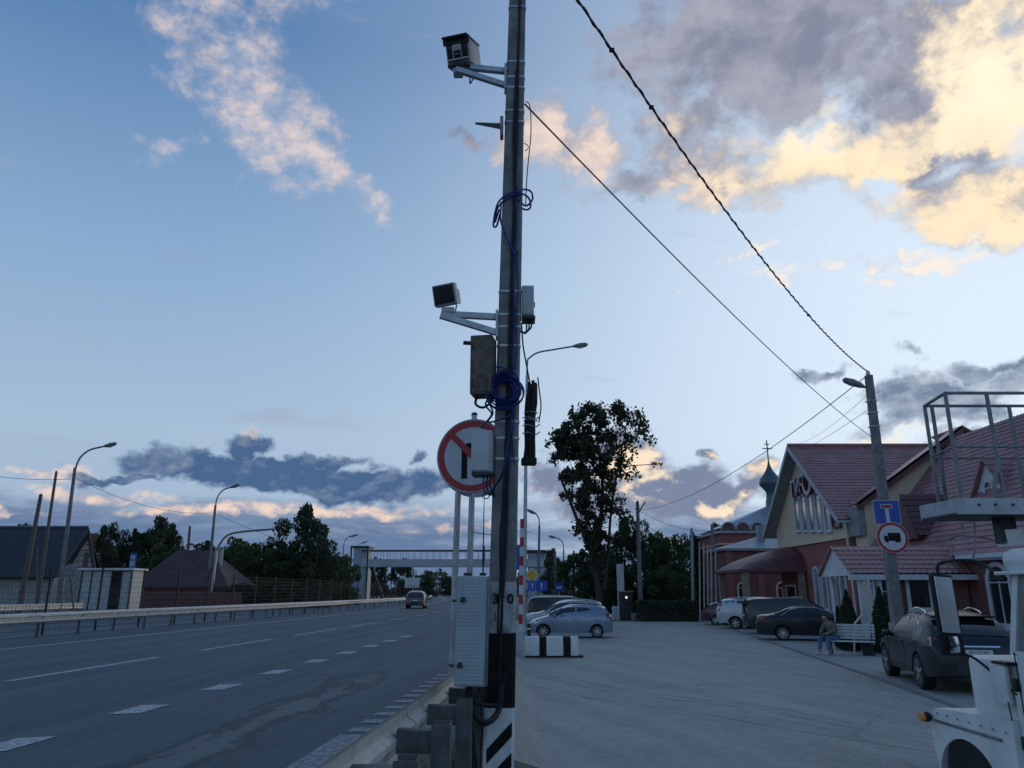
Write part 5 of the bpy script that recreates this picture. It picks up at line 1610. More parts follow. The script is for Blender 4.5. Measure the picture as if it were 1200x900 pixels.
# lower wing: long steep roof falling towards the yard
YA, YB = 14.0, 38.6
XR_, ZR_ = 23.0, P(1160, 504, 36.5).z
ZE_ = 2.72
tile_roof(re1, (FX - .45, YA, ZE_), (FX - .45, YB, ZE_), (XR_, YB, ZR_), (XR_, YA, ZR_), M_tile)
slab(re1, [(FX - .42, YA, ZE_ - .05), (FX - .42, YB, ZE_ - .05), (XR_, YB, ZR_ - .05), (XR_, YA, ZR_ - .05)], .08, M_soffit, 'soffit')
slab(re1, [(XR_, YA, ZR_), (XR_, YB, ZR_), (XR_ + 6, YB, ZE_), (XR_ + 6, YA, ZE_)], .1, M_tile, 'roof')
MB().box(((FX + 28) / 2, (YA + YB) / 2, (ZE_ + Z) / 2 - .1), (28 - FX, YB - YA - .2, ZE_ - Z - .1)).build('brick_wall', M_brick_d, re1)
MB().box((FX - .52, (YA + 29.9) / 2, ZE_ - .06), (.16, 29.9 - YA, .16)).build('gutter', M_trim, re1)
MB().box((FX - .20, (YA + 29.9) / 2, ZE_ - .16), (.5, 29.9 - YA, .10)).build('cornice', M_trim, re1)
MB().prism([(XR_ - 6, YA, ZE_), (XR_, YA, ZR_), (XR_ + 6, YA, ZE_)], (0, .2, 0)).build('gable_wall', M_brick_y, re1)
for yc in (28.35, 26.1, 23.8, 21.5, 19.2):
    window(re1, (FX, yc, P(1160, 731, 28).z), UY, 1.15, 2.0, True, .17, mull=1)
# dormer with white gable, and a dark sheet dormer
dm = thing('dormer_tmp', 'x', 'x')
bpy.data.objects.remove(dm)
q = P(1155, 545, 33.0)
dx0 = FX + 1.9
zb_ = P(1165, 592, 31).z - .1
dy0, dy1, dym = 29.6, 32.4, 31.0
zd = P(1157, 542, 31).z
MB().prism([(dx0, dy0, zb_), (dx0, dym, zd), (dx0, dy1, zb_)], (4, 0, 0)).build('dormer_wall', M_trim, re1)
tile_roof(re1, (dx0 - .2, dy0 - .2, zb_ - .1), (dx0 + 4.5, dy0 - .2, zb_ - .1), (dx0 + 4.5, dym, zd + .12), (dx0 - .2, dym, zd + .12), M_tile, name='dormer_roof')
slab(re1, [(dx0 - .2, dy1 + .2, zb_ - .1), (dx0 + 4.5, dy1 + .2, zb_ - .1), (dx0 + 4.5, dym, zd + .12), (dx0 - .2, dym, zd + .12)], .06, M_tile, 'dormer_roof')
window(re1, (dx0 - .002, dym, zb_ + .25), UY, .5, .8, True, .09, mull=0)
ex0 = P(1053, 580, 34.5).x
ez1, ez0 = P(1053, 579, 34.5).z, P(1060, 628, 33.6).z
tile_roof(re1, (ex0, 33.4, ez0), (ex0 + 2.4, 33.4, ez0), (ex0 + 2.4, 34.6, ez1), (ex0, 34.6, ez1), M_tile_d, name='dormer_roof')
MB().prism([(ex0 + .1, 33.5, ez0 - .1), (ex0 + .1, 34.6, ez1 - .1), (ex0 + .1, 35.7, ez0 - .1)], (2.2, 0, 0)).build('dormer_wall', M_tile_d, re1)

# porch wing with tiled roof and white gable
PX0, PXa, PY0, PY1 = 13.25, FX, 30.0, 32.4
pze, pzr = P(1003, 674, PY0).z + .04, P(990, 641, 31.2).z
pm_ = (PY0 + PY1) / 2
tile_roof(re1, (PX0 - .35, PY0 - .35, pze), (PXa + .8, PY0 - .35, pze), (PXa + .8, pm_, pzr), (PX0 - .35, pm_, pzr), M_tile, name='porch_roof')
slab(re1, [(PX0 - .35, PY1 + .35, pze), (PXa, PY1 + .35, pze), (PXa, pm_, pzr), (PX0 - .35, pm_, pzr)], .06, M_tile, 'porch_roof')
MB().prism([(PX0 - .22, PY0 - .28, pze - .06), (PX0 - .22, pm_, pzr - .06), (PX0 - .22, PY1 + .28, pze - .06)], (.2, 0, 0)).build('porch_gable', M_trim, re1)
MB().box(((PX0 + PXa) / 2 - .1, PY0 - .33, pze - .12), (PXa - PX0 + .5, .14, .20)).build('cornice', M_trim, re1)
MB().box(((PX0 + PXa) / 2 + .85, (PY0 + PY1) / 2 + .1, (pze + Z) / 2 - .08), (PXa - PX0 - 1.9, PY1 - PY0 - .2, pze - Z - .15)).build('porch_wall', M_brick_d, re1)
for x, y in ((PX0 + .15, PY0 - .1), (PX0 + .85, PY0 - .1), (PX0 + .15, PY1), (PX0 + 1.4, PY0 - .1)):
    MB().box((x, y, (pze + Z) / 2 - .1), (.17, .17, pze - Z - .2)).build('pillar', M_trim, re1)
window(re1, (P(1081, 712, PY0).x, PY0 + .10, P(1081, 712, PY0).z), (1, 0, 0), .75, 1.05, False, .13, mull=0, bars=0)
window(re1, (P(1040, 730, PY0).x, PY0 + .10, P(1035, 730, PY0).z), (1, 0, 0), .7, 1.7, False, .10, mull=0)
# lattice post beside the door
mb = MB()
lx, ly = PX0 + .45, PY0 - .25
for s in (-.14, .14): mb.bar((lx + s, ly, Z), (lx + s, ly, pze - .2), .05)
for k in range(9): mb.bar((lx - .14, ly, Z + .3 + k * .26), (lx + .14, ly, Z + .3 + k * .26), .04)
mb.build('trellis', M_trim, re1)

# entrance canopy: dark red rounded sheet on posts
CX0, CX1, CYa, CYb = 13.75, FX, 46.6, 52.6
cz0 = P(900, 667, 46.6).z; chh = P(930, 641, 50).z - cz0
nu, nv = 14, 17
pts = []
for i in range(nu):
    x = CX0 + (CX1 - CX0) * i / (nu - 1)
    f = (max(0.0, i / (nu - 1))) ** .55
    for j in range(nv):
        a = -1 + 2 * j / (nv - 1)
        pts.append((x, (CYa + CYb) / 2 + a * (CYb - CYa) / 2, cz0 + chh * f * math.sqrt(max(0, 1 - a * a))))
MB().grid(pts, nu, nv).build('canopy', M_tile_d, re1, smooth=60)
MB().box(((CX0 + CX1) / 2, (CYa + CYb) / 2, cz0 - .08), (CX1 - CX0, CYb - CYa, .16)).build('canopy_frame', M_tile_d, re1)
for x, y in ((CX0 + .35, CYa + .3), (CX0 + .35, CYb - .4), (FX - .3, CYa + .3)):
    MB().box((x, y, (cz0 + Z) / 2), (.34, .34, cz0 - Z)).build('canopy_post', mat('post_tan', (.26, .21, .15), .7, 0, .2, 4), re1)
MB().box((FX - .04, 49.4, Z + 1.2), (.06, 1.6, 2.3)).build('door', M_glass, re1)
MB().ringstrip([(FX - .08, 48.5, Z), (FX - .08, 50.3, Z), (FX - .08, 50.3, Z + 2.5), (FX - .08, 48.5, Z + 2.5)], [(FX - .08, 48.62, Z), (FX - .08, 50.18, Z), (FX - .08, 50.18, Z + 2.4), (FX - .08, 48.62, Z + 2.4)], (-.06, 0, 0)).build('door_frame', M_trim, re1)

# ------------------------------------------------------------------ church behind
ch = thing('church', 'brick church with zinc roofs and a small onion dome with cross', 'church', (21, 66, Z))
cy = 66.0
cxl, cxr = P(844, 640, cy).x, P(844, 640, cy).x + 9
zc1 = P(860, 625, cy).z
MB().box(((cxl + cxr) / 2, cy + 5, (zc1 + Z) / 2), (cxr - cxl, 10, zc1 - Z)).build('wall', M_brick, ch)
MB().box(((cxl + cxr) / 2, cy + 5, zc1 + .1), (cxr - cxl + .5, 10.5, .22)).build('cornice', M_zinc, ch)
MB().box(((cxl + cxr) / 2, cy + 5, zc1 - .9), (cxr - cxl + .16, 10.2, .12)).build('string_course', M_brick_y, ch)
for k in range(7):                                  # row of rounded gables above the cornice
    x = cxl + .8 + k * 1.25
    MB().prism([(x - .58, cy - .05, zc1 + .21)] + [(x - .58 * math.cos(math.pi * j / 10), cy - .05, zc1 + .3 + .62 * math.sin(math.pi * j / 10)) for j in range(11)] + [(x + .58, cy - .05, zc1 + .21)], (0, .5, 0)).build('rounded_gable', M_brick_d, ch)
    MB().tube([(x - .58 * math.cos(math.pi * j / 10), cy - .1, zc1 + .3 + .62 * math.sin(math.pi * j / 10)) for j in range(11)], .09, 6).build('gable_trim', M_zinc, ch)
zrf = P(905, 588, cy + 5).z
apx = (P(912, 600, cy + 5).x, cy + 5, zrf)
zr0 = zc1 + .55
base = [(cxl + .4, cy + .7, zr0), (cxr - .2, cy + .7, zr0), (cxr - .2, cy + 9.5, zr0), (cxl + .4, cy + 9.5, zr0)]
MB().add(base + [apx], [(0, 1, 4), (1, 2, 4), (2, 3, 4), (3, 0, 4), (3, 2, 1, 0)]).build('roof', M_zinc, ch)
dc = Vector(P(905, 590, cy + 5))
s_ = (cy + 5) / 900.0
o = dc.copy(); o.z = zrf - .8
yz = lambda py: P(905, py, cy + 5).z - o.z
prof = [(.62, 0), (.58, yz(588)), (.50, yz(584)), (.46, yz(577)), (.62, yz(574)), (.98, yz(569)), (1.05, yz(566)), (.92, yz(561)), (.60, yz(556)), (.32, yz(551)), (.15, yz(546)), (.08, yz(541))]
dome = MB().lathe(prof, o, 'z', 20).build('onion_dome', mat('dome_dark', (.10, .13, .15), .4, .4, .15, 3), ch, smooth=60)
zt2 = yz(541)
mb = MB()
top_ = o + Vector((0, 0, zt2)); H2 = yz(527) - zt2 + .9
mb.bar(top_, top_ + Vector((0, 0, H2)), .09); mb.bar(top_ + Vector((-.48, 0, H2 * .62)), top_ + Vector((.48, 0, H2 * .62)), .08); mb.bar(top_ + Vector((-.25, 0, H2 * .82)), top_ + Vector((.25, 0, H2 * .82)), .07)
mb.build('cross', M_dark, dome)
for k in range(3):
    window(ch, (cxl + 1.4 + k * 2.6, cy, Z + 2.0), (1, 0, 0), .8, 2.2, True, .16, m_trim=M_brick_y)
# low annex with zinc roof
an = thing('church_annex', 'low brick annex under a pale zinc hipped roof before the church', 'building', (20, 58, Z))
ay = 58.0
axl = P(850, 660, ay).x
az0 = P(860, 645, ay).z
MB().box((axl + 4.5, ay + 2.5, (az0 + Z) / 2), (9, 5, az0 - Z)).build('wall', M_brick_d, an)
MB().box((axl + .3, ay - .02, (az0 + Z) / 2), (.5, .12, az0 - Z)).build('pilaster', M_brick, an)
MB().box((axl + 2.6, ay - .02, (az0 + Z) / 2), (.5, .12, az0 - Z)).build('pilaster', M_brick, an)
MB().box((axl + 4.5, ay + 2.5, az0 + .05), (9.6, 5.6, .14)).build('cornice', M_zinc, an)
zr1 = P(893, 629, ay + 2.5).z
MB().add([(axl - .35, ay - .35, az0 + .13), (axl + 9.3, ay - .35, az0 + .13), (axl + 9.3, ay + 5.3, az0 + .13), (axl - .35, ay + 5.3, az0 + .13), (P(888, 629, ay + 2.5).x, ay + 2.5, zr1), (axl + 6.5, ay + 2.5, zr1)],
         [(0, 1, 5, 4), (1, 2, 5), (2, 3, 4, 5), (3, 0, 4), (3, 2, 1, 0)]).build('roof', M_zinc, an)
MB().box((P(891, 625, ay + 1.6).x, ay + 1.6, zr1 + .15), (.5, .5, 1.3)).build('chimney', M_zinc, an)
for k in range(2):
    window(an, (axl + 1.2 + k * 2.9, ay, Z + 1.2), (1, 0, 0), .7, 1.5, True, .12, m_trim=M_brick_y)

# ------------------------------------------------------------------ things across the road, left
h1 = thing('grey_house', 'low house with long dark roof and brick patterned gable end', 'house', (-36, 58, -.2))
hy = 58.0
xl, xr = -52.0, P(106, 640, hy).x - 2.0
zr2, ze2 = P(60, 618, hy + 3).z, P(60, 676, hy - .5).z
MB().box(((xl + xr) / 2 - .2, hy + 3, (ze2 - .2) / 2), (xr - xl - .6, 5.6, ze2 + .2)).build('wall', M_conc_l, h1)
M_slate = mat('slate_dark', (.030, .034, .042), .7, 0, .25, 1.4, dirt=.2)
slab(h1, [(xl, hy - .4, ze2), (xr, hy - .4, ze2), (xr, hy + 3, zr2), (xl, hy + 3, zr2)], .12, M_slate, 'roof')
slab(h1, [(xl, hy + 6.4, ze2), (xr, hy + 6.4, ze2), (xr, hy + 3, zr2), (xl, hy + 3, zr2)], .12, M_slate, 'roof')
MB().tube([(xl, hy + 3, zr2 + .05), (xr, hy + 3, zr2 + .05)], .09, 6).build('ridge_cap', M_galv_d, h1)
gx = P(103, 650, 50).x
h2 = thing('gabled_outbuilding', 'small building whose pale patterned gable shows above the bus shelter', 'building', (gx, 51, -.2))
gy = 51.0
g0, g1, gt = P(89, 668, gy), P(106.5, 668, gy), P(104.5, 627, gy)
M_pale = mat('gable_pale', (.40, .33, .28), .7, 0, .15, 4)
g0.x -= .5
MB().prism([g0, g1 + Vector((.15, 0, 0)), gt], (0, .2, 0)).build('gable', M_pale, h2)
for k in range(6):
    z = g0.z + .2 + k * .36
    t = (z - g0.z) / (gt.z - g0.z)
    MB().box((((g0.x * (1 - t) + gt.x * t) + g1.x) / 2 + .1, gy - .02, z), (max(.05, (g1.x - (g0.x * (1 - t) + gt.x * t)) * .9), .03, .05)).build('gable_board', M_tile_d, h2)
MB().box(((g0.x + g1.x) / 2, gy + .5, (g0.z - .2) / 2), (g1.x - g0.x, 1, g0.z + .2)).build('wall', M_conc_l, h2)
MB().box(((g0.x + gt.x) / 2 + .55, gy - .03, (g0.z + gt.z) / 2 - .45), (.3, .05, .9)).build('gable_window', M_glass, h2)
MB().bar(g0 + Vector((-.2, -.1, -.1)), gt + Vector((0, -.1, .1)), .10, .2).build('bargeboard', M_slate, h2)
MB().bar(gt + Vector((0, -.1, .1)), g1 + Vector((.3, -.1, -.1)), .10, .2).build('bargeboard', M_slate, h2)
slab(h2, [g0 + Vector((-.2, -.2, -.05)), gt + Vector((0, -.2, .15)), gt + Vector((0, 1.2, .15)), g0 + Vector((-.2, 1.2, -.05))], .08, M_slate, 'roof')

bs = thing('bus_shelter', 'pale bus shelter with dark framed panels behind the wire fence', 'bus shelter', (-27, 48, -.12))
by = 47.0
b0, b1 = P(92, 700, by).x, P(151, 700, by).x
bz = P(120, 667, by).z
MB().box(((b0 + b1) / 2, by + .75, bz), (b1 - b0 + .35, 1.9, .12)).build('roof', M_trim, bs)
MB().box(((b0 + b1) / 2, by + 1.5, bz / 2), (b1 - b0, .06, bz)).build('back_panel', M_conc_l, bs)
nb = 5
for k in range(nb + 1):
    x = b0 + (b1 - b0) * k / nb
    MB().box((x, by + .04, bz / 2 - .05), (.07, .07, bz + .1)).build('frame_post', M_dark, bs)
    if k < nb and k != 3:
        MB().box((x + (b1 - b0) / nb / 2, by + .05, bz / 2 + .1), ((b1 - b0) / nb - .09, .03, bz - .45)).build('panel', mat('panel_pale', (.40, .43, .44), .5, 0, .1, 3, dirt=.3), bs)
for x in (b0, b1): MB().box((x, by + .78, bz / 2), (.05, 1.4, bz - .2)).build('side_panel', mat('panel_pale', (.4, .43, .44)), bs)
MB().box(((b0 + b1) / 2, by + 1.2, .42), (b1 - b0 - .3, .4, .06)).build('seat', M_wood, bs)
st = thing('bus_stop_sign', 'blue and white bus stop sign beside the bus shelter', 'traffic sign', (P(155, 700, by).x, by, -.12))
q0 = P(155.5, 658, by)
MB().tube([(q0.x, by, -.15), (q0.x, by, q0.z + .4)], .035, 8).build('post', M_galv_d, st)
MB().box(q0, (.40, .03, 1.0), None, .01).build('sign_panel', M_signblue, st)
MB().box(q0 + Vector((.0, -.019, .05)), (.24, .008, .62)).build('sign_inset', M_signwhite, st)
MB().box(q0 + Vector((.0, -.025, .08)), (.15, .008, .16)).build('bus_symbol', M_signblue, st)
rs = thing('round_sign', 'back of a round grey sign on a thin post near the bus shelter', 'traffic sign', (P(80, 700, 40).x, 40, -.12))
q0 = P(81.5, 669, 40)
MB().prism(circ(q0, .36, (1, 0, 0), (0, 0, 1), 28), (0, .02, 0)).build('sign_disc', M_galv_d, rs)
MB().tube([(q0.x - .25, 40.05, -.15), (q0.x, 40.05, q0.z + .3)], .03, 8).build('post', M_galv_d, rs)
MB().bar((q0.x + .65, 40.05, -.15), (q0.x + .05, 40.05, q0.z - .2), .06, .06).build('stay', M_dark, rs)

h3 = thing('red_roof_house', 'low house under a broad dull red hipped roof behind the fence', 'house', (-30, 66, -.2))
ry = 66.0
x0, x1, xa, xb = P(150, 690, ry).x, P(268, 690, ry).x, P(208, 645, ry + 4).x, P(248, 645, ry + 4).x
z0, z1 = P(200, 688, ry).z, P(200, 645, ry + 4).z
M_roofr = mat('old_red_roof', (.075, .038, .042), .75, 0, .25, 1.2, dirt=.3)
MB().add([(x0, ry, z0), (x1, ry, z0), (x1, ry + 8, z0), (x0, ry + 8, z0), (xa, ry + 4, z1), (xb, ry + 4, z1)], [(0, 1, 5, 4), (1, 2, 5), (2, 3, 4, 5), (3, 0, 4), (3, 2, 1, 0)]).build('roof', M_roofr, h3)
MB().box(((x0 + x1) / 2, ry + 4, (z0 - .2) / 2), (x1 - x0 - 1.0, 7, z0 + .2)).build('wall', M_brick_d, h3)
for px in (196, 212, 226):
    window(h3, (P(px, 700, ry).x, ry + .5, .35), (1, 0, 0), .9, .55, False, .1, mull=1, bars=0)
MB().box((P(256, 655, ry + 3).x, ry + 3, P(256, 655, ry + 3).z), (.6, .6, 1.8)).build('chimney', M_conc_l, h3)
wf = thing('board_fence', 'dark board fence in front of the red roofed house', 'fence', (P(200, 700, 60).x, 60, -.15))
bm_ = MB().box((0, 0, .75), (.155, .025, 1.5)).mesh('board', M_tile_d)
x = P(152, 700, 60).x
while x < P(282, 700, 60).x:
    inst('board', bm_, wf, Matrix.Translation((x - P(200, 700, 60).x, 0, .05 * math.sin(x * 7))))
    x += .17
MB().bar((P(152, 700, 60).x, 60.04, .4), (P(282, 700, 60).x, 60.04, .4), .05, .08).build('rail', M_wood, wf)
MB().bar((P(152, 700, 60).x, 60.04, 1.1), (P(282, 700, 60).x, 60.04, 1.1), .05, .08).build('rail', M_wood, wf)

# footbridge across the road
fb = thing('footbridge', 'pale covered footbridge spanning the road with a stair tower at each end', 'bridge', (-22, 120, 0))
fy = 120.0
zd0, zd1, zrl = P(480, 664.5, fy).z, P(480, 655.5, fy).z, P(480, 645.5, fy).z
xl_, xr_ = P(425, 660, fy).x, P(640, 660, fy).x
M_deck = mat('bridge_pale', (.42, .43, .45), .6, 0, .12, .6, dirt=.3)
M_tower = mat('tower_bluegrey', (.33, .36, .42), .6, 0, .12, .6, dirt=.3)
MB().box(((xl_ + xr_) / 2, fy, (zd0 + zd1) / 2), (xr_ - xl_, 2.6, zd1 - zd0)).build('deck', M_deck, fb)
for s in (-1.2, 1.2):
    MB().bar((xl_, fy + s, zrl), (xr_, fy + s, zrl), .12, .16).build('handrail', M_dark, fb)
    nbar = int((xr_ - xl_) / 1.0)
    ba = MB().bar((0, 0, zd1), (0, 0, zrl), .045, .045).mesh('baluster', M_dark)
    for k in range(nbar + 1):
        inst('baluster', ba, fb, Matrix.Translation((xl_ + k * 1.0 + 22, s, 0)))
for (pa, pb_, ta) in ((413, 431, 642), (617, 648, 648)):
    xa, xb = P(pa, 670, fy).x, P(pb_, 670, fy).x
    zt3 = P(pa, ta, fy).z
    MB().box(((xa + xb) / 2 + .1, fy + 1.0, zt3 / 2), (xb - xa - .3, 4.0, zt3)).build('stair_tower', M_tower, fb)
    MB().box(((xa + xb) / 2, fy + 1.0, zt3 + .12), (xb - xa + .5, 4.6, .22)).build('tower_roof', M_dark, fb)
    for x in (xa - .1, xb + .1): MB().box((x, fy - 1.2, zt3 / 2), (.22, .22, zt3)).build('corner_post', M_dark, fb)
    MB().bar((xb + .5, fy, zd0), (xb + 2.6, fy, 0), .3, .5).build('stair', M_dark, fb)
bb = thing('billboard', 'white billboard on a post beyond the footbridge', 'billboard', (P(483, 690, 135).x, 135, 0))
MB().box(P(483, 683, 135), (2.5, .2, 1.7), None, .02).build('board', M_white, bb)
MB().box((P(483, 690, 135).x, 135.1, .7), (.2, .2, 2.2)).build('post', M_galv_d, bb)

# ------------------------------------------------------------------ vegetation
def leaf_quads(centers, sizes, rs, droop=.0):
    """small folded leaf faces; returns an MB"""
    n = len(centers)
    c = np.asarray(centers, float)
    s = np.asarray(sizes, float)[:, None]
    a = rs.normal(size=(n, 3)); a /= np.linalg.norm(a, axis=1, keepdims=True)
    r_ = rs.normal(size=(n, 3)); b2 = np.cross(a, r_); b2 /= np.linalg.norm(b2, axis=1, keepdims=True) + 1e-9
    k = rs.uniform(.45, .8, (n, 1))
    nn = np.cross(a, b2)
    v = np.empty((n, 4, 3))
    v[:, 0] = c - a * s; v[:, 1] = c + b2 * s * k + nn * s * .25; v[:, 2] = c + a * s; v[:, 3] = c - b2 * s * k + nn * s * .25
    mb = MB()
    mb.v = [tuple(q) for q in v.reshape(-1, 3)]
    mb.f = [(4 * i, 4 * i + 1, 4 * i + 2, 4 * i + 3) for i in range(n)]
    mb.mi = [0] * n
    return mb


def fast_mesh(mb, name, m):
    me = bpy.data.meshes.new(name)
    me.from_pydata(mb.v, [], mb.f)
    me.materials.append(m)
    return me


def unit_crown(seed, n=9000, tall=1.0, dense=.5):
    rs = np.random.RandomState(seed)
    cs, ss = [], []
    nb = 62
    blob = []
    for k in range(nb):
        z = rs.uniform(.06, .93)
        rad = .5 * math.sqrt(max(.04, 1 - ((z - .40) / .60) ** 2)) * rs.uniform(.25, 1.0)
        a = rs.uniform(0, 6.283)
        blob.append((rad * math.cos(a), rad * math.sin(a), z, rs.uniform(.08, .19) * (1.15 - .5 * z)))
    for k in range(n):
        x, y, z, r_ = blob[rs.randint(nb)]
        d = rs.normal(size=3); d /= np.linalg.norm(d)
        q = r_ * rs.uniform(.35, 1.0) ** .5
        cs.append((x + d[0] * q, y + d[1] * q, z + d[2] * q * .8)); ss.append(rs.uniform(.012, .030))
    return leaf_quads(cs, ss, rs)


CROWNS = {}
for nm, m in (('d', M_leaf_d), ('m', M_leaf_m)):
    CROWNS[nm] = [fast_mesh(unit_crown(11 + k * 7), 'crown', m) for k in range(4)]
UTRUNK = MB().tube([(0, 0, -.02), (.01, 0, .3), (-.01, .01, .6), (.0, 0, .85)], [.035, .026, .018, .006], 7)
for a, z in ((.3, .35), (2.4, .42), (4.4, .5), (1.3, .6), (3.5, .66)):
    UTRUNK.tube([(0, 0, z), (.12 * math.cos(a), .12 * math.sin(a), z + .10), (.26 * math.cos(a), .26 * math.sin(a), z + .2)], [.014, .009, .003], 5)
UTRUNK = UTRUNK.mesh('trunk', M_bark, 60)
TN = [0]


def tree(label, px, Y, top_py, hw_px, base_z, kind='d', group=None, name='tree', lift=.06):
    x = P(px, 690, Y).x
    H_ = P(px, top_py, Y).z - base_z
    W_ = 2 * hw_px / FPX * Y * 1.02
    t = thing(name, label, 'tree', (x, Y, base_z), TN[0] * 1.9, group)
    inst('trunk', UTRUNK, t, Matrix.Diagonal((W_ * .8, W_ * .8, H_, 1)))
    inst('crown', CROWNS[kind][TN[0] % 4], t, Matrix.Translation((0, 0, H_ * lift)) @ Matrix.Diagonal((W_, W_, H_ * (1 - lift), 1)))
    TN[0] += 1
    return t


GL = 'trees across the road'
for px, Y, top, hw_, k, lab in (
        (120, 72, 612, 22, 'd', 'dark tree rising just right of the pale patterned gable'),
        (152, 76, 618, 20, 'd', 'dark round tree behind the bus shelter'),
        (172, 78, 604, 27, 'd', 'tall dark tree behind the blue bus stop sign'),
        (193, 80, 611, 15, 'd', 'narrow pointed dark tree left of the red roofed house'),
        (186, 71, 636, 26, 'm', 'lighter green bushy tree against the left slope of the red roof'),
        (232, 82, 632, 24, 'd', 'dark tree behind the chimney of the red roofed house'),
        (262, 84, 628, 24, 'm', 'green tree behind the street lamp beyond the red roofed house'),
        (292, 80, 634, 28, 'm', 'broad green tree between red roofed house and tall round crowned tree'),
        (318, 84, 630, 24, 'd', 'dark tree close to the left of the tall round crowned tree'),
        (338, 76, 655, 30, 'd', 'low dark tree under the tall round crowned tree'),
        (357, 80, 589, 37, 'd', 'tall tree with large round crown standing above its neighbours'),
        (385, 90, 652, 20, 'd', 'dark tree below the right side of the tall round crowned tree'),
        (402, 104, 650, 18, 'm', 'small green tree beside the footbridge tower'),
        (138, 92, 634, 26, 'd', 'dark background tree filling the gap above the bus shelter roof'),
        (212, 94, 640, 26, 'd', 'dark background tree above the ridge of the red roof'),
        (247, 92, 644, 26, 'd', 'dark background tree behind the pale bent mast'),
        (276, 94, 640, 26, 'd', 'dark background tree beneath the overhead mast arm'),
        (305, 94, 642, 24, 'd', 'dark background tree below the tip of the overhead mast arm'),
        (378, 94, 640, 24, 'd', 'dark background tree right of the slim white pole'),
        (10, 84, 612, 22, 'd', 'dark tree top just showing over the grey house ridge')):
    tree(lab, px, Y, top, hw_, -.2, k, GL)
for px, Y, top, hw_, lab in ((283, 66, 683, 26, 'low dark bush right of the board fence'), (322, 68, 678, 30, 'wide low bush beneath the end of the overhead mast arm'), (362, 70, 684, 26, 'low bush at the foot of the slim white pole'), (398, 84, 684, 22, 'low bush left of the footbridge tower')):
    tree(lab, px, Y, top, hw_, -.25, 'd', 'roadside bushes', 'bush', 0)
for px, Y, top, hw_, lab in ((442, 165, 653, 14, 'far tree showing above the bridge deck next to its left tower'), (468, 170, 653, 16, 'far tree behind the white billboard'), (498, 200, 668, 16, 'low far tree beyond the dark red driving hatchback'), (530, 240, 676, 18, 'small far tree behind the left sign post'), (560, 260, 678, 18, 'small far tree behind the ribbed cabinet'), (590, 250, 676, 18, 'small far tree behind the concrete pole')):
    tree(lab, px, Y, top, hw_, -.3, 'd', 'trees beyond the footbridge')
GM = 'trees behind the yard'
for px, Y, top, hw_, k, lab in (
        (652, 96, 642, 18, 'd', 'dark tree just right of the footbridge tower'),
        (672, 76, 648, 22, 'd', 'dark tree left of the tall ragged tree trunk'),
        (700, 70, 640, 30, 'd', 'dark tree around the foot of the tall ragged tree'),
        (742, 66, 603, 26, 'd', 'dark pointed tree behind the utility pole with a side arm'),
        (722, 64, 650, 24, 'd', 'low dark tree behind the white price pylon'),
        (766, 70, 622, 26, 'm', 'green tree right of the utility pole with a side arm'),
        (792, 68, 626, 24, 'm', 'green bushy tree left of the white flagpoles'),
        (818, 74, 622, 22, 'd', 'dark tree behind the white flagpoles'),
        (840, 76, 612, 18, 'd', 'dark tree against the corner of the church'),
        (780, 63, 662, 28, 'm', 'low pale green bush over the clipped hedge')):
    tree(lab, px, Y, top, hw_, -.75, k, GM)
# wood along the far horizon
rs = np.random.RandomState(2)
cs, ss = [], []
for k in range(15000):
    a = rs.uniform(-75, 75); d = rs.uniform(330, 420)
    h_ = 5 + 3 * math.sin(a * .9) + 2 * math.sin(a * 2.3 + 1) + rs.uniform(0, 2)
    cs.append((d * math.sin(R(a)), d * math.cos(R(a)), -.4 + h_ * rs.uniform(0, 1) ** .8)); ss.append(rs.uniform(.7, 1.6))
w_ = bpy.data.objects.new('distant_wood', fast_mesh(leaf_quads(cs, ss, rs), 'distant_wood', M_leaf_d))
col.objects.link(w_)
tag(w_, 'dark strip of distant wood along the horizon', 'wood', kind='stuff')

# clipped hedge at the end of the yard
rs = np.random.RandomState(6)
for lab, x0p, x1p, top in (('clipped dark hedge along the far end of the yard', 748, 822, 704),):
    hx0, hx1, Yh = P(x0p, 728, 57).x, P(x1p, 728, 57).x, 57.5
    hz = P(780, top, Yh).z
    cs = [(rs.uniform(hx0, hx1), Yh + rs.uniform(-.7, .7), LOT_Z + (hz - LOT_Z) * rs.uniform(0, 1) ** .8) for _ in range(6500)]
    hd = thing('hedge', lab, 'hedge', ((hx0 + hx1) / 2, Yh, LOT_Z))
    mb = leaf_quads(cs, rs.uniform(.05, .13, len(cs)), rs)
    o = mb.build('foliage', M_leaf_d, hd)
    MB().box(((hx0 + hx1) / 2, Yh, (hz + LOT_Z) / 2 - .1), (hx1 - hx0 - .3, 1.0, hz - LOT_Z - .3)).build('inner_twigs', M_bark, hd)

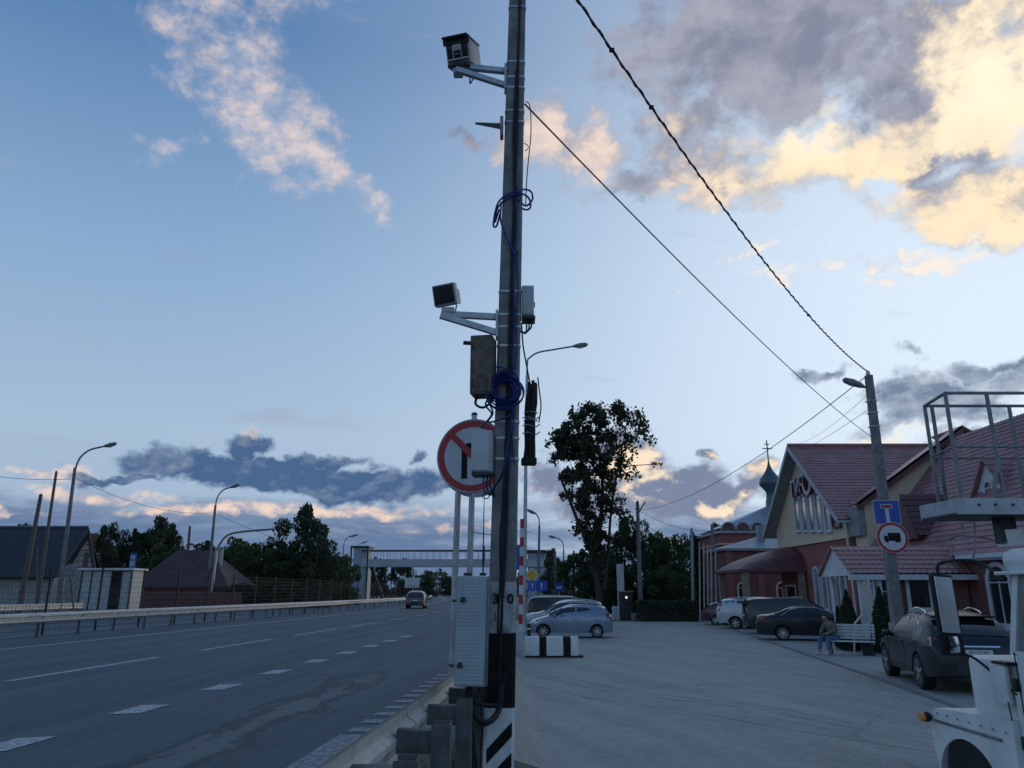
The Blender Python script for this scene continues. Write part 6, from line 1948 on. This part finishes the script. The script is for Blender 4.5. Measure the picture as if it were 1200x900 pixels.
# the tall ragged tree
TY = 58.0
tt = thing('tall_tree', 'tall ragged tree with broken limb and thin gappy crown', 'tree', P(702, 727, TY) * 1)
tt.location.z = LOT_Z; ROOTM[tt.name] = Matrix.Translation(tt.location)
limbs = [([(704, 740), (702, 700), (698, 660), (703, 620), (706, 570), (702, 530), (698, 495)], .55, .10, 0),
         ([(699, 668), (688, 635), (676, 608), (667, 585), (655, 556)], .38, .17, -.5),
         ([(708, 690), (713, 640), (716, 600), (722, 560), (730, 520), (736, 488)], .28, .05, .6),
         ([(722, 560), (735, 547), (752, 545), (768, 544), (776, 547)], .10, .03, .8),
         ([(718, 590), (728, 598), (736, 608)], .08, .03, .4), ([(704, 560), (690, 540), (672, 525), (652, 518)], .16, .04, -.4),
         ([(703, 530), (712, 505), (716, 484)], .12, .03, .0), ([(727, 535), (742, 512), (755, 500)], .10, .03, .7), ([(668, 588), (672, 560), (668, 540)], .12, .04, -.5),
         ([(731, 520), (748, 508), (762, 512)], .07, .02, .9), ([(700, 520), (684, 505), (680, 490)], .10, .03, -.6), ([(704, 600), (690, 590), (680, 572)], .10, .03, -.3)]
for pts, r0, r1, dy in limbs:
    w = smooth_path([P(x, y, TY + dy * (i / len(pts))) for i, (x, y) in enumerate(pts)], 4)
    rr = [r0 * .5 + (r1 * .5 - r0 * .5) * i / (len(w) - 1) for i in range(len(w))]
    MB().tube(w, rr, 7).build('limb', M_bark, tt, smooth=60)
rs = np.random.RandomState(21)
cs, ss = [], []
blobs_ = [(688, 502, 26, 7), (672, 518, 24, 7), (657, 523, 13, 6), (664, 546, 20, 6), (694, 540, 26, 8), (703, 512, 22, 7), (680, 570, 24, 7), (699, 588, 22, 8), (694, 618, 20, 8), (704, 642, 17, 8),
          (715, 490, 20, 5), (736, 494, 20, 2.6), (748, 506, 16, 2.3), (758, 512, 8, 2.2), (728, 526, 18, 3.5), (720, 548, 16, 4.5), (736, 552, 11, 3), (722, 596, 12, 4), (733, 606, 9, 5), (694, 488, 14, 5), (680, 486, 9, 4), (744, 488, 9, 2.5),
          (772, 545, 6, 1.6), (712, 565, 14, 5), (700, 665, 10, 7), (668, 500, 8, 4)]
for (x, y, r_, dn) in blobs_:
    nsub = max(4, int(r_ / 1.3))
    subs = []
    for k in range(nsub):
        a = rs.uniform(0, 6.283); q = r_ * math.sqrt(rs.uniform(0, 1))
        subs.append((x + q * math.cos(a), y + q * math.sin(a), rs.normal() * .9 * r_ / 20))
    for k in range(int(r_ * r_ * dn * .33)):
        sx, sy, sd = subs[rs.randint(nsub)]
        g = rs.normal(size=3) * (2.9 if dn > 4 else 3.0)
        cs.append(P(sx + g[0], sy + g[1], TY + sd + g[2] * .1)); ss.append(rs.uniform(.09, .20))
leaf_quads(cs, ss, rs).build('foliage', M_leaf_t, tt)


def thuja(label, px, base_py, top_py, hw_px, Y, n=2600):
    x = P(px, base_py, Y).x
    zt_ = P(px, top_py, Y).z
    H_ = zt_ - LOT_Z
    r0 = hw_px / FPX * Y
    rs = np.random.RandomState(int(px))
    cs, ss = [], []
    for k in range(n):
        t = rs.uniform(0, 1) ** 1.15
        a = rs.uniform(0, 6.283)
        r_ = r0 * (1 - t ** 1.5) * (.72 + .38 * rs.uniform()) * (.65 + .35 * min(1, t / .12)) * (1 + .15 * math.sin(a * 3 + t * 9))
        cs.append((x + r_ * math.cos(a), Y + r_ * math.sin(a), LOT_Z + .06 + H_ * t)); ss.append(rs.uniform(.03, .075))
    t = thing('conifer_shrub', label, 'shrub', (x, Y, LOT_Z), 0, 'conifers by the porch')
    leaf_quads(cs, ss, rs).build('foliage', M_conifer, t)
    MB().tube([(x, Y, LOT_Z), (x, Y, LOT_Z + H_ * .9)], [.06, .01], 6).build('stem', M_bark, t)
    MB().lathe([(r0 * .62, .10), (r0 * .70, H_ * .25), (r0 * .45, H_ * .6), (.02, H_ * .92)], (x, Y, LOT_Z), 'z', 10).build('inner_twigs', M_conifer, t)


thuja('plump conical conifer behind the bench', 997, 745, 694, 14, 29.0)
thuja('slim columnar conifer beside the sign pole', 1037, 750, 690, 14, 27.5)
thuja('small young conifer left of the plump one', 985, 745, 712, 7, 29.6, 900)

# ------------------------------------------------------------------ right hand pole with signs
RY = 22.0
rt = P(1017.5, 440, RY); rb0 = P(1057, 778, RY); rb0.z = LOT_Z
rp = thing('lamp_pole', 'leaning concrete lamp pole carrying a dead end sign and truck ban', 'utility pole', rb0)
mb = MB()
vs = []
for k in range(5):
    t = k / 4
    c = rb0.lerp(rt, t); w = .155 + (.095 - .155) * t
    for i, j in ((-1, -1), (1, -1), (.85, 1), (-.85, 1)): vs.append(c + Vector((i * w, j * w, 0)))
mb.add(vs, [(i * 4 + k, i * 4 + (k + 1) % 4, (i + 1) * 4 + (k + 1) % 4, (i + 1) * 4 + k) for i in range(4) for k in range(4)] + [(3, 2, 1, 0), (16, 17, 18, 19)])
mb.build('shaft', M_conc, rp)
q = rb0.lerp(rt, .085)
MB().box(q + Vector((-.01, 0, -.08)), (.325, .325, 1.25), Matrix.Rotation(-math.atan2(rb0.x - rt.x, rt.z - rb0.z), 3, 'Y')).build('white_band', M_pw, rp)
MB().tube(smooth_path([P(1016, 453, RY), P(1010, 453, RY - .1), P(1002, 449, RY - .2)], 4), .03, 8).build('arm', M_galv_d, rp)
MB().tube([P(1014, 454, RY - .2), P(1008, 451.5, RY - .25), P(998, 448, RY - .3), P(990, 445.5, RY - .3), P(987.5, 445, RY - .3)], [.03, .09, .12, .09, .03], 8).build('lamp_head', M_galv_d, rp, smooth=60)
MB().lathe([(.05, 0), (.07, .06), (.05, .12), (.02, .16)], rt + Vector((0, 0, .0)), 'z', 8).build('insulator', M_white, rp)
for py in (470, 484, 500):
    c = rb0.lerp(rt, (LOT_Z - P(1020, py, RY).z) / (LOT_Z - rt.z))
    MB().box(c, (.26, .26, .03), None).build('steel_strap', M_galv, rp)
# dead end sign
de = thing('traffic_sign', 'square blue dead end sign on the leaning lamp pole', 'traffic sign', P(1040, 600, RY - .2))
U = Vector((math.cos(R(-6)), math.sin(R(-6)), 0)); Nn = Vector((math.sin(R(-6)), -math.cos(R(-6)), 0)); V = (Vector((0, 0, 1)) + U * -.02).normalized()
c = P(1039.5, 600, RY - .22)


def sq(cx, cz, w, h, lift, name, m, root, c_=None):
    o_ = (c_ or c) + U * cx + V * cz + Nn * lift
    return MB().prism([o_ - U * w / 2 - V * h / 2, o_ + U * w / 2 - V * h / 2, o_ + U * w / 2 + V * h / 2, o_ - U * w / 2 + V * h / 2], Nn * .003).build(name, m, root)


sq(0, 0, .72, .68, -.004, 'sign_panel', M_signwhite, de)
sq(0, 0, .69, .65, .001, 'blue_field', M_signblue, de)
sq(0, -.10, .10, .44, .006, 'white_stem', M_signwhite, de)
sq(0, .16, .32, .12, .006, 'white_outline', M_signwhite, de)
sq(0, .16, .28, .085, .011, 'red_bar', M_red, de)
MB().box(c - Nn * .05, (.05, .06, .7)).build('clamp', M_galv_d, de)
# no lorries sign
nl2 = thing('traffic_sign', 'round truck ban sign with red ring below the blue dead end sign', 'traffic sign', P(1046, 630, RY - .2))
c = P(1046, 630, RY - .24); rad = .44
MB().prism(circ(c, rad, U, V, 40), Nn * -.012).build('sign_disc', M_signwhite, nl2)
MB().ringstrip(circ(c + Nn * .001, rad * .97, U, V, 40), circ(c + Nn * .001, rad * .80, U, V, 40), Nn * .003).build('red_ring', M_red, nl2)
sq(.05, .035, .34, .20, .003, 'lorry_body', M_pb, nl2, c)
sq(-.18, -.005, .10, .12, .003, 'lorry_cab', M_pb, nl2, c)
sq(-.02, -.075, .42, .03, .007, 'lorry_frame', M_pb, nl2, c)
for x in (-.16, .10, .17):
    o_ = c + U * x + V * -.10 + Nn * .003
    MB().prism(circ(o_, .038, U, V, 14), Nn * .004).build('lorry_wheel', M_pb, nl2)
MB().box(c - Nn * .06, (.05, .06, .9)).build('clamp', M_galv_d, nl2)

# ------------------------------------------------------------------ distant poles and lamps
def pole(label, x0, y0, x1, y1, Y, r0, r1, m=None, group='utility poles', name='utility_pole', zb=-.2, cat='utility pole'):
    a = P(x0, y0, Y); a.z = zb; c_ = P(x1, y1, Y)
    root = thing(name, label, cat, a, 0, group)
    MB().tube([a, a.lerp(c_, .5), c_], [r0, (r0 + r1) / 2, r1], 8).build('shaft', m or M_wood, root, smooth=50)
    MB().lathe([(r1 * 1.05, 0), (r1 * .5, .08)], c_, 'z', 8).build('cap', M_galv_d, root)
    return root


p1_ = pole('stout weathered pole with a stay in front of the grey house', 22, 716, 48, 580, 52, .19, .12)
MB().bar(P(44, 640, 52), P(43, 690, 51.6), .08).build('stay', M_wood, p1_)
pole('tall thin pole between the stout pole and the first street lamp', 43, 712, 66, 553, 55, .15, .09)
a = P(67, 716, 50); a.z = -.15
street_lamp('street lamp with long curved arm standing before the grey house', a, P(88, 548, 50), [P(91, 542, 50), P(96, 534, 50), P(106, 527, 50), P(122, 523, 50)], P(137, 519.5, 50), .17, .10, M_conc)
a = P(241, 712, 68); a.z = -.15
street_lamp('street lamp with curved arm standing by the red roofed house', a, P(252.5, 592, 68), [P(254, 585, 68), P(257, 579, 68), P(262, 574, 68), P(270, 571, 68)], P(281, 568, 68), .17, .10, M_conc)
pole('short plain pole in front of the red roof', 216, 706, 222.5, 617, 70, .16, .11)
mp_ = pole('pale bent mast beside the second street lamp with a long overhead arm', 246, 708, 254, 645, 66, .14, .10, M_galv)
MB().tube(smooth_path([P(254, 645, 66), P(258, 637, 66), P(267, 627, 66), P(285, 623, 66), P(322, 620, 66)], 4), .09, 8).build('overhead_arm', M_galv_d, mp_, smooth=60)
pole('slim white pole in front of the tall round crowned tree', 353, 690, 357.5, 622, 82, .17, .13, M_white)
a = P(400, 696, 112); a.z = -.1
street_lamp('thin street lamp left of the footbridge tower', a, P(402.5, 640, 112), [P(404, 634, 112), P(409, 629, 112)], P(420, 626.5, 112), .14, .09, M_galv_d)
a = P(414, 696, 150); a.z = -.1
street_lamp('small far street lamp behind the footbridge tower', a, P(416, 645, 150), [P(418, 640, 150), P(423, 637, 150)], P(431, 634, 150), .14, .09, M_galv_d)
for px, tp, Y in ((447, 668, 175), (458, 668, 190), (477, 668, 200), (487, 668, 215), (499, 672, 230), (507, 672, 240), (513, 672, 250)):
    pole('far pale roadside pole seen under the footbridge', px, 697, px + .6, tp, Y, .19, .15, M_conc_l, 'far poles under the footbridge', 'roadside_pole', -.3)
a = P(630.5, 706, 74); a.z = -.6
street_lamp('street lamp with short left arm behind the yellow diamond sign', a, P(632, 616, 74), [P(631.5, 608, 74), P(628, 602, 74)], P(617, 597, 74), .16, .10, M_conc)
a = P(659.5, 706, 92); a.z = -.6
street_lamp('pale street lamp with left arm before the dark trees', a, P(660.5, 645, 92), [P(660, 638, 92), P(657, 633, 92), P(651, 630, 92)], P(643, 628, 92), .15, .10, M_conc_l)
pole('grey pole between the two street lamps right of the footbridge', 650, 706, 650.8, 647, 84, .16, .11, M_conc, zb=-.6)
pole('dark thin pole left of the tall ragged tree', 672, 706, 672.5, 646, 80, .14, .10, zb=-.6)
up = pole('utility pole with a slanted side arm beside the hedge', 751, 722, 747, 588, 60, .20, .13, M_conc, zb=LOT_Z)
MB().bar(P(748, 602, 60), P(756, 588, 60), .09).build('side_arm', M_wood, up)
MB().bar(P(744, 596, 60), P(751, 596, 60), .07).build('crossarm', M_wood, up)
pole('grey pole at the right end of the hedge', 812, 712, 810.5, 620, 61, .16, .11, M_conc_l, zb=LOT_Z)
pole('dark pole between the flagpoles and the church', 836, 708, 834.5, 615, 62, .16, .12, M_conc, zb=LOT_Z)
for k, px in enumerate((819.5, 824.5, 829, 833, 838.5)):
    pole('slim pale flagpole in the row beside the church', px, 712, px, 636 + 2 * k, 56 - k * .8, .06, .045, M_galv, 'white flagpoles', 'flagpole', LOT_Z, 'flagpole')

# ------------------------------------------------------------------ overhead wires
def wire(label, a, c_, sag, r, n=28, m=None, twist=0):
    a, c_ = Vector(a), Vector(c_)
    t = thing('overhead_wire', label, 'wire', a, 0, 'overhead wires')
    pts = catenary(a, c_, sag, n)
    MB().tube(pts, r, 6).build('wire', m or M_wire, t, smooth=60)
    if twist:
        n2 = n * 12
        p2 = catenary(a, c_, sag, n2)
        MB().tube([p + Vector((0, math.cos(i * .9), math.sin(i * .9))) * r * 1.5 for i, p in enumerate(p2)], r * .8, 5).build('wire', m or M_wire, t, smooth=60)
    return t


wt = wire('thick twisted cable from the concrete pole down to the lamp pole', (pole_x(7.95) + .06, PY, 7.95), rt + Vector((0, 0, .12)), .62, .014, 30, None, 1)
for f_ in (.10, .16, .60):
    q = catenary((pole_x(7.95) + .06, PY, 7.95), rt + Vector((0, 0, .12)), .62, 101)[int(f_ * 100)]
    MB().box(q, (.06, .03, .05)).build('cable_clamp', M_rubber, wt)
wire('thin cable from the upper concrete pole to the middle of the lamp pole', P(615, 122, PY), P(1021, 512, RY), .22, .009)
wire('cable falling from the lamp pole towards the far utility pole', P(1015, 441, RY), P(748, 598, 60), .9, .014)
wire('service wire from the lamp pole to the restaurant ridge', P(1018, 480, RY), P(942, 527, 46), .05, .008)
wire('thin service wire above the restaurant gable', P(1017, 462, RY), P(935, 520, 48), .25, .006)
wire('sagging wire between the first and second street lamps', P(88, 560, 50), P(251, 601, 68), .75, .016)
wire('wire running from the first street lamp out past the grey house', P(88, 561, 50), P(-60, 548, 44), .3, .016)
wire('wire from the second street lamp towards the footbridge', P(252, 602, 68), P(402, 650, 112), .6, .016)
wire('wire leading right from the far utility pole to the flagpoles', P(748, 598, 60), P(835, 622, 62), .5, .014)
wire('second wire leading right from the far utility pole', P(748, 606, 60), P(811, 626, 61), .8, .012)
wire('wire leading left from behind the pole to the far street lamp', P(632, 618, 74), P(580, 632, 80), .3, .012)

# ------------------------------------------------------------------ yard things near the middle
cbk = thing('concrete_block', 'long concrete block painted in black and white bands', 'concrete block', (1.1, 26.3, LOT_Z))
segs = [(598, 611, 1), (611, 632, 0), (632, 640.5, 1), (640.5, 660, 0), (660, 669, 1), (669, 678, 0)]
yb = 26.2
zt_ = P(640, 746.5, yb).z
for a, c_, k in segs:
    xa, xb = P(a, 760, yb).x, P(c_, 760, yb).x
    MB().box(((xa + xb) / 2, yb + .25, (zt_ + LOT_Z) / 2), (xb - xa, .5, zt_ - LOT_Z)).build('black_band' if k else 'white_band', M_pb if k else M_pw2, cbk)
MB().box((P(638, 760, yb).x, yb + .25, LOT_Z + .03), (2.55, .62, .06)).build('foot', M_rubber, cbk)
bo = thing('striped_post', 'upright red and white striped barrier boom behind the concrete pole', 'barrier', (P(609, 748, 25).x, 25, LOT_Z))
for k in range(14):
    z0 = LOT_Z + .2 + k * .30
    x = P(609.5, 748, 25).x + .006 * k
    MB().box((x, 25, z0 + .15), (.13, .07, .298), Matrix.Rotation(R(0), 3, 'Y')).build('red_stripe' if k % 2 else 'white_stripe', M_red if k % 2 else M_signwhite, bo)
MB().box((P(609.5, 748, 25).x, 25.1, LOT_Z + .45), (.30, .3, .9), None, .02).build('boom_housing', M_greybox, bo)
pl = thing('blue_plate_sign', 'narrow blue plate sign showing beside the striped boom', 'traffic sign', (P(611, 700, 30).x, 30, LOT_Z))
MB().box(P(609, 653, 30), (.4, .03, .95)).build('sign_panel', M_signblue, pl)
MB().tube([(P(609, 700, 30).x, 30.03, LOT_Z), P(609, 640, 30.03)], .03, 8).build('post', M_galv, pl)
bl_ = thing('bollard', 'short black bollard with a pale band beside the hatchback', 'bollard', (P(620, 748, 30).x, 30, LOT_Z))
MB().lathe([(.07, 0), (.07, .72), (.075, .74), (.075, .86), (.05, .92)], (P(620, 748, 30).x, 30, LOT_Z), 'z', 12).build('post', M_rubber, bl_)
MB().lathe([(.079, .70), (.079, .76)], (P(620, 748, 30).x, 30, LOT_Z), 'z', 12).build('band', M_signwhite, bl_)
yd = thing('traffic_sign', 'yellow diamond priority sign above blue direction plates', 'traffic sign', (P(624, 710, 56).x, 56, LOT_Z))
c = P(623, 674, 56)
for r_, m, l in ((.56, M_signwhite, 0), (.43, M_yellow, .012)):
    MB().prism([c + Vector((0, -l, r_)), c + Vector((r_, -l, 0)), c + Vector((0, -l, -r_)), c + Vector((-r_, -l, 0))], (0, -.01, 0)).build('diamond', m, yd)
MB().tube([(c.x, 56.04, LOT_Z), (c.x, 56.04, c.z + .5)], .04, 8).build('post', M_galv, yd)
for k, px in enumerate((617.5, 624, 634.5)):
    w = (.36, .36, .85)[k]
    MB().box(P(px, 686.5, 55.9), (w, .02, .72)).build('direction_plate', M_signblue, yd)
    o_ = P(px, 686.5, 55.88)
    MB().prism([o_ + Vector((0, 0, .26)), o_ + Vector((.09, 0, .05)), o_ + Vector((.03, 0, .05)), o_ + Vector((.03, 0, -.26)), o_ + Vector((-.03, 0, -.26)), o_ + Vector((-.03, 0, .05)), o_ + Vector((-.09, 0, .05))], (0, -.006, 0)).build('arrow', M_signwhite, yd)
sb2 = thing('traffic_sign', 'small blue and white sign before the pale street lamp', 'traffic sign', (P(655, 700, 72).x, 72, LOT_Z))
MB().box(P(655, 688, 72), (.8, .02, .8)).build('sign_panel', M_signblue, sb2)
MB().box(P(655, 688.5, 71.97), (.45, .02, .22)).build('sign_inset', M_signwhite, sb2)
MB().tube([(P(655, 700, 72).x, 72.04, -.6), P(655, 684, 72.04)], .04, 8).build('post', M_galv, sb2)
py_ = thing('price_pylon', 'narrow white pylon sign standing before the dark trees', 'pylon sign', (P(727.5, 726, 60.5).x, 60.5, LOT_Z))
MB().box((P(727.5, 690, 60.5).x, 60.5, (P(727, 661, 60.5).z + P(727, 713, 60.5).z) / 2), (.52, .3, P(727, 661, 60.5).z - P(727, 713, 60.5).z), None, .03).build('pylon_panel', M_white, py_)
MB().box((P(727.5, 690, 60.5).x, 60.5, (LOT_Z + P(727, 713, 60.5).z) / 2), (.3, .2, P(727, 713, 60.5).z - LOT_Z)).build('pylon_foot', M_greybox, py_)
fpz = thing('vending_kiosk', 'dark kiosk with one small lit lamp beside the white pylon', 'kiosk', (P(734, 726, 59.5).x, 59.5, LOT_Z))
kx = P(734, 726, 59.5).x; kz = P(734, 694, 59.5).z
MB().box((kx, 59.5, (kz + LOT_Z) / 2), (.95, .8, kz - LOT_Z), None, .04).build('kiosk_body', M_dark, fpz)
MB().box((kx, 59.4, kz + .04), (1.15, 1.0, .10), None, .02).build('kiosk_roof', M_galv_d, fpz)
MB().box((kx + .1, 59.08, kz - .75), (.5, .04, .5), None, .01).build('display_panel', M_glass, fpz)
ml = bpy.data.materials.new('lit_lamp'); ml.use_nodes = True
ml.node_tree.nodes['Principled BSDF'].inputs['Emission Color'].default_value = (1, .93, .8, 1); ml.node_tree.nodes['Principled BSDF'].inputs['Emission Strength'].default_value = .9
MB().lathe([(.06, -.05), (.09, 0), (.06, .05)], (kx + .0, 59.05, kz - .38), 'y', 12).build('lit_lamp', ml, fpz)
bx_ = thing('planter_box', 'low pale box on the ground right of the dark kiosk', 'box', (P(745, 727, 59).x, 59, LOT_Z))
MB().box((P(745, 727, 59).x, 59, LOT_Z + .26), (.65, .45, .46), None, .03).build('box_body', M_conc_l, bx_)
MB().box((P(745, 727, 59).x, 59, LOT_Z + .50), (.72, .52, .05), None, .01).build('box_rim', M_conc_l, bx_)
gp = thing('gas_cabinet', 'low white cabinet left of the dark kiosk', 'cabinet', (P(722, 727, 59.2).x, 59.2, LOT_Z))
MB().box((P(722, 727, 59.2).x, 59.2, LOT_Z + .5), (.5, .4, 1.0), None, .03).build('cabinet_body', M_white, gp)
MB().box((P(722, 727, 59.2).x, 58.99, LOT_Z + .5), (.42, .02, .86), None, .005).build('cabinet_door', M_greybox, gp)

# ------------------------------------------------------------------ bench and the person on it
BZ = LOT_Z + .012
bn = thing('park_bench', 'white slatted bench with dark iron ends in front of the conifers', 'bench', (11.55, 27.0, BZ), R(-28))


def bl(v): return Vector(v)


for k in range(5):
    MB().box((0, -.24 + .105 * k, .45 + .006 * math.sin(k)), (1.5, .085, .03), None, .008).build('seat_slat', M_white, bn, local=True)
for k in range(5):
    z = .55 + k * .10
    MB().box((0, .26 + k * .035, z), (1.5, .028, .085), Matrix.Rotation(R(18), 3, 'X'), .008).build('back_slat', M_white, bn, local=True)
for s in (-.66, .66):
    w = smooth_path([(s, -.27, 0), (s, -.22, .2), (s, -.25, .42), (s, 0, .42), (s, .22, .43), (s, .28, .55), (s, .44, 1.02)], 4)
    MB().tube(w, .024, 6).build('iron_end', M_dark, bn, smooth=60, local=True)
    MB().tube(smooth_path([(s, .36, 0), (s, .30, .22), (s, .22, .43)], 4), .024, 6).build('iron_leg', M_dark, bn, smooth=60, local=True)
    MB().tube(smooth_path([(s, -.25, .42), (s, -.28, .62), (s, -.1, .68), (s, .2, .66), (s, .33, .68)], 4), .018, 6).build('armrest', M_dark, bn, smooth=60, local=True)


def skin_body(name, verts, edges, radii, m, parent, root_i=0, sub=2):
    me = bpy.data.meshes.new(name)
    me.from_pydata(verts, edges, [])
    o_ = bpy.data.objects.new(name, me)
    col.objects.link(o_)
    md = o_.modifiers.new('skin', 'SKIN'); md.use_smooth_shade = True
    for i, r_ in enumerate(radii):
        sv = me.skin_vertices[0].data[i]
        sv.radius = (r_, r_) if not hasattr(r_, '__len__') else r_
        sv.use_root = (i == root_i)
    ss_ = o_.modifiers.new('sub', 'SUBSURF'); ss_.levels = sub; ss_.render_levels = sub
    me.materials.append(m)
    o_.parent = parent
    ROOTM[o_.name] = ROOTM[parent.name].copy()
    return o_


M_jacket = mat('jacket_olive', (.15, .145, .10), .9, 0, .15, 8)
M_jeans = mat('jeans_blue', (.10, .15, .24), .9, 0, .2, 10)
M_skin = mat('skin', (.36, .22, .17), .6, 0, .08, 8)
M_hair = mat('hair_dark', (.02, .016, .013), .7, 0, .2, 20)
M_shoe = mat('shoe_white', (.55, .55, .54), .6, 0, .1, 8)
# local frame: x to the person's left... person faces -y of the local frame, seated on the bench end
pr = thing('person', 'person in olive jacket and blue jeans sitting bent forward on the bench', 'person', (11.02, 27.28, BZ), R(-62))
Vt = [(0, .12, .56), (0, .08, .78), (0, -.04, .98), (0, -.12, 1.07), (0, -.19, 1.13), (0, -.26, 1.20), (0, -.265, 1.29),      # pelvis..head
      (.17, -.06, 1.00), (.25, -.14, .80), (.13, -.36, .70), (.06, -.42, .69),                                                   # left arm
      (-.17, -.06, 1.00), (-.25, -.14, .80), (-.13, -.36, .70), (-.06, -.42, .69),
      (.10, .06, .53), (.13, -.36, .54), (.12, -.34, .11), (.12, -.38, .05), (.12, -.50, .04),
      (-.10, .06, .53), (-.13, -.42, .54), (-.12, -.52, .12), (-.12, -.56, .06), (-.12, -.68, .05)]
Ed = [(0, 1), (1, 2), (2, 3), (3, 4), (4, 5), (5, 6), (2, 7), (7, 8), (8, 9), (9, 10), (2, 11), (11, 12), (12, 13), (13, 14), (0, 15), (15, 16), (16, 17), (17, 18), (18, 19), (0, 20), (20, 21), (21, 22), (22, 23), (23, 24)]
Ra_ = [(.15, .12), (.15, .11), (.155, .10), .065, .055, (.085, .10), (.075, .09), .065, .05, .038, .030, .065, .05, .038, .030, .095, .068, .045, .042, .032, .095, .068, .045, .042, .032]
skin_body('body', Vt, Ed, Ra_, M_skin, pr)
skin_body('jacket', [(0, .13, .60), (0, .085, .78), (0, -.03, .97), (0, -.10, 1.05), (.175, -.055, 1.0), (.258, -.14, .80), (.145, -.34, .71), (-.175, -.055, 1.0), (-.258, -.14, .80), (-.145, -.34, .71)],
          [(0, 1), (1, 2), (2, 3), (2, 4), (4, 5), (5, 6), (2, 7), (7, 8), (8, 9)], [(.185, .15), (.185, .14), (.19, .13), .085, .085, .07, .055, .085, .07, .055], M_jacket, pr)
skin_body('jeans', [(0, .11, .55), (.10, .06, .53), (.13, -.36, .545), (.12, -.34, .14), (-.10, .06, .53), (-.13, -.42, .545), (-.12, -.515, .15)],
          [(0, 1), (1, 2), (2, 3), (0, 4), (4, 5), (5, 6)], [(.16, .13), .115, .085, .066, .115, .085, .066], M_jeans, pr)
skin_body('shoe', [(.12, -.33, .055), (.12, -.42, .05), (.12, -.53, .04)], [(0, 1), (1, 2)], [(.045, .055), (.048, .05), (.04, .035)], M_shoe, pr)
skin_body('shoe', [(-.12, -.51, .06), (-.12, -.60, .055), (-.12, -.71, .045)], [(0, 1), (1, 2)], [(.045, .055), (.048, .05), (.04, .035)], M_shoe, pr)
skin_body('hair', [(0, -.20, 1.20), (0, -.22, 1.29), (0, -.27, 1.36)], [(0, 1), (1, 2)], [(.075, .07), (.092, .10), (.07, .075)], M_hair, pr)
for s in (1, -1):                                     # hands folded: five short fingers each
    base_ = Vector((s * .06, -.42, .69))
    vs_, es_, rs_ = [tuple(base_ + Vector((s * .02, .02, 0)))], [], [.028]
    for k in range(5):
        a = -.4 + k * .2
        i = len(vs_)
        ln = (.045, .07, .078, .07, .055)[k]
        vs_ += [tuple(base_ + Vector((-s * .01 + .018 * (k - 2), -.02, .004))), tuple(base_ + Vector((-s * .02 + .018 * (k - 2), -.02 - ln * .6, -.008))), tuple(base_ + Vector((-s * .025 + .017 * (k - 2), -.02 - ln, -.03)))]
        es_ += [(0, i), (i, i + 1), (i + 1, i + 2)]; rs_ += [.012, .0095, .008]
    skin_body('hand', vs_, es_, rs_, M_skin, pr, sub=1)
MB().box((.0, -.50, .70), (.07, .012, .14), Matrix.Rotation(R(-35), 3, 'X'), .004).build('phone', M_rubber, None)
ph = bpy.data.objects['phone']; ph.matrix_world = ROOTM[pr.name]
tag(ph, 'small dark phone held by the person on the bench', 'phone')
ph.name = 'mobile_phone'

# curved handrails by the porch steps
for lab, pts in (('pale curved handrail just left of the slim conifer', [(1014, 748), (1016, 738), (1020, 730), (1027, 723)]), ('pale curved handrail behind the right end of the bench', [(999, 744), (1001, 735), (1004, 728), (1010, 721)])):
    q = [P(x, y, 27.9) for x, y in pts]
    q[0].z = BZ
    t = thing('handrail', lab, 'handrail', q[0], 0, 'curved handrails')
    MB().tube(smooth_path(q, 5), .035, 8).build('rail', M_white, t, smooth=60)
    MB().tube([q[-1], (q[-1].x + .1, q[-1].y + .3, BZ)], .025, 8).build('upright', M_white, t, smooth=60)
sbx = thing('flower_bin', 'dark round bin standing right of the bench', 'bin', (P(1019, 765, 26.8).x, 26.9, BZ))
MB().lathe([(.17, 0), (.22, .45), (.24, .50), (.20, .50), (.18, .42)], (P(1019, 765, 26.8).x, 26.9, BZ), 'z', 16).build('bin_body', M_dark, sbx, smooth=40)
MB().lathe([(.245, .47), (.25, .52), (.235, .52)], (P(1019, 765, 26.8).x, 26.9, BZ), 'z', 16).build('bin_rim', M_galv_d, sbx, smooth=40)
